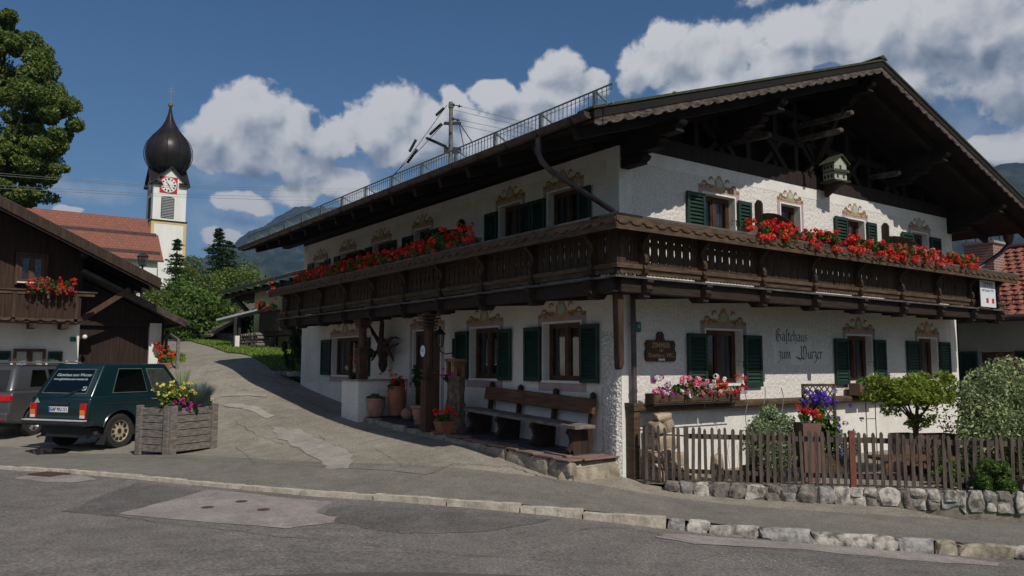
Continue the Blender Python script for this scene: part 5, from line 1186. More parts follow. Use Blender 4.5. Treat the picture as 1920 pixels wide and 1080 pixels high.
shrub('ground_cover', 'dark green low mound behind the fence near the variegated bush', 'bush', frz(1800,-.03,12.0), [(0,0,.30,.6,.4,.24,24)], 5200, 67, 'leaf_dark', .024, .5, 6)
shrub('garden_plant', 'light green leafy perennial low behind the right half of the fence', 'plant', frz(1770,-.03,11.4), [(0,0,.15,.5,.2,.2,16)], 1800, 68, 'leaf_bush', .026, .6, 6)
ld = thing('ladder_trellis', 'thin grey metal ladder shaped plant support against the white wall', 'trellis', frz(1626,-.03,12.9), -.25)
b = MB()
for x in (-.10,.10): b.tube([(x,0,0),(x,0,1.22)], .008, 6)
for k in range(4): b.tube([(-.10,0,.25+k*.30),(.10,0,.25+k*.30)], .006, 6)
b.build('frame', 'iron', ld)
b = MB()
for (px, F) in ((1395,12.6),(1430,12.6),(1463,12.6)):
    p = frz(px, .9, F); b.tube([p+Vector((.03*math.sin(k*1.9+px),0,-.35+.13*k)) for k in range(7)], .006, 5)
o = b.build('climbing_wire', 'steel'); tag(o, 'thin spiral plant wires rising above the pale shrub', 'plant support')

# ================================================================ parking place: planter and cars
pl_ = thing('wooden_planter', 'big weathered grey plank planter full of yellow and pink flowers', 'planter', (-4.93,6.50,g(-4.93,6.5)-.01), math.radians(30))
W_, D_, H_ = 1.12, .84, .86
b = MB(); rng = random.Random(12)
for k in range(6):
    z0 = .05+k*(H_-.07)/6; z1 = z0+(H_-.07)/6-.012; j = lambda: rng.uniform(-.006,.006)
    b.box(.03,W_-.03,.02+j(),.06,z0,z1); b.box(.03,W_-.03,D_-.06,D_-.02,z0,z1); b.box(.02+j(),.06,.06,D_-.06,z0,z1); b.box(W_-.06,W_-.02,.06,D_-.06,z0,z1)
b.build('plank_side', 'grey_wood', pl_, bevel=.005)
for x, y in ((0,0),(W_,0),(0,D_),(W_,D_)):
    b = MB()
    sx = 1 if x == 0 else -1; sy = 1 if y == 0 else -1
    b.box(min(x,x+sx*.14),max(x,x+sx*.14),min(y-sy*.03,y+sy*.018),max(y-sy*.03,y+sy*.018),-.06,H_+.02); b.box(min(x-sx*.03,x+sx*.018),max(x-sx*.03,x+sx*.018),min(y+sy*.019,y+sy*.14),max(y+sy*.019,y+sy*.14),-.06,H_+.02)
    b.build('corner_board', 'grey_wood', pl_, bevel=.005)
b = MB(); b.box(.06,W_-.06,.06,D_-.06,.5,H_-.06); b.build('soil', 'soil', pl_)
plant(pl_, (.42,.38,1.02), (.34,.32,.24), 2300, 70, 'leaf_bush', .028)
rs = np.random.RandomState(71); blooms(pl_, rs.normal((.36,.28,1.12),(.20,.16,.13),(60,3)), ['petal_yellow'], 72, .03, 12, .018)
blooms(pl_, np.r_[rs.normal((.22,.02,.93),(.09,.04,.03),(7,3)), rs.normal((.52,.0,.86),(.10,.03,.05),(6,3))], ['petal_magenta'], 73, .035, 12, .022)
plant(pl_, (.12,.05,.87), (.18,.12,.08), 500, 74, 'leaf_dark', .02); plant(pl_, (.58,.0,.80), (.05,.04,.12), 160, 75, 'leaf_dark', .03)
n = 3000; a = rs.uniform(0,6.28,n); sp = rs.uniform(.15,1.25,n); base = np.c_[.90+.16*np.cos(a), .42+.18*np.sin(a), np.full(n,.85)]
tipd = np.c_[np.cos(a)*sp*.75, np.sin(a)*sp*.75, 1.0+0*a]; tipd /= np.linalg.norm(tipd,axis=1,keepdims=True); Ln = rs.uniform(.26,.50,(n,1))
T = tipd*Ln/2; Bx = np.c_[-np.sin(a),np.cos(a),0*a]*.0055; quads('blue_grass', base+T, T, Bx, 'leaf_bluegrey', pl_)
n = 70; a = rs.uniform(0,6.28,n); tipd = np.c_[np.cos(a)*.25,np.sin(a)*.25,np.ones(n)]; T = tipd*rs.uniform(.30,.38,(n,1)); quads('seed_heads', np.c_[np.full(n,.8),np.full(n,.6),np.full(n,.9)]+T, T, np.c_[-np.sin(a),np.cos(a),0*a]*.005, 'leaf_rose', pl_)

def wheel(parent, x, y, r, w, side, rim, holes=8):
    Mx = Matrix.Translation((x,y,r))@Matrix.Rotation(side*math.pi/2,4,'X')       # local +z points outward from the car
    b = MB(Mx); b.lathe([(r*.60,-w/2),(r*.93,-w/2),(r,-w*.36),(r,w*.36),(r*.95,w/2),(r*.70,w/2+.004),(r*.62,w*.44),(r*.60,w*.2)], (0,0,0), 36); wo = b.build('wheel', 'tyre', parent, smooth=True)
    b = MB(Mx); b.lathe([(0,0),(r*.60,0),(r*.62,w*.40),(r*.66,w*.46),(r*.61,w*.44),(r*.57,w*.22),(r*.50,w*.26),(r*.34,w*.34),(r*.22,w*.30),(r*.20,w*.36),(0,w*.36)], (0,0,0), 36); ro = b.build('rim', rim, wo, smooth=True)
    b = MB(Mx)
    for k in range(holes):
        a = 2*math.pi*k/holes; c = (r*.47*math.cos(a), r*.47*math.sin(a)); rr = r*.085
        b.prism([(c[0]+rr*1.5*math.cos(t)*math.cos(a)-rr*math.sin(t)*math.sin(a)*1.1, c[1]+rr*1.5*math.cos(t)*math.sin(a)+rr*math.sin(t)*math.cos(a)*1.1) for t in [2*math.pi*i/10 for i in range(10)]], w*.2, w*.37, 'z')
    b.lathe([(r*.15,w*.36),(r*.13,w*.42),(0,w*.42)], (0,0,0), 16); b.build('rim_slots', 'iron', wo)
    return wo
def lerp3(a, b_, t): return Vector(a).lerp(Vector(b_), t)
def car(name, label, loc, rz, prm, cat='car'):
    th = thing(name, label, cat, loc, rz); P = prm; hw = P['hw']; pm = P['paint']
    prof = P['profile']; b = MB(); n = len(prof)
    # body side: inset towards sill and shoulder, a barrelled section
    secs = [(-hw,.0),(-hw+.0,1.),(hw,1.)]
    b.prism(prof, -hw, hw); body = b.build('body', pm, th, bevel=P.get('bev',.05))
    for m_ in body.modifiers: m_.segments = 3; m_.angle_limit = math.radians(28)
    body.data.polygons.foreach_set('use_smooth', [True]*len(body.data.polygons)); body.data.set_sharp_from_angle(angle=math.radians(35))
    (xb0, xb1, zb, wbm), (xt0, xt1, zt, wt) = P['cab']; b = MB()
    V = [(xb0,-wbm,zb),(xb1,-wbm,zb),(xb1,wbm,zb),(xb0,wbm,zb),(xt0,-wt,zt),(xt1,-wt,zt),(xt1,wt,zt),(xt0,wt,zt)]
    b.add(V, [(0,3,2,1),(4,5,6,7),(0,1,5,4),(1,2,6,5),(2,3,7,6),(3,0,4,7)]); cab = b.build('cab', pm, th, bevel=P.get('cbev',.07))
    cab.modifiers[0].segments = 4; cab.data.polygons.foreach_set('use_smooth', [True]*6)
    # panes lie on the faces of the cab; (face corners, u0,u1,v0,v1)
    def pane(face, u0,u1,v0,v1, nm='window', m='car_glass', off=.004, trim=True, sl0=0, sl1=0):
        a,c,e,f = [Vector(V[i]) for i in face]; nn = (c-a).cross(f-a).normalized()
        def Q(u,v): return a.lerp(c,u).lerp(f.lerp(e,u),v)+nn*off
        if trim:
            b = MB(); d = .016/((c-a).length); dv = .016/((f-a).length)
            o_ = [(u0-d,v0-dv),(u1+d,v0-dv),(u1+d+sl1,v1+dv),(u0-d+sl0,v1+dv)]; b.add([Q(*q)-nn*.001 for q in o_], [(0,1,2,3)]); b.build('window_trim', P.get('trim','car_plastic'), th)
        b = MB(); q = [Q(u0,v0),Q(u1,v0),Q(u1+sl1,v1),Q(u0+sl0,v1)]; b.add([t+nn*.003 for t in q], [(0,1,2,3)]); o = b.build(nm, m, th); return o, Q, nn
    P['_pane'] = pane; P['_V'] = V
    for x in P['wheels']:
        for y, s_ in ((-hw+.10,1),(hw-.10,-1)): wheel(th, x, y, P['wr'], .19, s_, P['rim'], P.get('holes',8))
    b = MB()
    for x in P['wheels']: b.box(x-P['wr']-.07,x+P['wr']+.07,-hw+.24,hw-.24,.25,P['wr']*2+.05)
    b.box(P['wheels'][0]-.6,P['wheels'][1]+.4,-hw+.12,hw-.12,.24,.45); b.build('underbody', 'car_plastic', th)
    return th
def arch(cx, r, z, n=12):                                       # bottom edge of the body around a wheel, running from front to rear
    a0 = math.asin(min(1,max(-1,(z-.34)/r))); return [(cx+r*math.cos(a0+(math.pi-2*a0)*k/n), .34+r*math.sin(a0+(math.pi-2*a0)*k/n)) for k in range(n+1)]
WBR = .80
niva = dict(hw=.80, paint='car_green', wr=.345, rim='wheel_cream', holes=10, wheels=(WBR,WBR+2.1), bev=.045, cbev=.06, trim='steel',
    profile=[(.06,.52),(.0,.64),(.0,.84),(.03,1.03),(.10,1.06),(2.70,1.04),(3.28,.98),(3.42,.92),(3.46,.80),(3.46,.55),(3.40,.46)]+arch(WBR+2.1,.44,.44)+arch(WBR,.44,.44),
    cab=((.05,2.66,1.02,.775),(.46,2.10,1.71,.64)))
pn = Vector(fr(219, 837, 16.0)); pn.z = -.02; fwd = Vector((math.cos(math.radians(34)), math.sin(math.radians(34)),0)); left = Vector((-fwd.y,fwd.x,0))
loc = pn-fwd*WBR+left*.72; loc.z = -.02
nv = car('green_offroad_car', 'dark green boxy three door off road car parked beside the plank planter', loc, math.radians(34), niva)
pane = niva['_pane']
# faces: right side (0,1,5,4) seen from -y ; rear (3,0,4,7)
pane((0,1,5,4), .20,.56,.16,.84, sl0=.03); pane((0,1,5,4), .63,.93,.14,.84, sl1=-.035, m='window_glass'); pane((2,3,7,6), .07,.40,.14,.84); pane((2,3,7,6), .45,.80,.16,.84)
_, Q, nn = pane((3,0,4,7), .11,.89,.16,.82, nm='rear_window')
pane((1,2,6,5), .06,.94,.08,.92, nm='windscreen')
ux = (Q(1,.5)-Q(0,.5)).normalized(); vx = nn.cross(ux)*1.0
def face_text(t, s, u, v, m='letter_white', sx=1.):
    c = Q(u,v)+nn*.006; Mx = Matrix((ux,vx,nn)).transposed().to_4x4(); Mx.translation = c; text(t, s, m, nv, Mx, ext=.0005, sx=sx, bold=.0015)
face_text('Gästehaus zum Wurzer', .088, .52, .66, sx=1.12); face_text('www.gästehaus-zum-wurzer.de', .066, .49, .54, sx=1.1)
b = MB(); c0_ = Q(.80,.22)+nn*.006
b.beam(Q(.62,.10)+nn*.02, Q(.86,.30)+nn*.02, .014, .012); b.beam(Q(.48,.0)+nn*.03, Q(.72,.20)+nn*.025, .012,.010); b.build('wiper', 'car_plastic', nv)
b = MB(); b.add([Q(.80,.22)+nn*.0075,Q(.87,.22)+nn*.0075,Q(.87,.33)+nn*.0075,Q(.80,.33)+nn*.0075], [(0,1,2,3)]); b.build('sticker', 'letter_white', nv)
RY = Matrix.Rotation(-math.pi/2,4,'Z')                          # the car's rear seen upright: local -x outward
FR = RY@FACE_Y
b = MB(); b.box(-.008,.0,-.26,.26,.75,.86); po = b.build('number_plate', 'sign_white', nv, bevel=.004)
b = MB(); b.box(-.012,-.008,.215,.257,.754,.856); b.build('plate_band', 'plate_blue', po)
text('GAP WU 111', .098, 'ink', po, Matrix.Translation((-.0095,-.02,.805))@FR, sx=.80, bold=.002)
b = MB(); b.box(-.02,.005,-.27,.27,.895,.935); b.build('plate_lamp', 'car_plastic', nv, bevel=.005)
for s_ in (-1,1):
    y0, y1 = sorted((s_*.585, s_*.745)); b = MB(); b.box(-.022,.02,y0,y1,.63,.93); lo_ = b.build('tail_lamp', 'lamp_red', nv, bevel=.012)
    b = MB(); b.box(-.027,-.018,y0+.02,y1-.02,.715,.80); b.build('indicator', 'lamp_orange', lo_); b = MB(); b.box(-.027,-.018,y0+.02,y1-.02,.645,.705); b.build('reversing_lamp', 'lamp_clear', lo_)
b = MB(); b.prism([(-.13,.49),(-.15,.54),(-.13,.585),(-.03,.585),(-.03,.49)], -.79, .79); b.box(-.13,.12,-.835,-.79,.49,.585); b.box(-.13,.12,.79,.835,.49,.585); bo = b.build('bumper', 'car_plastic', nv, bevel=.01)
b = MB(); b.box(-.152,-.02,-.80,.80,.586,.612); b.build('bumper_strip', 'bumper_steel', bo, bevel=.006)
b = MB(); b.box(3.42,3.54,-.8,.8,.42,.55); b.build('bumper', 'car_plastic', nv, bevel=.01)
for s_ in (-1,1): b = MB(); b.beam((.46,s_*.70,.33),(.40,s_*.70,.10),.22,.012,(1,0,0)); b.build('mud_flap', 'car_plastic', nv)
b = MB(); b.box(.35,3.2,-.808,-.80,.90,.92); b.build('side_moulding', 'car_plastic', nv)
b = MB(); b.box(1.42,1.426,-.803,-.798,.45,.97); b.box(2.62,2.626,-.803,-.798,.45,.97); b.build('door_gap', 'ink', nv)
b = MB(); b.box(1.56,1.73,-.83,-.80,.955,.985); b.build('door_handle', 'chrome', nv, bevel=.008)
b = MB(); b.add([(-.012,.50,.93),(-.012,.66,.93),(-.012,.58,1.03)],[(0,1,2)]); o = b.build('badge', 'letter_white', nv); o.location.x = .012
b = MB(); b.tube([(.1,.45,.30),(-.06,.45,.26)], .025, 8); b.tube([(.3,-.7,.34),(.3,.7,.34)], .05, 8); b.lathe([(.12,-.1),(.15,0),(.12,.1)], (.75,0,.36), 12); b.build('axle_and_exhaust', 'gutter_metal', nv)
for s_ in (-1,1):
    b = MB(); pts = [(WBR+.45*math.cos(t), s_*.803, .34+.45*math.sin(t)) for t in [math.radians(14+152*k/16) for k in range(17)]]; b.tube(pts, .022, 6); b.build('arch_flare', 'car_green', nv, smooth=True)
mpv = dict(hw=.88, paint='car_silver', wr=.32, rim='chrome', holes=5, wheels=(.82,3.5), bev=.11, cbev=.13, trim='car_plastic',
    profile=[(.08,.34),(.0,.45),(-.02,.70),(.02,.98),(.10,1.06),(3.3,1.06),(4.15,.92),(4.36,.75),(4.38,.40),(4.25,.30)]+arch(3.5,.37,.30)+arch(.82,.37,.30),
    cab=((.04,3.5,1.0,.865),(.42,2.95,1.66,.66)))
ps = frz(70, 0, 18.7); a2 = math.radians(49); f2_ = Vector((math.cos(a2),math.sin(a2),0)); l2_ = Vector((-f2_.y,f2_.x,0)); loc = ps-f2_*.82+l2_*.80; loc.z = .0
sv = car('silver_family_car', 'silver grey family car with roof rails parked left of the green car', loc, a2, mpv); pane = mpv['_pane']
pane((0,1,5,4), .17,.36,.22,.80, sl0=.03); pane((0,1,5,4), .40,.60,.18,.82); pane((0,1,5,4), .63,.86,.18,.82, sl1=-.03)
pane((3,0,4,7), .10,.90,.12,.80, nm='rear_window'); pane((1,2,6,5), .06,.94,.08,.92, nm='windscreen')
for s_ in (-1,1):
    y0, y1 = sorted((s_*.44, s_*.878)); b = MB(); b.box(-.03,.24,y0,y1,.82,.98); b.build('tail_lamp', 'lamp_red', sv, bevel=.03)
    b = MB(); b.tube([(.55,s_*.655,1.64),(.62,s_*.655,1.715),(2.7,s_*.655,1.72),(2.85,s_*.655,1.64)], .022, 8); b.build('roof_rail', 'chrome', sv, smooth=True)
b = MB(); b.box(-.06,.12,-.86,.86,.36,.60); b.build('bumper', 'car_silver', sv, bevel=.06)
b = MB(); b.box(-.07,-.05,-.80,-.45,.42,.45); b.box(-.07,-.05,.45,.8,.42,.45); b.build('reflector', 'lamp_red', sv)
b = MB(); b.box(-.03,-.022,-.26,.26,.70,.81); b.build('number_plate', 'sign_white', sv)
b = MB(); b.box(1.8,1.98,-.90,-.87,.93,.965); b.build('door_handle', 'car_silver', sv, bevel=.01)
# ramp wall right of the cars
rw = thing('ramp_wall', 'low concrete retaining wall of the ramp behind the green car', 'wall', (0,0,0))
b = MB(); pts = [(-4.55,10.3,.42),(-4.25,11.6,.95),(-3.95,13.2,1.42),(-3.6,15.5,1.58),(-3.4,18.4,1.62)]
for (x0,y0,z0),(x1,y1,z1) in zip(pts, pts[1:]):
    b.add([(x0-.15,y0,-.1),(x0+.45,y0,-.1),(x1+.45,y1,-.1),(x1-.15,y1,-.1),(x0-.15,y0,z0),(x0+.45,y0,z0),(x1+.45,y1,z1),(x1-.15,y1,z1)], [(4,5,6,7),(0,1,5,4),(1,2,6,5),(2,3,7,6),(3,0,4,7)])
b.build('wall', 'concrete', rw)
# ================================================================ left farmhouse and its garage wing
fh = thing('farmhouse', 'dark timber farmhouse with white ground floor and red geraniums at the left edge', 'farmhouse')
Y0 = 18.5; RS = .482; EZ = 4.33; EX = -3.03; RDX = -12.6; RDZ = EZ+(EX-RDX)*RS
b = MB(); b.box(-20,-5.0,Y0,29,.0,2.9); b.build('wall', 'smooth_plaster', fh)
def gable_poly(x0, x1, z0): return [(x0,z0),(x1,z0),(x1,EZ-.22+(EX-x1)*RS),(RDX,RDZ-.22),(x0,EZ-.22+(EX-x1)*RS)]
b = MB(); rng = random.Random(3); b.prism(gable_poly(-20.2,-5.0,2.9), Y0+.02, 28.8)
x = -12.
while x < -5.0:
    w = rng.uniform(.14,.22); zt = EZ-.26+(EX-x-w)*RS; b.box(x+.004,min(-5.0,x+w-.004),Y0-.02+rng.uniform(0,.008),Y0+.02,2.9,zt); x += w
b.build('timber_gable', 'barn_wood', fh)
b = MB()
b.prism([(EX,EZ),(RDX,RDZ),(2*RDX-EX,EZ),(2*RDX-EX,EZ-.10),(RDX,RDZ-.10),(EX,EZ-.10)], 17.25, 30); rf = b.build('roof', 'roof_top', fh)
b = MB(); b.prism([(EX+.02,EZ-.03),(RDX,RDZ-.03),(RDX,RDZ-.33),(EX+.02,EZ-.33)], 17.19, 17.245); b.prism([(EX+.01,EZ-.20),(RDX,RDZ-.20),(RDX,RDZ-.40),(EX+.01,EZ-.40)], 17.25, 17.285); b.build('bargeboard', 'dark_wood', rf)
b = MB()
for k in range(9): b.beam((EX+.1,17.6+k*1.3,EZ-.2),(RDX,17.6+k*1.3,RDZ-.2),.12,.18)
b.build('rafter', 'roof_wood', rf); b = MB(); b.box(-5.2,-5.0,17.35,29,4.85,5.05); b.build('purlin', 'roof_wood', rf)
b = MB(); b.beam((-4.95,18.3,3.05),(-3.75,17.9,3.98),.14,.16); b.build('brace', 'carved_wood', fh)
window(Matrix.Translation((0,Y0-.16,0)), (-6.68,-6.02,4.08,4.88), parent=fh, depth=.06, curtain=False)
b = MB(); b.box(-6.76,-5.94,Y0-.10,Y0-.02,4.0,4.07); b.box(-6.76,-5.94,Y0-.10,Y0-.02,4.89,4.96); b.box(-6.76,-6.69,Y0-.1,Y0-.02,4.07,4.89); b.box(-6.01,-5.94,Y0-.1,Y0-.02,4.07,4.89); b.build('window_casing', 'carved_wood', fh)
window(Matrix.Translation((0,Y0-.14,0)), (-6.68,-5.86,1.25,2.12), parent=fh, depth=.06)
for a_, c_ in ((-7.15,-6.74),(-5.80,-5.42)): shutter(Matrix.Translation((0,Y0,0)), a_, c_, 1.2, 2.05, fh)
b = MB(); b.box(-13,-4.72,17.36,17.62,3.76,3.80); b.box(-13,-4.78,17.40,17.46,3.66,3.76); b.box(-13,-5.1,17.44,18.5,2.86,2.92)
scallop(b, (-13,2.98), (-5.1,2.98), .02, .35, .06, .02, 0, 17.38, 17.42); b.build('balcony_rail', 'rail_wood', fh)
def fh_boards():
    xs_ = [-12.9,-11.0,-9.6,-8.2,-6.8,-5.25]
    for xa, xb in zip(xs_, xs_[1:]):
        b = MB(); x = xa+.06
        while x < xb-.16:
            w = .162
            for (z0,i0),(z1,i1) in zip(PRO, PRO[1:]):
                za, zb_ = 2.92+z0*1.55, 2.92+z1*1.55; i0_, i1_ = i0*1.4, i1*1.4
                b.add([(x+i0_,17.43,za),(x+w-i0_,17.43,za),(x+w-i1_,17.43,zb_),(x+i1_,17.43,zb_),(x+i0_,17.45,za),(x+w-i0_,17.45,za),(x+w-i1_,17.45,zb_),(x+i1_,17.45,zb_)], [(0,1,2,3),(7,6,5,4),(0,3,7,4),(1,5,6,2)])
            x += w
        b.build('board_panel', 'barn_wood', fh)
fh_boards()
for x in (-9.6,-8.2,-6.8,-5.25): b = MB(); b.box(x-.05,x+.05,17.38,17.47,2.86,3.70); b.build('balcony_post', 'balcony_wood', fh)
b = MB(); [b.box(x-.09,x+.09,17.45,18.5,2.70,2.86) for x in (-9.6,-8.2,-6.3,-5.5)]; b.build('balcony_beam', 'dark_wood', fh)
gb = geranium_box('flower_box', 'red geranium box on the dark timber farmhouse balcony', None, Matrix.Translation((0,17.36+D,0)), -6.52, -5.35, 300, z=3.78, rise=.22, hang=.22, n_b=26)
pw = thing('number_plate', 'small teal plate on the white corner of the timber farmhouse', 'number plate', (-5.16,Y0-.02,2.42)); b = MB(); b.box(-.08,.08,-.01,.01,-.07,.07); o_ = b.build('plate', 'teal_plate', pw)
hg = thing('hanging_charm', 'little white ornament hanging under the farmhouse geraniums', 'ornament', (-5.98,17.35,3.62)); b = MB(); b.lathe([(.0,-.07),(.035,-.06),(.03,0),(.012,.05),(0,.06)], (0,0,0), 8); b.build('charm', 'white_enamel', hg)
# garage wing
gw = thing('garage', 'dark wooden garage with a white pillar beside the timber farmhouse', 'garage')
b = MB(); b.box(-2.94,-2.58,18.9,19.3,1.2,3.0); b.box(-2.75,-2.58,19.3,26,1.2,2.9); b.build('pillar', 'smooth_plaster', gw)
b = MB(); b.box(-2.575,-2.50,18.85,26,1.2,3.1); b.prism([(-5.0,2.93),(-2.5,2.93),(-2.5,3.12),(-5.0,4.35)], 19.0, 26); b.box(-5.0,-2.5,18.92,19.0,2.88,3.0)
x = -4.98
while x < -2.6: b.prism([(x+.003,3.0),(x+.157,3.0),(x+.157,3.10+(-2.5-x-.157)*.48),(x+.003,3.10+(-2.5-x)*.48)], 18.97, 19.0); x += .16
b.build('wall', 'shaded_door_wood', gw)
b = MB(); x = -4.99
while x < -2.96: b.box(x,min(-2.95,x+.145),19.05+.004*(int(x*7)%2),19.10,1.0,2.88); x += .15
b.build('garage_door', 'shaded_door_wood', gw)
b = MB(); b.beam((-5.05,22.4,4.50),(-2.02,22.4,3.02),8.8,.10); b.build('roof', 'roof_top', gw)
b = MB(); b.beam((-3.9,17.98,3.86),(-2.02,17.98,2.95),.03,.17); b.tube([(-2.0,17.95,2.98),(-2.0,26.5,2.98)], .07, 8); b.build('fascia_gutter', 'gutter_metal', gw)
lr = thing('round_lamp', 'round white wall lamp on the dark farmhouse corner', 'lamp', (-4.86,18.40,2.50)); b = MB(); b.lathe([(.07*math.sin(math.pi*k/8),-.07*math.cos(math.pi*k/8)) for k in range(9)], (0,0,0), 14); b.build('globe', 'white_enamel', lr, smooth=True)
b = MB(); b.tube([(0,.05,0),(-.0,.5,0)], .015, 6); b.build('arm', 'iron', lr)
pg = on_ground(311,689)
pp = thing('flower_pot', 'square clay pot of red flowers beside the white garage pillar', 'plant pot', frz(311,1.40,23.6)); b = MB(); b.lathe([(.16,0),(.22,.26),(.23,.27),(.23,.31),(.20,.31)], (0,0,0), 4); b.build('pot', 'terracotta', pp, bevel=.01)
plant(pp, (0,0,.45), (.22,.22,.17), 420, 80, 'leaf_bush', .05); blooms(pp, np.random.RandomState(1).normal((0,-.08,.55),(.13,.1,.10),(11,3)), ['petal_red'], 81, .06, 12, .035)
ph = thing('hanging_flowers', 'red flowers in a basket hung on the white garage pillar', 'flower basket', (-2.74,18.80,2.28)); plant(ph, (0,-.05,0), (.2,.12,.1), 260, 82, 'leaf_bush', .05); blooms(ph, np.random.RandomState(2).normal((.08,-.1,-.02),(.15,.04,.05),(9,3)), ['petal_red'], 83, .05, 12, .03)
b = MB(); b.tube([(0,.1,.02),(0,-.05,.02)], .01, 5); b.build('hook', 'iron', ph)
hr = thing('handrail', 'simple grey wooden handrail beside the lane by the garage', 'railing')
a_, c_ = frz(336, 0, 23.5), frz(313, 0, 26.5); ga, gc = g(a_.x,a_.y), g(c_.x,c_.y)
b = MB(); 
for q, gg in ((a_,ga),(c_,gc)): b.box(q.x-.045,q.x+.045,q.y-.045,q.y+.045,gg-.1,gg+.85)
b.beam((a_.x,a_.y,ga+.85),(c_.x,c_.y,gc+.88),.05,.08); o = b.build('rail', 'grey_wood', hr)
tag(grass('verge_grass', [(-2.55,17.6),(-2.2,17.2),(-1.7,19.5),(-1.6,24),(-2.5,24)], 3000, 5, .13), 'small tuft strip of grass between garage and lane', 'grass')
# ================================================================ yellow-green house behind
gh = thing('green_house', 'yellow green plastered house with wooden balcony behind the guest house', 'house')
X0 = 2.0; b = MB(); b.box(X0,12,14.6,23.9,1.2,4.62); b.build('wall', 'green_plaster', gh)
b = MB(); b.prism([(1.42,4.88),(7.0,6.75),(12.6,4.88),(12.6,4.75),(7.0,6.62),(1.42,4.75)], 14.0, 27.4); rf = b.build('roof', 'roof_top', gh)
b = MB(); [b.box(1.5,2.3,14.4+k*1.0,14.52+k*1.0,4.60,4.74) for k in range(13)]; b.box(1.6,1.75,14,27.3,4.55,4.68); b.box(X0-.02,X0+.15,23.9,27.2,4.4,4.6); b.beam((X0,24.0,3.6),(X0,26.4,4.5),.14,.16); b.build('eave_beam', 'dark_wood', rf)
b = MB(); b.box(1.45,1.5,19.3,21.5,2.95,3.62); b.box(1.40,1.56,19.2,21.6,3.62,3.67); b.box(1.45,X0,19.3,21.5,2.9,2.96); b.box(1.45,X0,21.45,21.5,2.95,3.62); b.build('balcony', 'dark_wood', gh)
b = MB(); b.box(1.5,X0,18,21.5,2.72,2.90); b.box(1.5,1.62,19.8,19.92,1.6,2.8); b.box(1.5,1.62,21.3,21.42,1.6,2.8); b.box(1.5,X0,14.8,15.6,1.5,2.7); b.build('porch_post', 'dark_wood', gh)
for i, (y, z, s_) in enumerate(((21.3,3.95,.3),(20.0,3.85,.22),(19.9,4.45,.2))):
    lab = ['trailing red potted flowers at the far end of the green house balcony','red potted flowers in the middle of the green house balcony','red hanging flowers under the green house eaves'][i]
    t = thing('hanging_flowers', lab, 'flower basket', (1.5,y,z-.1)); plant(t, (0,0,.05), (.2,s_*1.3,s_*.9), 420, 84+i, 'leaf_dark', .05); blooms(t, np.random.RandomState(3+i).normal((-.1,0,.1),(.08,.2,.14),(10,3)), ['petal_red'], 88+i, .05, 12, .03)
wp = thing('wood_pile', 'stacked firewood under the green house balcony', 'wood pile', (1.45,22.2,2.05))
b = MB(); rng = random.Random(6)
for r_ in range(6):
    for c2 in range(13):
        y = -1.25+c2*.19+(r_%2)*.09; b.tube([(-.25+rng.uniform(-.03,.02),y,.09+r_*.13),(.2,y,.09+r_*.13)], rng.uniform(.055,.075), 7)
b.build('logs', 'grey_wood', wp)
shrub('climbing_shrub', 'dark leafy shrub at the far corner of the guest house', 'bush', Vector((-.05,13.75,g(0,13.75))), [(0,0,.8,.32,.3,.7,16),(.1,.1,1.5,.22,.2,.4,6)], 2400, 90, 'leaf_dark', .05)
cn = thing('metal_canopy', 'grey sheet metal canopy roof on posts beyond the green house', 'shelter')
p0 = frz(413,0,31); p1 = frz(478,0,30); b = MB(); b.beam((p0.x,p0.y,3.38),(p1.x+1.2,p1.y+.6,4.0),1.1,.07); b.build('roof', 'shed_metal', cn)
b = MB()
for px, F in ((441,30.2),(449,31)): q = frz(px,0,F); b.box(q.x-.05,q.x+.05,q.y-.05,q.y+.05,2.2,3.5)
b.build('post', 'iron', cn); q = frz(445,0,30); b = MB(); b.box(q.x-.08,q.x+.08,q.y-.08,q.y+.08,2.0,2.75); b.build('post_foot', 'smooth_plaster', cn)
hb = thing('shingle_hut', 'small hut with brown shingle roof behind the metal canopy', 'hut'); q = frz(462,0,37)
b = MB(); b.box(q.x-1.2,q.x+3,q.y,q.y+3,1.8,3.1); b.build('wall', 'grey_plaster', hb); b = MB(); b.prism([(q.x-1.7,3.0),(q.x+.9,4.7),(q.x+3.5,3.0),(q.x+3.5,2.9),(q.x+.9,4.6),(q.x-1.7,2.9)], q.y-.4, q.y+3.2); b.build('roof', 'shingle', hb)
lw = thing('log_edging', 'row of old grey logs edging the bright lawn below the trees', 'log edging'); b = MB(); rng = random.Random(8)
for (xa,ya),(xb_,yb_) in zip([(1.9,33),(2.2,29.5),(2.6,27.5),(3.0,26)],[(2.2,29.5),(2.6,27.5),(3.0,26),(3.6,24.5)]):
    b.tube([(xa,ya,g(xa,ya)+.14),(xb_,yb_,g(xb_,yb_)+.14)], rng.uniform(.14,.2), 8)
b.build('log', 'grey_wood', lw)
rr = thing('rubble_edge', 'pale rubble stones at the shaded lane edge by the house corner', 'rocks', (-.28,14.0,g(-.28,14.0))); rng = random.Random(4)
for k in range(7): b = MB(); b.rock((-.35+.13*k, .55-.22*k+rng.uniform(-.08,.08), .02), (rng.uniform(.25,.4),.25,.16), rng, 2); b.build('stone', rng.choice(['wall_stone','kerb_grey']), rr, smooth=True)
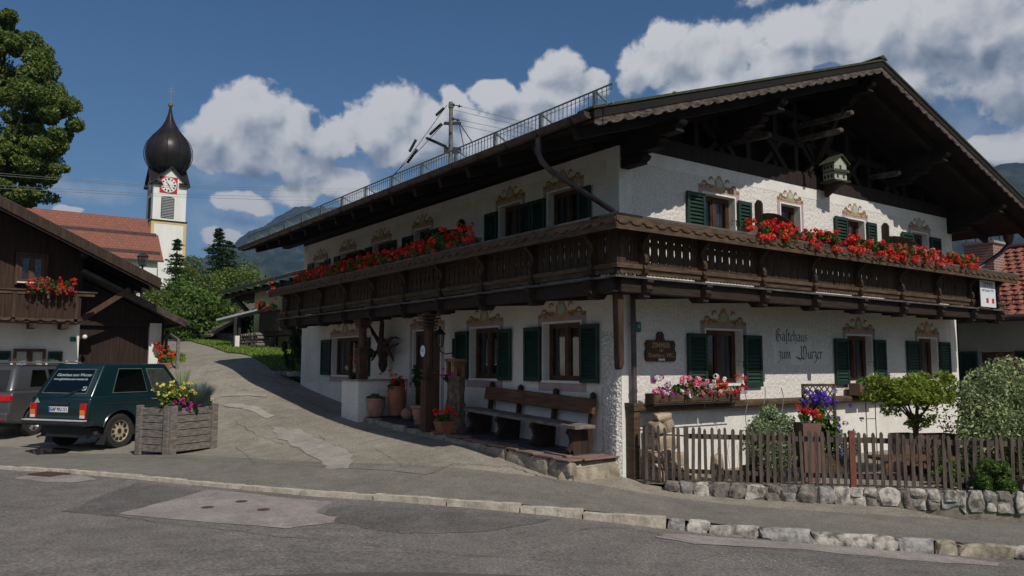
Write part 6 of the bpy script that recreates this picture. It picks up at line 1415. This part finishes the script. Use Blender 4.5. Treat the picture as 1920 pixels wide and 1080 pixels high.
# ================================================================ right house
rh = thing('red_roof_house', 'grey walled house with bright red tiled roof at the right edge', 'house')
ev = Vector((12.9,0,2.87)); rg_ = Vector((17,0,5.1)); sl2 = (5.1-2.87)/4.1
R_OPEN = [(-.95,-.38,1.18,2.02)]
MR = Matrix.Translation((13.5,0,0))@Matrix.Rotation(-math.pi/2,4,'Z')
wall('wall', MR, -1.35, 9, -.6, 2.95, [(-.80,.0,1.18,2.02)], ['grey_plaster','grey_plaster'], rh)
b = MB(); b.box(13.75,20,-8,1.34,-.6,2.9); b.box(13.5,20,1.3,1.35,-.6,2.9); b.build('wall', 'grey_plaster', rh)
window(MR, (-.80,.0,1.18,2.02), parent=rh); shutter(MR, -1.28, -.84, 1.15, 2.04, rh); shutter(MR, .04, .5, 1.15, 2.04, rh)
b = MB(Matrix.Rotation(0,4,'Z')); L_ = 4.6
def tiled(name, eave, ridge, y0, y1, m, parent, pitch=.24, course=.30):
    """tiled slope as real courses: each course a stepped strip with rounded tile rolls"""
    e = Vector(eave); r_ = Vector(ridge); d = r_-e; L = d.length; d.normalize(); nrm = Vector((0,1,0)).cross(d); nrm = nrm if nrm.z > 0 else -nrm
    b = MB(); nc = int(L/course); nt_ = int((y1-y0)/pitch)
    for i in range(nc):
        for j in range(nt_):
            ya = y0+j*pitch+(pitch/2 if i%2 else 0); P = []
            for k in range(5):
                u = k/4; h = .035*math.sin(math.pi*u)
                a = e+d*(i*course)+nrm*(.045+h); c = e+d*((i+1)*course+.05)+nrm*(.01+h*.9)
                P.append((Vector((a.x,ya+u*pitch*.97,a.z)), Vector((c.x,ya+u*pitch*.97,c.z)), Vector((a.x,ya+u*pitch*.97,a.z))-nrm*.03))
            for q, w_ in zip(P, P[1:]): b.quad(q[0],w_[0],w_[1],q[1]); b.quad(q[2],w_[2],w_[0],q[0])
    return b.build(name, m, parent)
tiled('tiled_slope', (12.9,0,2.87), (17.0,0,5.1), -7.5, 2.2, 'red_tiles', rh)
b = MB(); b.prism([(12.9,2.86),(17,5.09),(21.1,2.86),(21.1,2.76),(17,4.99),(12.9,2.76)], -8, 2.2); b.tube([(17,-8,5.14),(17,2.25,5.14)], .09, 8); b.build('roof', 'carved_wood', rh)
b = MB(); b.tube([(12.85,-8,2.86),(12.85,2.2,2.86)], .07, 8); b.build('gutter', 'pipe_metal', rh)
b = MB(); 
for z_ in (0,.12): b.tube([(13.45,-8,3.32+z_),(13.45,2.0,3.32+z_)], .012, 5)
y = -8
while y < 2: b.tube([(13.45,y,3.22),(13.45,y,3.46)], .008, 4); y += .13
b.build('snow_guard', 'iron', rh)
ch = MB(); cx0, cx1, cy0, cy1 = 15.0, 15.55, .95, 1.72
chim = thing('chimney', 'red brick chimney with arched sheet metal hood above the red roof', 'chimney', (15.3,1.3,3.9))
b = MB(Matrix.Translation((-15.3,-1.3,-3.9))); b.box(cx0,cx1+.1,cy0,cy1,3.6,5.05); b.build('stack', 'chimney_brick', chim)
b = MB(Matrix.Translation((-15.3,-1.3,-3.9))); b.box(cx0-.05,cx1+.15,cy0-.05,cy1+.05,5.05,5.12)
b.build('crown', 'concrete', chim)
b = MB(Matrix.Translation((-15.3,-1.3,-3.9)))
for x in (cx0+.05,cx1+.05):
    for y in (cy0+.05,cy1-.05): b.tube([(x,y,5.12),(x,y+(.04 if y<1.3 else -.04),5.42)], .012, 5)
n = 10; pr = None
for k in range(n+1):
    t = -1+2*k/n; q = (cy0-.25+(cy1-cy0+.5)*k/n, 5.40+.12*(1-t*t))
    if pr: b.add([(cx0-.2,pr[0],pr[1]),(cx1+.3,pr[0],pr[1]),(cx1+.3,q[0],q[1]),(cx0-.2,q[0],q[1]),(cx0-.2,pr[0],pr[1]+.02),(cx1+.3,pr[0],pr[1]+.02),(cx1+.3,q[0],q[1]+.02),(cx0-.2,q[0],q[1]+.02)], [(0,1,2,3),(4,5,6,7),(0,1,5,4),(2,3,7,6)])
    pr = q
b.build('hood', 'pipe_metal', chim)
# ================================================================ church
ct = thing('church', 'white village church with clock tower, dark onion dome and red tiled nave', 'church', frz(315, 3.0, 112))
Mi = Matrix.Translation(-Vector(ct.location))
c0 = fr(283, 430, 110); cy = c0.y; tx0 = c0.x; tx1 = at(348, 450, 1, cy).x; tw_ = tx1-tx0; cy2 = cy+tw_
def cz(py, px=315): return at(px, py, 1, cy).z
zl, ze_, zg = cz(413), cz(343), cz(314)
b = MB(Mi); b.box(tx0,tx1,cy,cy2,2,zl-.15); b.box(tx0+.12,tx1-.12,cy+.12,cy2-.12,zl-.15,ze_)
m_x = (tx0+tx1)/2; m_y = (cy+cy2)/2
b.prism([(tx0+.12,ze_),(tx1-.12,ze_),(m_x,zg)], cy+.12, cy2-.12); b.prism([(cy+.12,ze_),(cy2-.12,ze_),(m_y,zg)], tx0+.12, tx1-.12, 'x'); b.build('tower', 'church_white', ct)
b = MB(Mi)
for x0, x1, y0, y1 in ((tx0-.02,tx0+.38,cy-.03,cy+.38),(tx1-.38,tx1+.02,cy-.03,cy+.38)): b.box(x0,x1,y0,y1,2,zl-.2)
b.box(tx0+.38,tx1-.38,cy-.03,cy+.1,zl-.55,zl-.2); b.build('yellow_quoin', 'church_yellow', ct)
b = MB(Mi); b.box(tx0-.12,tx1+.12,cy-.12,cy2+.12,zl-.2,zl-.03); b.build('cornice', 'roof_wood', ct)
b = MB(Mi)
for (P, Q_, R_) in ((( tx0-.35,ze_-.25),(m_x,zg+.25),(tx1+.35,ze_-.25)),):
    for y0, y1 in ((cy-.30,cy+1.2),(cy2-1.2,cy2+.3)): b.prism([P,Q_,R_,(R_[0]-.15,R_[1]-.12),(Q_[0],Q_[1]-.25),(P[0]+.15,P[1]-.12)], y0, y1)
for (P, Q_, R_) in (((cy-.35,ze_-.25),(m_y,zg+.25),(cy2+.35,ze_-.25)),):
    for x0, x1 in ((tx0-.30,tx0+1.2),(tx1-1.2,tx1+.3)): b.prism([P,Q_,R_,(R_[0]-.15,R_[1]-.12),(Q_[0],Q_[1]-.25),(P[0]+.15,P[1]-.12)], x0, x1, 'x')
b.build('gablet_roof', 'onion_copper', ct)
pxm = 1470.04/112.
prof = [(2.2,320),(2.65,308),(3.02,300),(3.27,290),(3.33,281),(3.25,271),(2.97,261),(2.48,252),(1.87,243),(1.30,234),(.87,225),(.53,215),(.30,205),(.18,196),(.12,190)]
b = MB(Mi@Matrix.Rotation(0,4,'Z'))
b.lathe([(r, cz(py)) for r, py in prof], (m_x,m_y,0), 12); od = b.build('onion_dome', 'onion_copper', ct)
od.data.polygons.foreach_set('use_smooth', [True]*len(od.data.polygons)); od.data.set_sharp_from_angle(angle=math.radians(24))
for mod in (od.modifiers.new('sub','SUBSURF'),): mod.levels = 1; mod.render_levels = 2
b = MB(Mi)
for k in range(12):
    a = 2*math.pi*(k+.5)/12; b.tube([(m_x+(r-.03)*math.cos(a), m_y+(r-.03)*math.sin(a), cz(py)) for r, py in prof], .055, 5)
b.build('dome_seam', 'onion_copper', ct)
b = MB(Mi); b.lathe([(.0,cz(193)),(.25,cz(191)),(.38,cz(187.5)),(.25,cz(184)),(0,cz(182))], (m_x,m_y,0), 12); b.build('gold_ball', 'brass', ct, smooth=True)
b = MB(Mi); b.tube([(m_x,m_y,cz(183)),(m_x,m_y,cz(149))], .06, 6); b.beam((m_x-.55,m_y,cz(161)),(m_x+.55,m_y,cz(161)),.08,.08); b.beam((m_x-.35,m_y,cz(156)),(m_x+.35,m_y,cz(156)),.08,.08); b.build('cross', 'steel', ct)
def clock(Mx):
    b = MB(Mx); b.box(-1.18,1.18,-.06,0,-1.18,1.18); co = b.build('clock', 'sign_red', ct)
    b = MB(Mx@Matrix.Rotation(math.pi/2,4,'X')); b.lathe([(1.08,.05),(1.08,.09)], (0,0,0), 36); b.build('dial', 'church_white', co)
    b = MB(Mx)
    for k in range(12):
        a = math.pi*2*k/12; u, w_ = math.sin(a), math.cos(a); b.beam((u*.70,-.10,w_*.70),(u*.98,-.10,w_*.98),.02,.16 if k%3 else .24,(w_,0,-u))
    b.build('numerals', 'ink', co)
    b = MB(Mx)
    for a, L, w_ in ((math.radians(-35),.55,.16),(math.radians(155),.62,.10)): b.beam((-.12*math.sin(a),-.13,-.12*math.cos(a)),(L*math.sin(a),-.13,L*math.cos(a)),.02,w_,(math.cos(a),0,-math.sin(a)))
    b.lathe([(.16,-.0)], (0,-.13,0), 8) if False else None
    b.build('clock_hands', 'brass', co)
cxk = at(316.5, 346, 1, cy).x
clock(Mi@Matrix.Translation((cxk, cy+.12, cz(346.5)))); clock(Mi@Matrix.Translation((tx0+.12, m_y, cz(346.5)))@Matrix.Rotation(-math.pi/2,4,'Z'))
def louvre(Mx):
    w_ = .80; z0, z1 = cz(408)-cz(390), cz(371)-cz(390); b = MB(Mx)
    b.box(-w_-.08,w_+.08,-.02,.06,z0-.05,z1); b.prism([(w_*math.cos(t)*1.1, z1+.22*math.sin(t)) for t in [math.pi*k/10 for k in range(11)]], -.02, .06); lo = b.build('sound_opening', 'ink', ct)
    b = MB(Mx); n = 13
    for k in range(n): z = z0+(z1+.1-z0)*k/n; b.add([(-w_,-.14,z),(w_,-.14,z),(w_,-.02,z+.16),(-w_,-.02,z+.16)], [(0,1,2,3)])
    b.build('louvre_slats', 'louvre', lo)
louvre(Mi@Matrix.Translation((cxk, cy+.12, cz(390)))); louvre(Mi@Matrix.Translation((tx0+.12, m_y, cz(390)))@Matrix.Rotation(-math.pi/2,4,'Z'))
# nave
yr = m_y; zr = at(276, 411, 1, yr).z; ye = cy-4.6; xe = at(307, 490, 1, ye).x; zee = at(307, 490, 1, ye).z; xl = at(60, 392, 1, yr).x-12
tsl = (zr-zee)/(yr-ye); zf_ = zr-(yr-cy)*tsl
b = MB(Mi); yl = 2*yr-ye
b.add([(xl,yr,zr),(tx0,yr,zr),(tx0,cy-.3,zf_-.3*tsl),(xl,cy-.3,zf_-.3*tsl)], [(0,3,2,1)])
b.add([(xl,cy-.3,zf_-.3*tsl),(xe,cy-.3,zf_-.3*tsl),(xe,ye,zee),(xl,ye,zee)], [(0,3,2,1)]); b.add([(xl,yr,zr),(tx0,yr,zr),(tx0,yl,zee),(xl,yl,zee)], [(0,1,2,3)])
# the tile texture runs in the object's own axes, so this slope is modelled with its object turned to lie flat on it
o = b.build('nave_roof', 'church_tiles', ct)
b = MB(Mi); b.box(xl+.6,xe-.7,ye+.6,yl-.6,2,zee+.4); b.prism([(ye+.6,zee+.2),(yl-.6,zee+.2),(yr,zr-.4)], xl+.6, tx0, 'x'); b.prism([(ye+.6,zee+.2),(cy,zee+.2),(cy,zf_-.5)], tx0, xe-.7, 'x'); b.build('nave_wall', 'church_white', ct)
b = MB(Mi); kz = lambda y: zee+(y-ye)*tsl
for y in (cy-.6, ye+1.0): b.box(xl,xe-.3,y-.06,y,kz(y)+.0,kz(y)+.42)
b.box(xl,xe,ye-.15,ye,zee-.15,zee+.05); b.build('roof_rail', 'gutter_metal', ct)
# ================================================================ trees
def tree(name, label, base, blobs_, n, seed, leaf, size, trunk_r, cat='tree', group=None, per=90, upb=.3, fork=.4, shell=.5):
    th = thing(name, label, cat, base, 0, group); rs = np.random.RandomState(seed); C = []; R = []; L0 = Vector(base)
    for (c, r, k) in blobs_:
        c = np.array(c)-np.array(base); r = np.array(r)*np.ones(3)
        d = rs.normal(size=(k,3)); d /= np.linalg.norm(d,axis=1,keepdims=True); cc = c+d*r*rs.uniform(.5,1.0,(k,1)); C += list(cc); R += [r*rs.uniform(.26,.46)*np.array([1.1,1.1,.8]) for _ in range(k)]
    m = max(4, n//len(C)); P, O = clump_pts(rs, C, R, m, shell); T, B = leaf_axes(rs, len(P), size, .55, upb, O*.5); quads('crown', P, T, B, leaf, th)
    b = MB(); top = np.mean([np.array(c[0])-np.array(base) for c in blobs_], axis=0); f = Vector((top[0]*.3,top[1]*.3,top[2]*fork))
    b.tube([(0,0,-.3),(f.x*.4,f.y*.4,f.z*.5),f], [trunk_r*1.2,trunk_r,trunk_r*.85], 10)
    for i in rs.choice(len(C), min(22,len(C)), False):
        c = Vector(C[i]); mid = f.lerp(c,.5)+Vector((0,0,.05*c.length)); b.tube([f,mid,c], [trunk_r*.45,trunk_r*.25,trunk_r*.06], 6)
    b.build('trunk', 'trunk', th); return th
def wp_(px, py, F): q = fr(px,py,F); return (q.x,q.y,q.z)
F = 36; k_ = F/1470
tree('broadleaf_tree', 'tall dense broadleaf tree rising behind the farmhouse roof at the left edge', frz(-60, 2.4, F),
     [(wp_(5,60,F),(.9,1.2,1.0),16),(wp_(45,120,F),(1.2,1.4,1.3),22),(wp_(75,195,F),(1.4,1.6,1.2),26),(wp_(98,250,F),(1.0,1.4,1.1),20),(wp_(40,290,F),(1.7,1.8,1.3),28),(wp_(95,318,F),(.7,.9,.7),10),(wp_(20,355,F),(1.5,1.5,.9),16),(wp_(-70,130,F),(2.6,2.6,2.4),30),(wp_(-90,280,F),(3,2.6,2.4),34),(wp_(-200,200,F),(3,2.6,3),20),(wp_(-60,40,F),(1.5,1.5,1.3),14)],
     130000, 91, 'leaf_big_tree', .078, .45, fork=.35)
def conifer(name, label, base, H, R_, n, seed, leaf='leaf_conifer', group=None, dens=1.):
    th = thing(name, label, 'tree', base, 0, group); rs = np.random.RandomState(seed); P = []; T = []; b = MB(); b.tube([(0,0,-.3),(0,0,H*.96)], [R_*.09,.02], 7)
    lv = int(H*3.2*dens)
    for i in range(lv):
        t = (i+.5)/lv; z = H*(.10+.88*t); r = R_*(1-t)**.8*rs.uniform(.55,1.12)+.06; z += rs.uniform(-.12,.12)
        for a in np.linspace(0, 6.28, 7, endpoint=False)+rs.uniform(0,1):
            a += rs.uniform(-.25,.25); rr = r*rs.uniform(.35,1.15); m = max(5, int(n/(lv*8)))
            u = rs.uniform(.12,1,m)**.8; px = u*rr; zz = z+u*rr*rs.uniform(-.05,.1)-(u**2)*rr*.32
            sp = rs.normal(0,.13*rr+.05,(m,2)); P.append(np.c_[px*np.cos(a)+sp[:,0], px*np.sin(a)+sp[:,1], zz+rs.normal(0,.04,m)-.05]); T.append(np.c_[np.full(m,np.cos(a)),np.full(m,np.sin(a)),rs.uniform(-.7,.1,m)])
            b.tube([(0,0,z),(rr*.8*math.cos(a),rr*.8*math.sin(a),z-.2*rr)], [.02,.008], 4)
    P = np.concatenate(P); T = np.concatenate(T)+rs.normal(0,.3,P.shape); T /= np.linalg.norm(T,axis=1,keepdims=True); s = H*.017*rs.uniform(.6,1.3,(len(P),1)); B = np.cross(T, rs.normal(size=P.shape)); B /= np.linalg.norm(B,axis=1,keepdims=True)
    quads('crown', P, T*s, B*s*.35, leaf, th); b.build('trunk', 'trunk', th)
conifer('conifer', 'taller dark spruce of the pair standing before the mountain', frz(404,3.4,58), 8.6, 2.6, 9000, 92)
conifer('conifer', 'slightly shorter spruce right of the taller one before the mountain', frz(424,3.4,60), 7.9, 3.4, 9000, 93)
conifer('conifer', 'thin sparse young conifer in front of the white church tower', frz(326,3.3,46), 6.0, 1.5, 4000, 94, 'leaf_conifer')
for i, (px, py, F, r, n, lf, lab) in enumerate([(345,575,40,1.35,9,'leaf_bush','light green bushy tree left of the hedge mass by the lane'),(385,590,38,1.6,9,'leaf_bush','bright bushy tree in the middle behind the log edging'),(425,600,40,1.4,9,'leaf_bush','dense green tree left of the metal canopy'),
        (300,578,46,1.4,8,'leaf_big_tree','green tree between garage roof and church nave'),(455,545,52,1.9,9,'leaf_big_tree','darker tree above the metal canopy roof'),(375,540,50,2.0,9,'leaf_big_tree','tall rounded tree below the spruces'),(292,548,60,1.2,8,'leaf_big_tree','small tree top in front of the church wall behind the lantern')]):
    c = wp_(px,py,F); tree('broadleaf_tree', lab, frz(px, 3.0, F), [(c,(r,r,r*.9),26),((c[0]+.3,c[1],c[2]-1.3),(r*1.1,r*1.1,r*.8),20)], 9000, 400+i, lf, .085, .12, group='green trees beyond the lawn')
# street lantern seen over the farmhouse roof
sl3 = thing('street_lamp', 'old style lantern street lamp showing above the farmhouse roof', 'street lamp', frz(262,1.8,30.5)); zt_ = 1.7+183/1470*30.5-1.8
b = MB(); b.tube([(0,0,0),(0,0,zt_)], [.06,.04], 8); b.build('pole', 'iron', sl3)
b = MB(); b.lathe([(.14,zt_),(.15,zt_+.03)], (0,0,0), 6); b.lathe([(.24,zt_+.36),(.20,zt_+.42),(.08,zt_+.50),(0,zt_+.55)], (0,0,0), 6); [b.tube([(.13*math.cos(a),.13*math.sin(a),zt_+.02),(.2*math.cos(a),.2*math.sin(a),zt_+.38)], .012, 4) for a in [math.pi/3*(k+.5) for k in range(6)]]; b.build('lantern', 'iron', sl3)
b = MB(); b.lathe([(.12,zt_+.03),(.19,zt_+.37)], (0,0,0), 6); b.build('glass', 'window_glass', sl3)
# ================================================================ power pole and wires
F = 34.; pb = frz(842, 2.0, F)
pp_ = thing('power_pole', 'concrete power pole with insulators rising behind the guest house roof', 'power pole', pb); zt_ = fr(842,183,F).z-2.0
b = MB(); b.tube([(0,0,0),(0,0,zt_)], [.14,.09], 12); b.lathe([(.12,zt_-.15),(.12,zt_),(.10,zt_+.12),(0,zt_+.14)], (0,0,0), 10); b.build('pole', 'pole_concrete', pp_)
b = MB(); Rr = Vector((math.cos(YAW),-math.sin(YAW),0))
for z in (zt_-.85, zt_-2.0, zt_-2.15):
    b.beam(Rr*-.30+Vector((0,0,z)), Rr*.45+Vector((0,0,z)), .09,.12); 
b.beam(Rr*.42+Vector((0,0,zt_-4.6)), Rr*.42+Vector((0,0,zt_-2.9)), .05,.05); b.beam(Rr*0+Vector((0,0,zt_-4.3)), Rr*.5+Vector((0,0,zt_-4.35)), .05,.05); b.beam(Rr*0+Vector((0,0,zt_-3.35)), Rr*1.0+Vector((0,0,zt_-2.55)), .04,.04)
b.beam(Rr*.35+Vector((0,0,zt_-.8)), Rr*.95+Vector((0,0,zt_-1.7)), .04,.04); b.beam(Rr*.35+Vector((0,0,zt_-.8)), Rr*.6+Vector((0,0,zt_-2.0)), .04,.04); b.build('crossarm', 'iron', pp_)
def wp3(px, py, F): return fr(px,py,F)-pb
def insul(P, name):
    b = MB(); L = (P[-1]-P[0]).length; n = int(L/.17)
    for k in range(n):
        c = P[0].lerp(P[-1], (k+.5)/n); d = (P[-1]-P[0]).normalized(); b.tube([c-d*.03,c+d*.03], [.07,.07], 7) 
    b.tube([P[0],P[-1]], .025, 5); b.build(name, 'iron', pp_)
ends = [((838,197),(738,330),[(832,203,818,216),(780,262,768,284)]),((836,228),(735,330),[(828,232,806,252),(782,280,764,305)])]
for (a_, c_, ins) in ends:
    A, C_ = wp3(*a_, F), wp3(*c_, F+6); b = MB(); b.tube([A,A.lerp(C_,.5)+Vector((0,0,-.08)),C_], .014, 5); b.build('guy_wire', 'iron', pp_)
    for (x0,y0,x1,y1) in ins: insul([wp3(x0,y0,F+.5), wp3(x1,y1,F+1.5)], 'insulator')
b = MB(); b.tube([wp3(798,258,F+2), wp3(838,276,F)], .02, 5); b.build('guy_wire', 'iron', pp_); insul([wp3(800,259,F+2), wp3(836,275,F)], 'insulator')
insul([wp3(846,196,F), wp3(866,200,F)], 'insulator'); insul([wp3(846,222,F), wp3(862,226,F)], 'insulator')
def wire(pts, label, group, r=.011):
    P = [fr(*q) for q in pts]; Q_ = []
    for k in range(25): 
        t = k/24*(len(P)-1); i = min(int(t), len(P)-2); Q_.append(P[i].lerp(P[i+1], t-i))
    b = MB(); b.tube(Q_, r, 5); o = b.build('overhead_wire', 'steel'); tag(o, label, 'wire', group)
for i, (y0, y1, lab) in enumerate(((196,260,'topmost wire running right from the power pole'),(206,268,'second wire from the top running right from the power pole'),(222,280,'third wire from the top running right from the power pole'),(232,290,'lowest wire running right from the power pole'))):
    wire([(850,y0,34.2),(1010,y1-24,40),(1120,y1,44)], lab, 'wires right of the power pole', .010)
for i, (a_, m_, c_, lab) in enumerate(((325,347,352,'topmost wire crossing the sky before the tree and church tower'),(329,350,356,'second wire crossing the sky before the church tower'),(348,363,368,'third wire crossing the sky before the church tower'),(353,367,374,'lowest wire crossing the sky before the church tower'))):
    wire([(-120,a_-9,30),(0,a_,31),(270,m_,36),(520,c_+1,42),(760,c_+3,46)], lab, 'wires crossing the left sky', .008)
for i, (a_, c_, lab) in enumerate(((396,418,'upper wire in front of the mountain at the right edge'),(405,428,'middle wire in front of the mountain at the right edge'),(411,436,'lower wire in front of the mountain at the right edge'))):
    wire([(1760,a_-6,30),(1920,c_,29),(2050,c_+20,28)], lab, 'wires at the right edge', .007)
# ================================================================ mountains and the air between
from mathutils import noise as mn
def ridge(name, prof, dist, depth, seed, m, amp=22):
    xs = [p[0] for p in prof]; N = 260; Mn = 70; b = MB(); fl = Vector((math.sin(YAW),math.cos(YAW),0)); r2 = Vector((math.cos(YAW),-math.sin(YAW),0))
    for i in range(N):
        px = xs[0]+(xs[-1]-xs[0])*i/(N-1); py = np.interp(px, xs, [p[1] for p in prof]); hz = 1.7+(682-py)/1470*dist*1.0
        hz = (at(px, py, 1, 1).z*0)+ (lambda d: CAM.z+d.z/math.hypot(d.x,d.y)*math.hypot(dist,(px-960)/1470*dist))(ray(px,py))
        for j in range(Mn):
            t = j/(Mn-1); tt = (t-.12)/.88; dd = dist*(1-depth*tt); q = CAM+(fl+r2*((px-960)/1470))*dd if False else CAM+fl*dd+r2*((px-960)/1470*dist)
            e = max(0, 1-abs(tt)**.9) if tt > 0 else 1+tt*3
            z = 3+(hz-3)*e
            k = mn.fractal(Vector((q.x*.0035,q.y*.0035,seed)), .9, 2.1, 7)*amp*(min(1,abs(tt)*4)+.10)+mn.fractal(Vector((q.x*.03,q.y*.03,seed)), 1, 2, 4)*amp*.20+(1-abs(mn.noise(Vector((q.x*.009,q.y*.009,seed+3))))*2.2)*amp*.55*min(1,abs(tt)*5)+mn.noise(Vector((q.x*.13,q.y*.13,seed)))*amp*.12
            q.z = z+k if e > 0 else z-30; b.v.append(Vector((q.x+mn.noise(q*.006)*30,q.y,q.z)))
    b.f = [(i*Mn+j,(i+1)*Mn+j,(i+1)*Mn+j+1,i*Mn+j+1) for i in range(N-1) for j in range(Mn-1)]; b.mi = [0]*len(b.f)
    o = b.build(name, m, smooth=True); tag(o, kind='structure')
ridge('mountain', [(300,545),(351,506),(375,496),(395,491),(414,483),(429,474),(445,460),(462,449),(480,439),(493,429),(506,417),(519,405),(530,399),(542,394),(555,388),(566,383),(581,385),(589,389),(599,386),(612,384),(640,383),(656,379),(669,366),(700,362),(760,372),(900,420),(1100,470),(1300,520)], 2300, .55, 1.3, 'mountain_forest', 44)
ridge('mountain', [(1200,560),(1400,480),(1600,400),(1740,345),(1800,322),(1845,314),(1880,308),(1905,303),(1960,300),(2100,260),(2300,230),(2600,260),(3200,420)], 1500, .55, 5.1, 'mountain_forest', 16)
ridge('mountain', [(200,560),(320,515),(350,496),(363,490),(372,484),(380,481),(390,482),(398,486),(410,488),(450,480),(480,470),(520,480),(640,500)], 2900, .35, 7.7, 'mountain_rock', 40)
ridge('mountain', [(-2600,600),(-1500,520),(-900,560),(-300,540),(0,560),(200,590),(400,640)], 2400, .5, 3.3, 'mountain_forest', 26)
hz_ = MB(); hz_.box(-4700,4700,-4700,4700,-3,560); ho = hz_.build('haze', 'puddle'); ho['kind'] = 'stuff'
hm = bpy.data.materials.new('haze_air'); hm.use_nodes = True; N_ = hm.node_tree.nodes; N_.remove(N_['Principled BSDF']); pv = N_.new('ShaderNodeVolumePrincipled')
pv.inputs['Color'].default_value = (.20,.34,.60,1); pv.inputs['Density'].default_value = .00020; pv.inputs['Anisotropy'].default_value = .0
hm.node_tree.links.new(pv.outputs[0], N_['Material Output'].inputs['Volume']); ho.data.materials.clear(); ho.data.materials.append(hm)
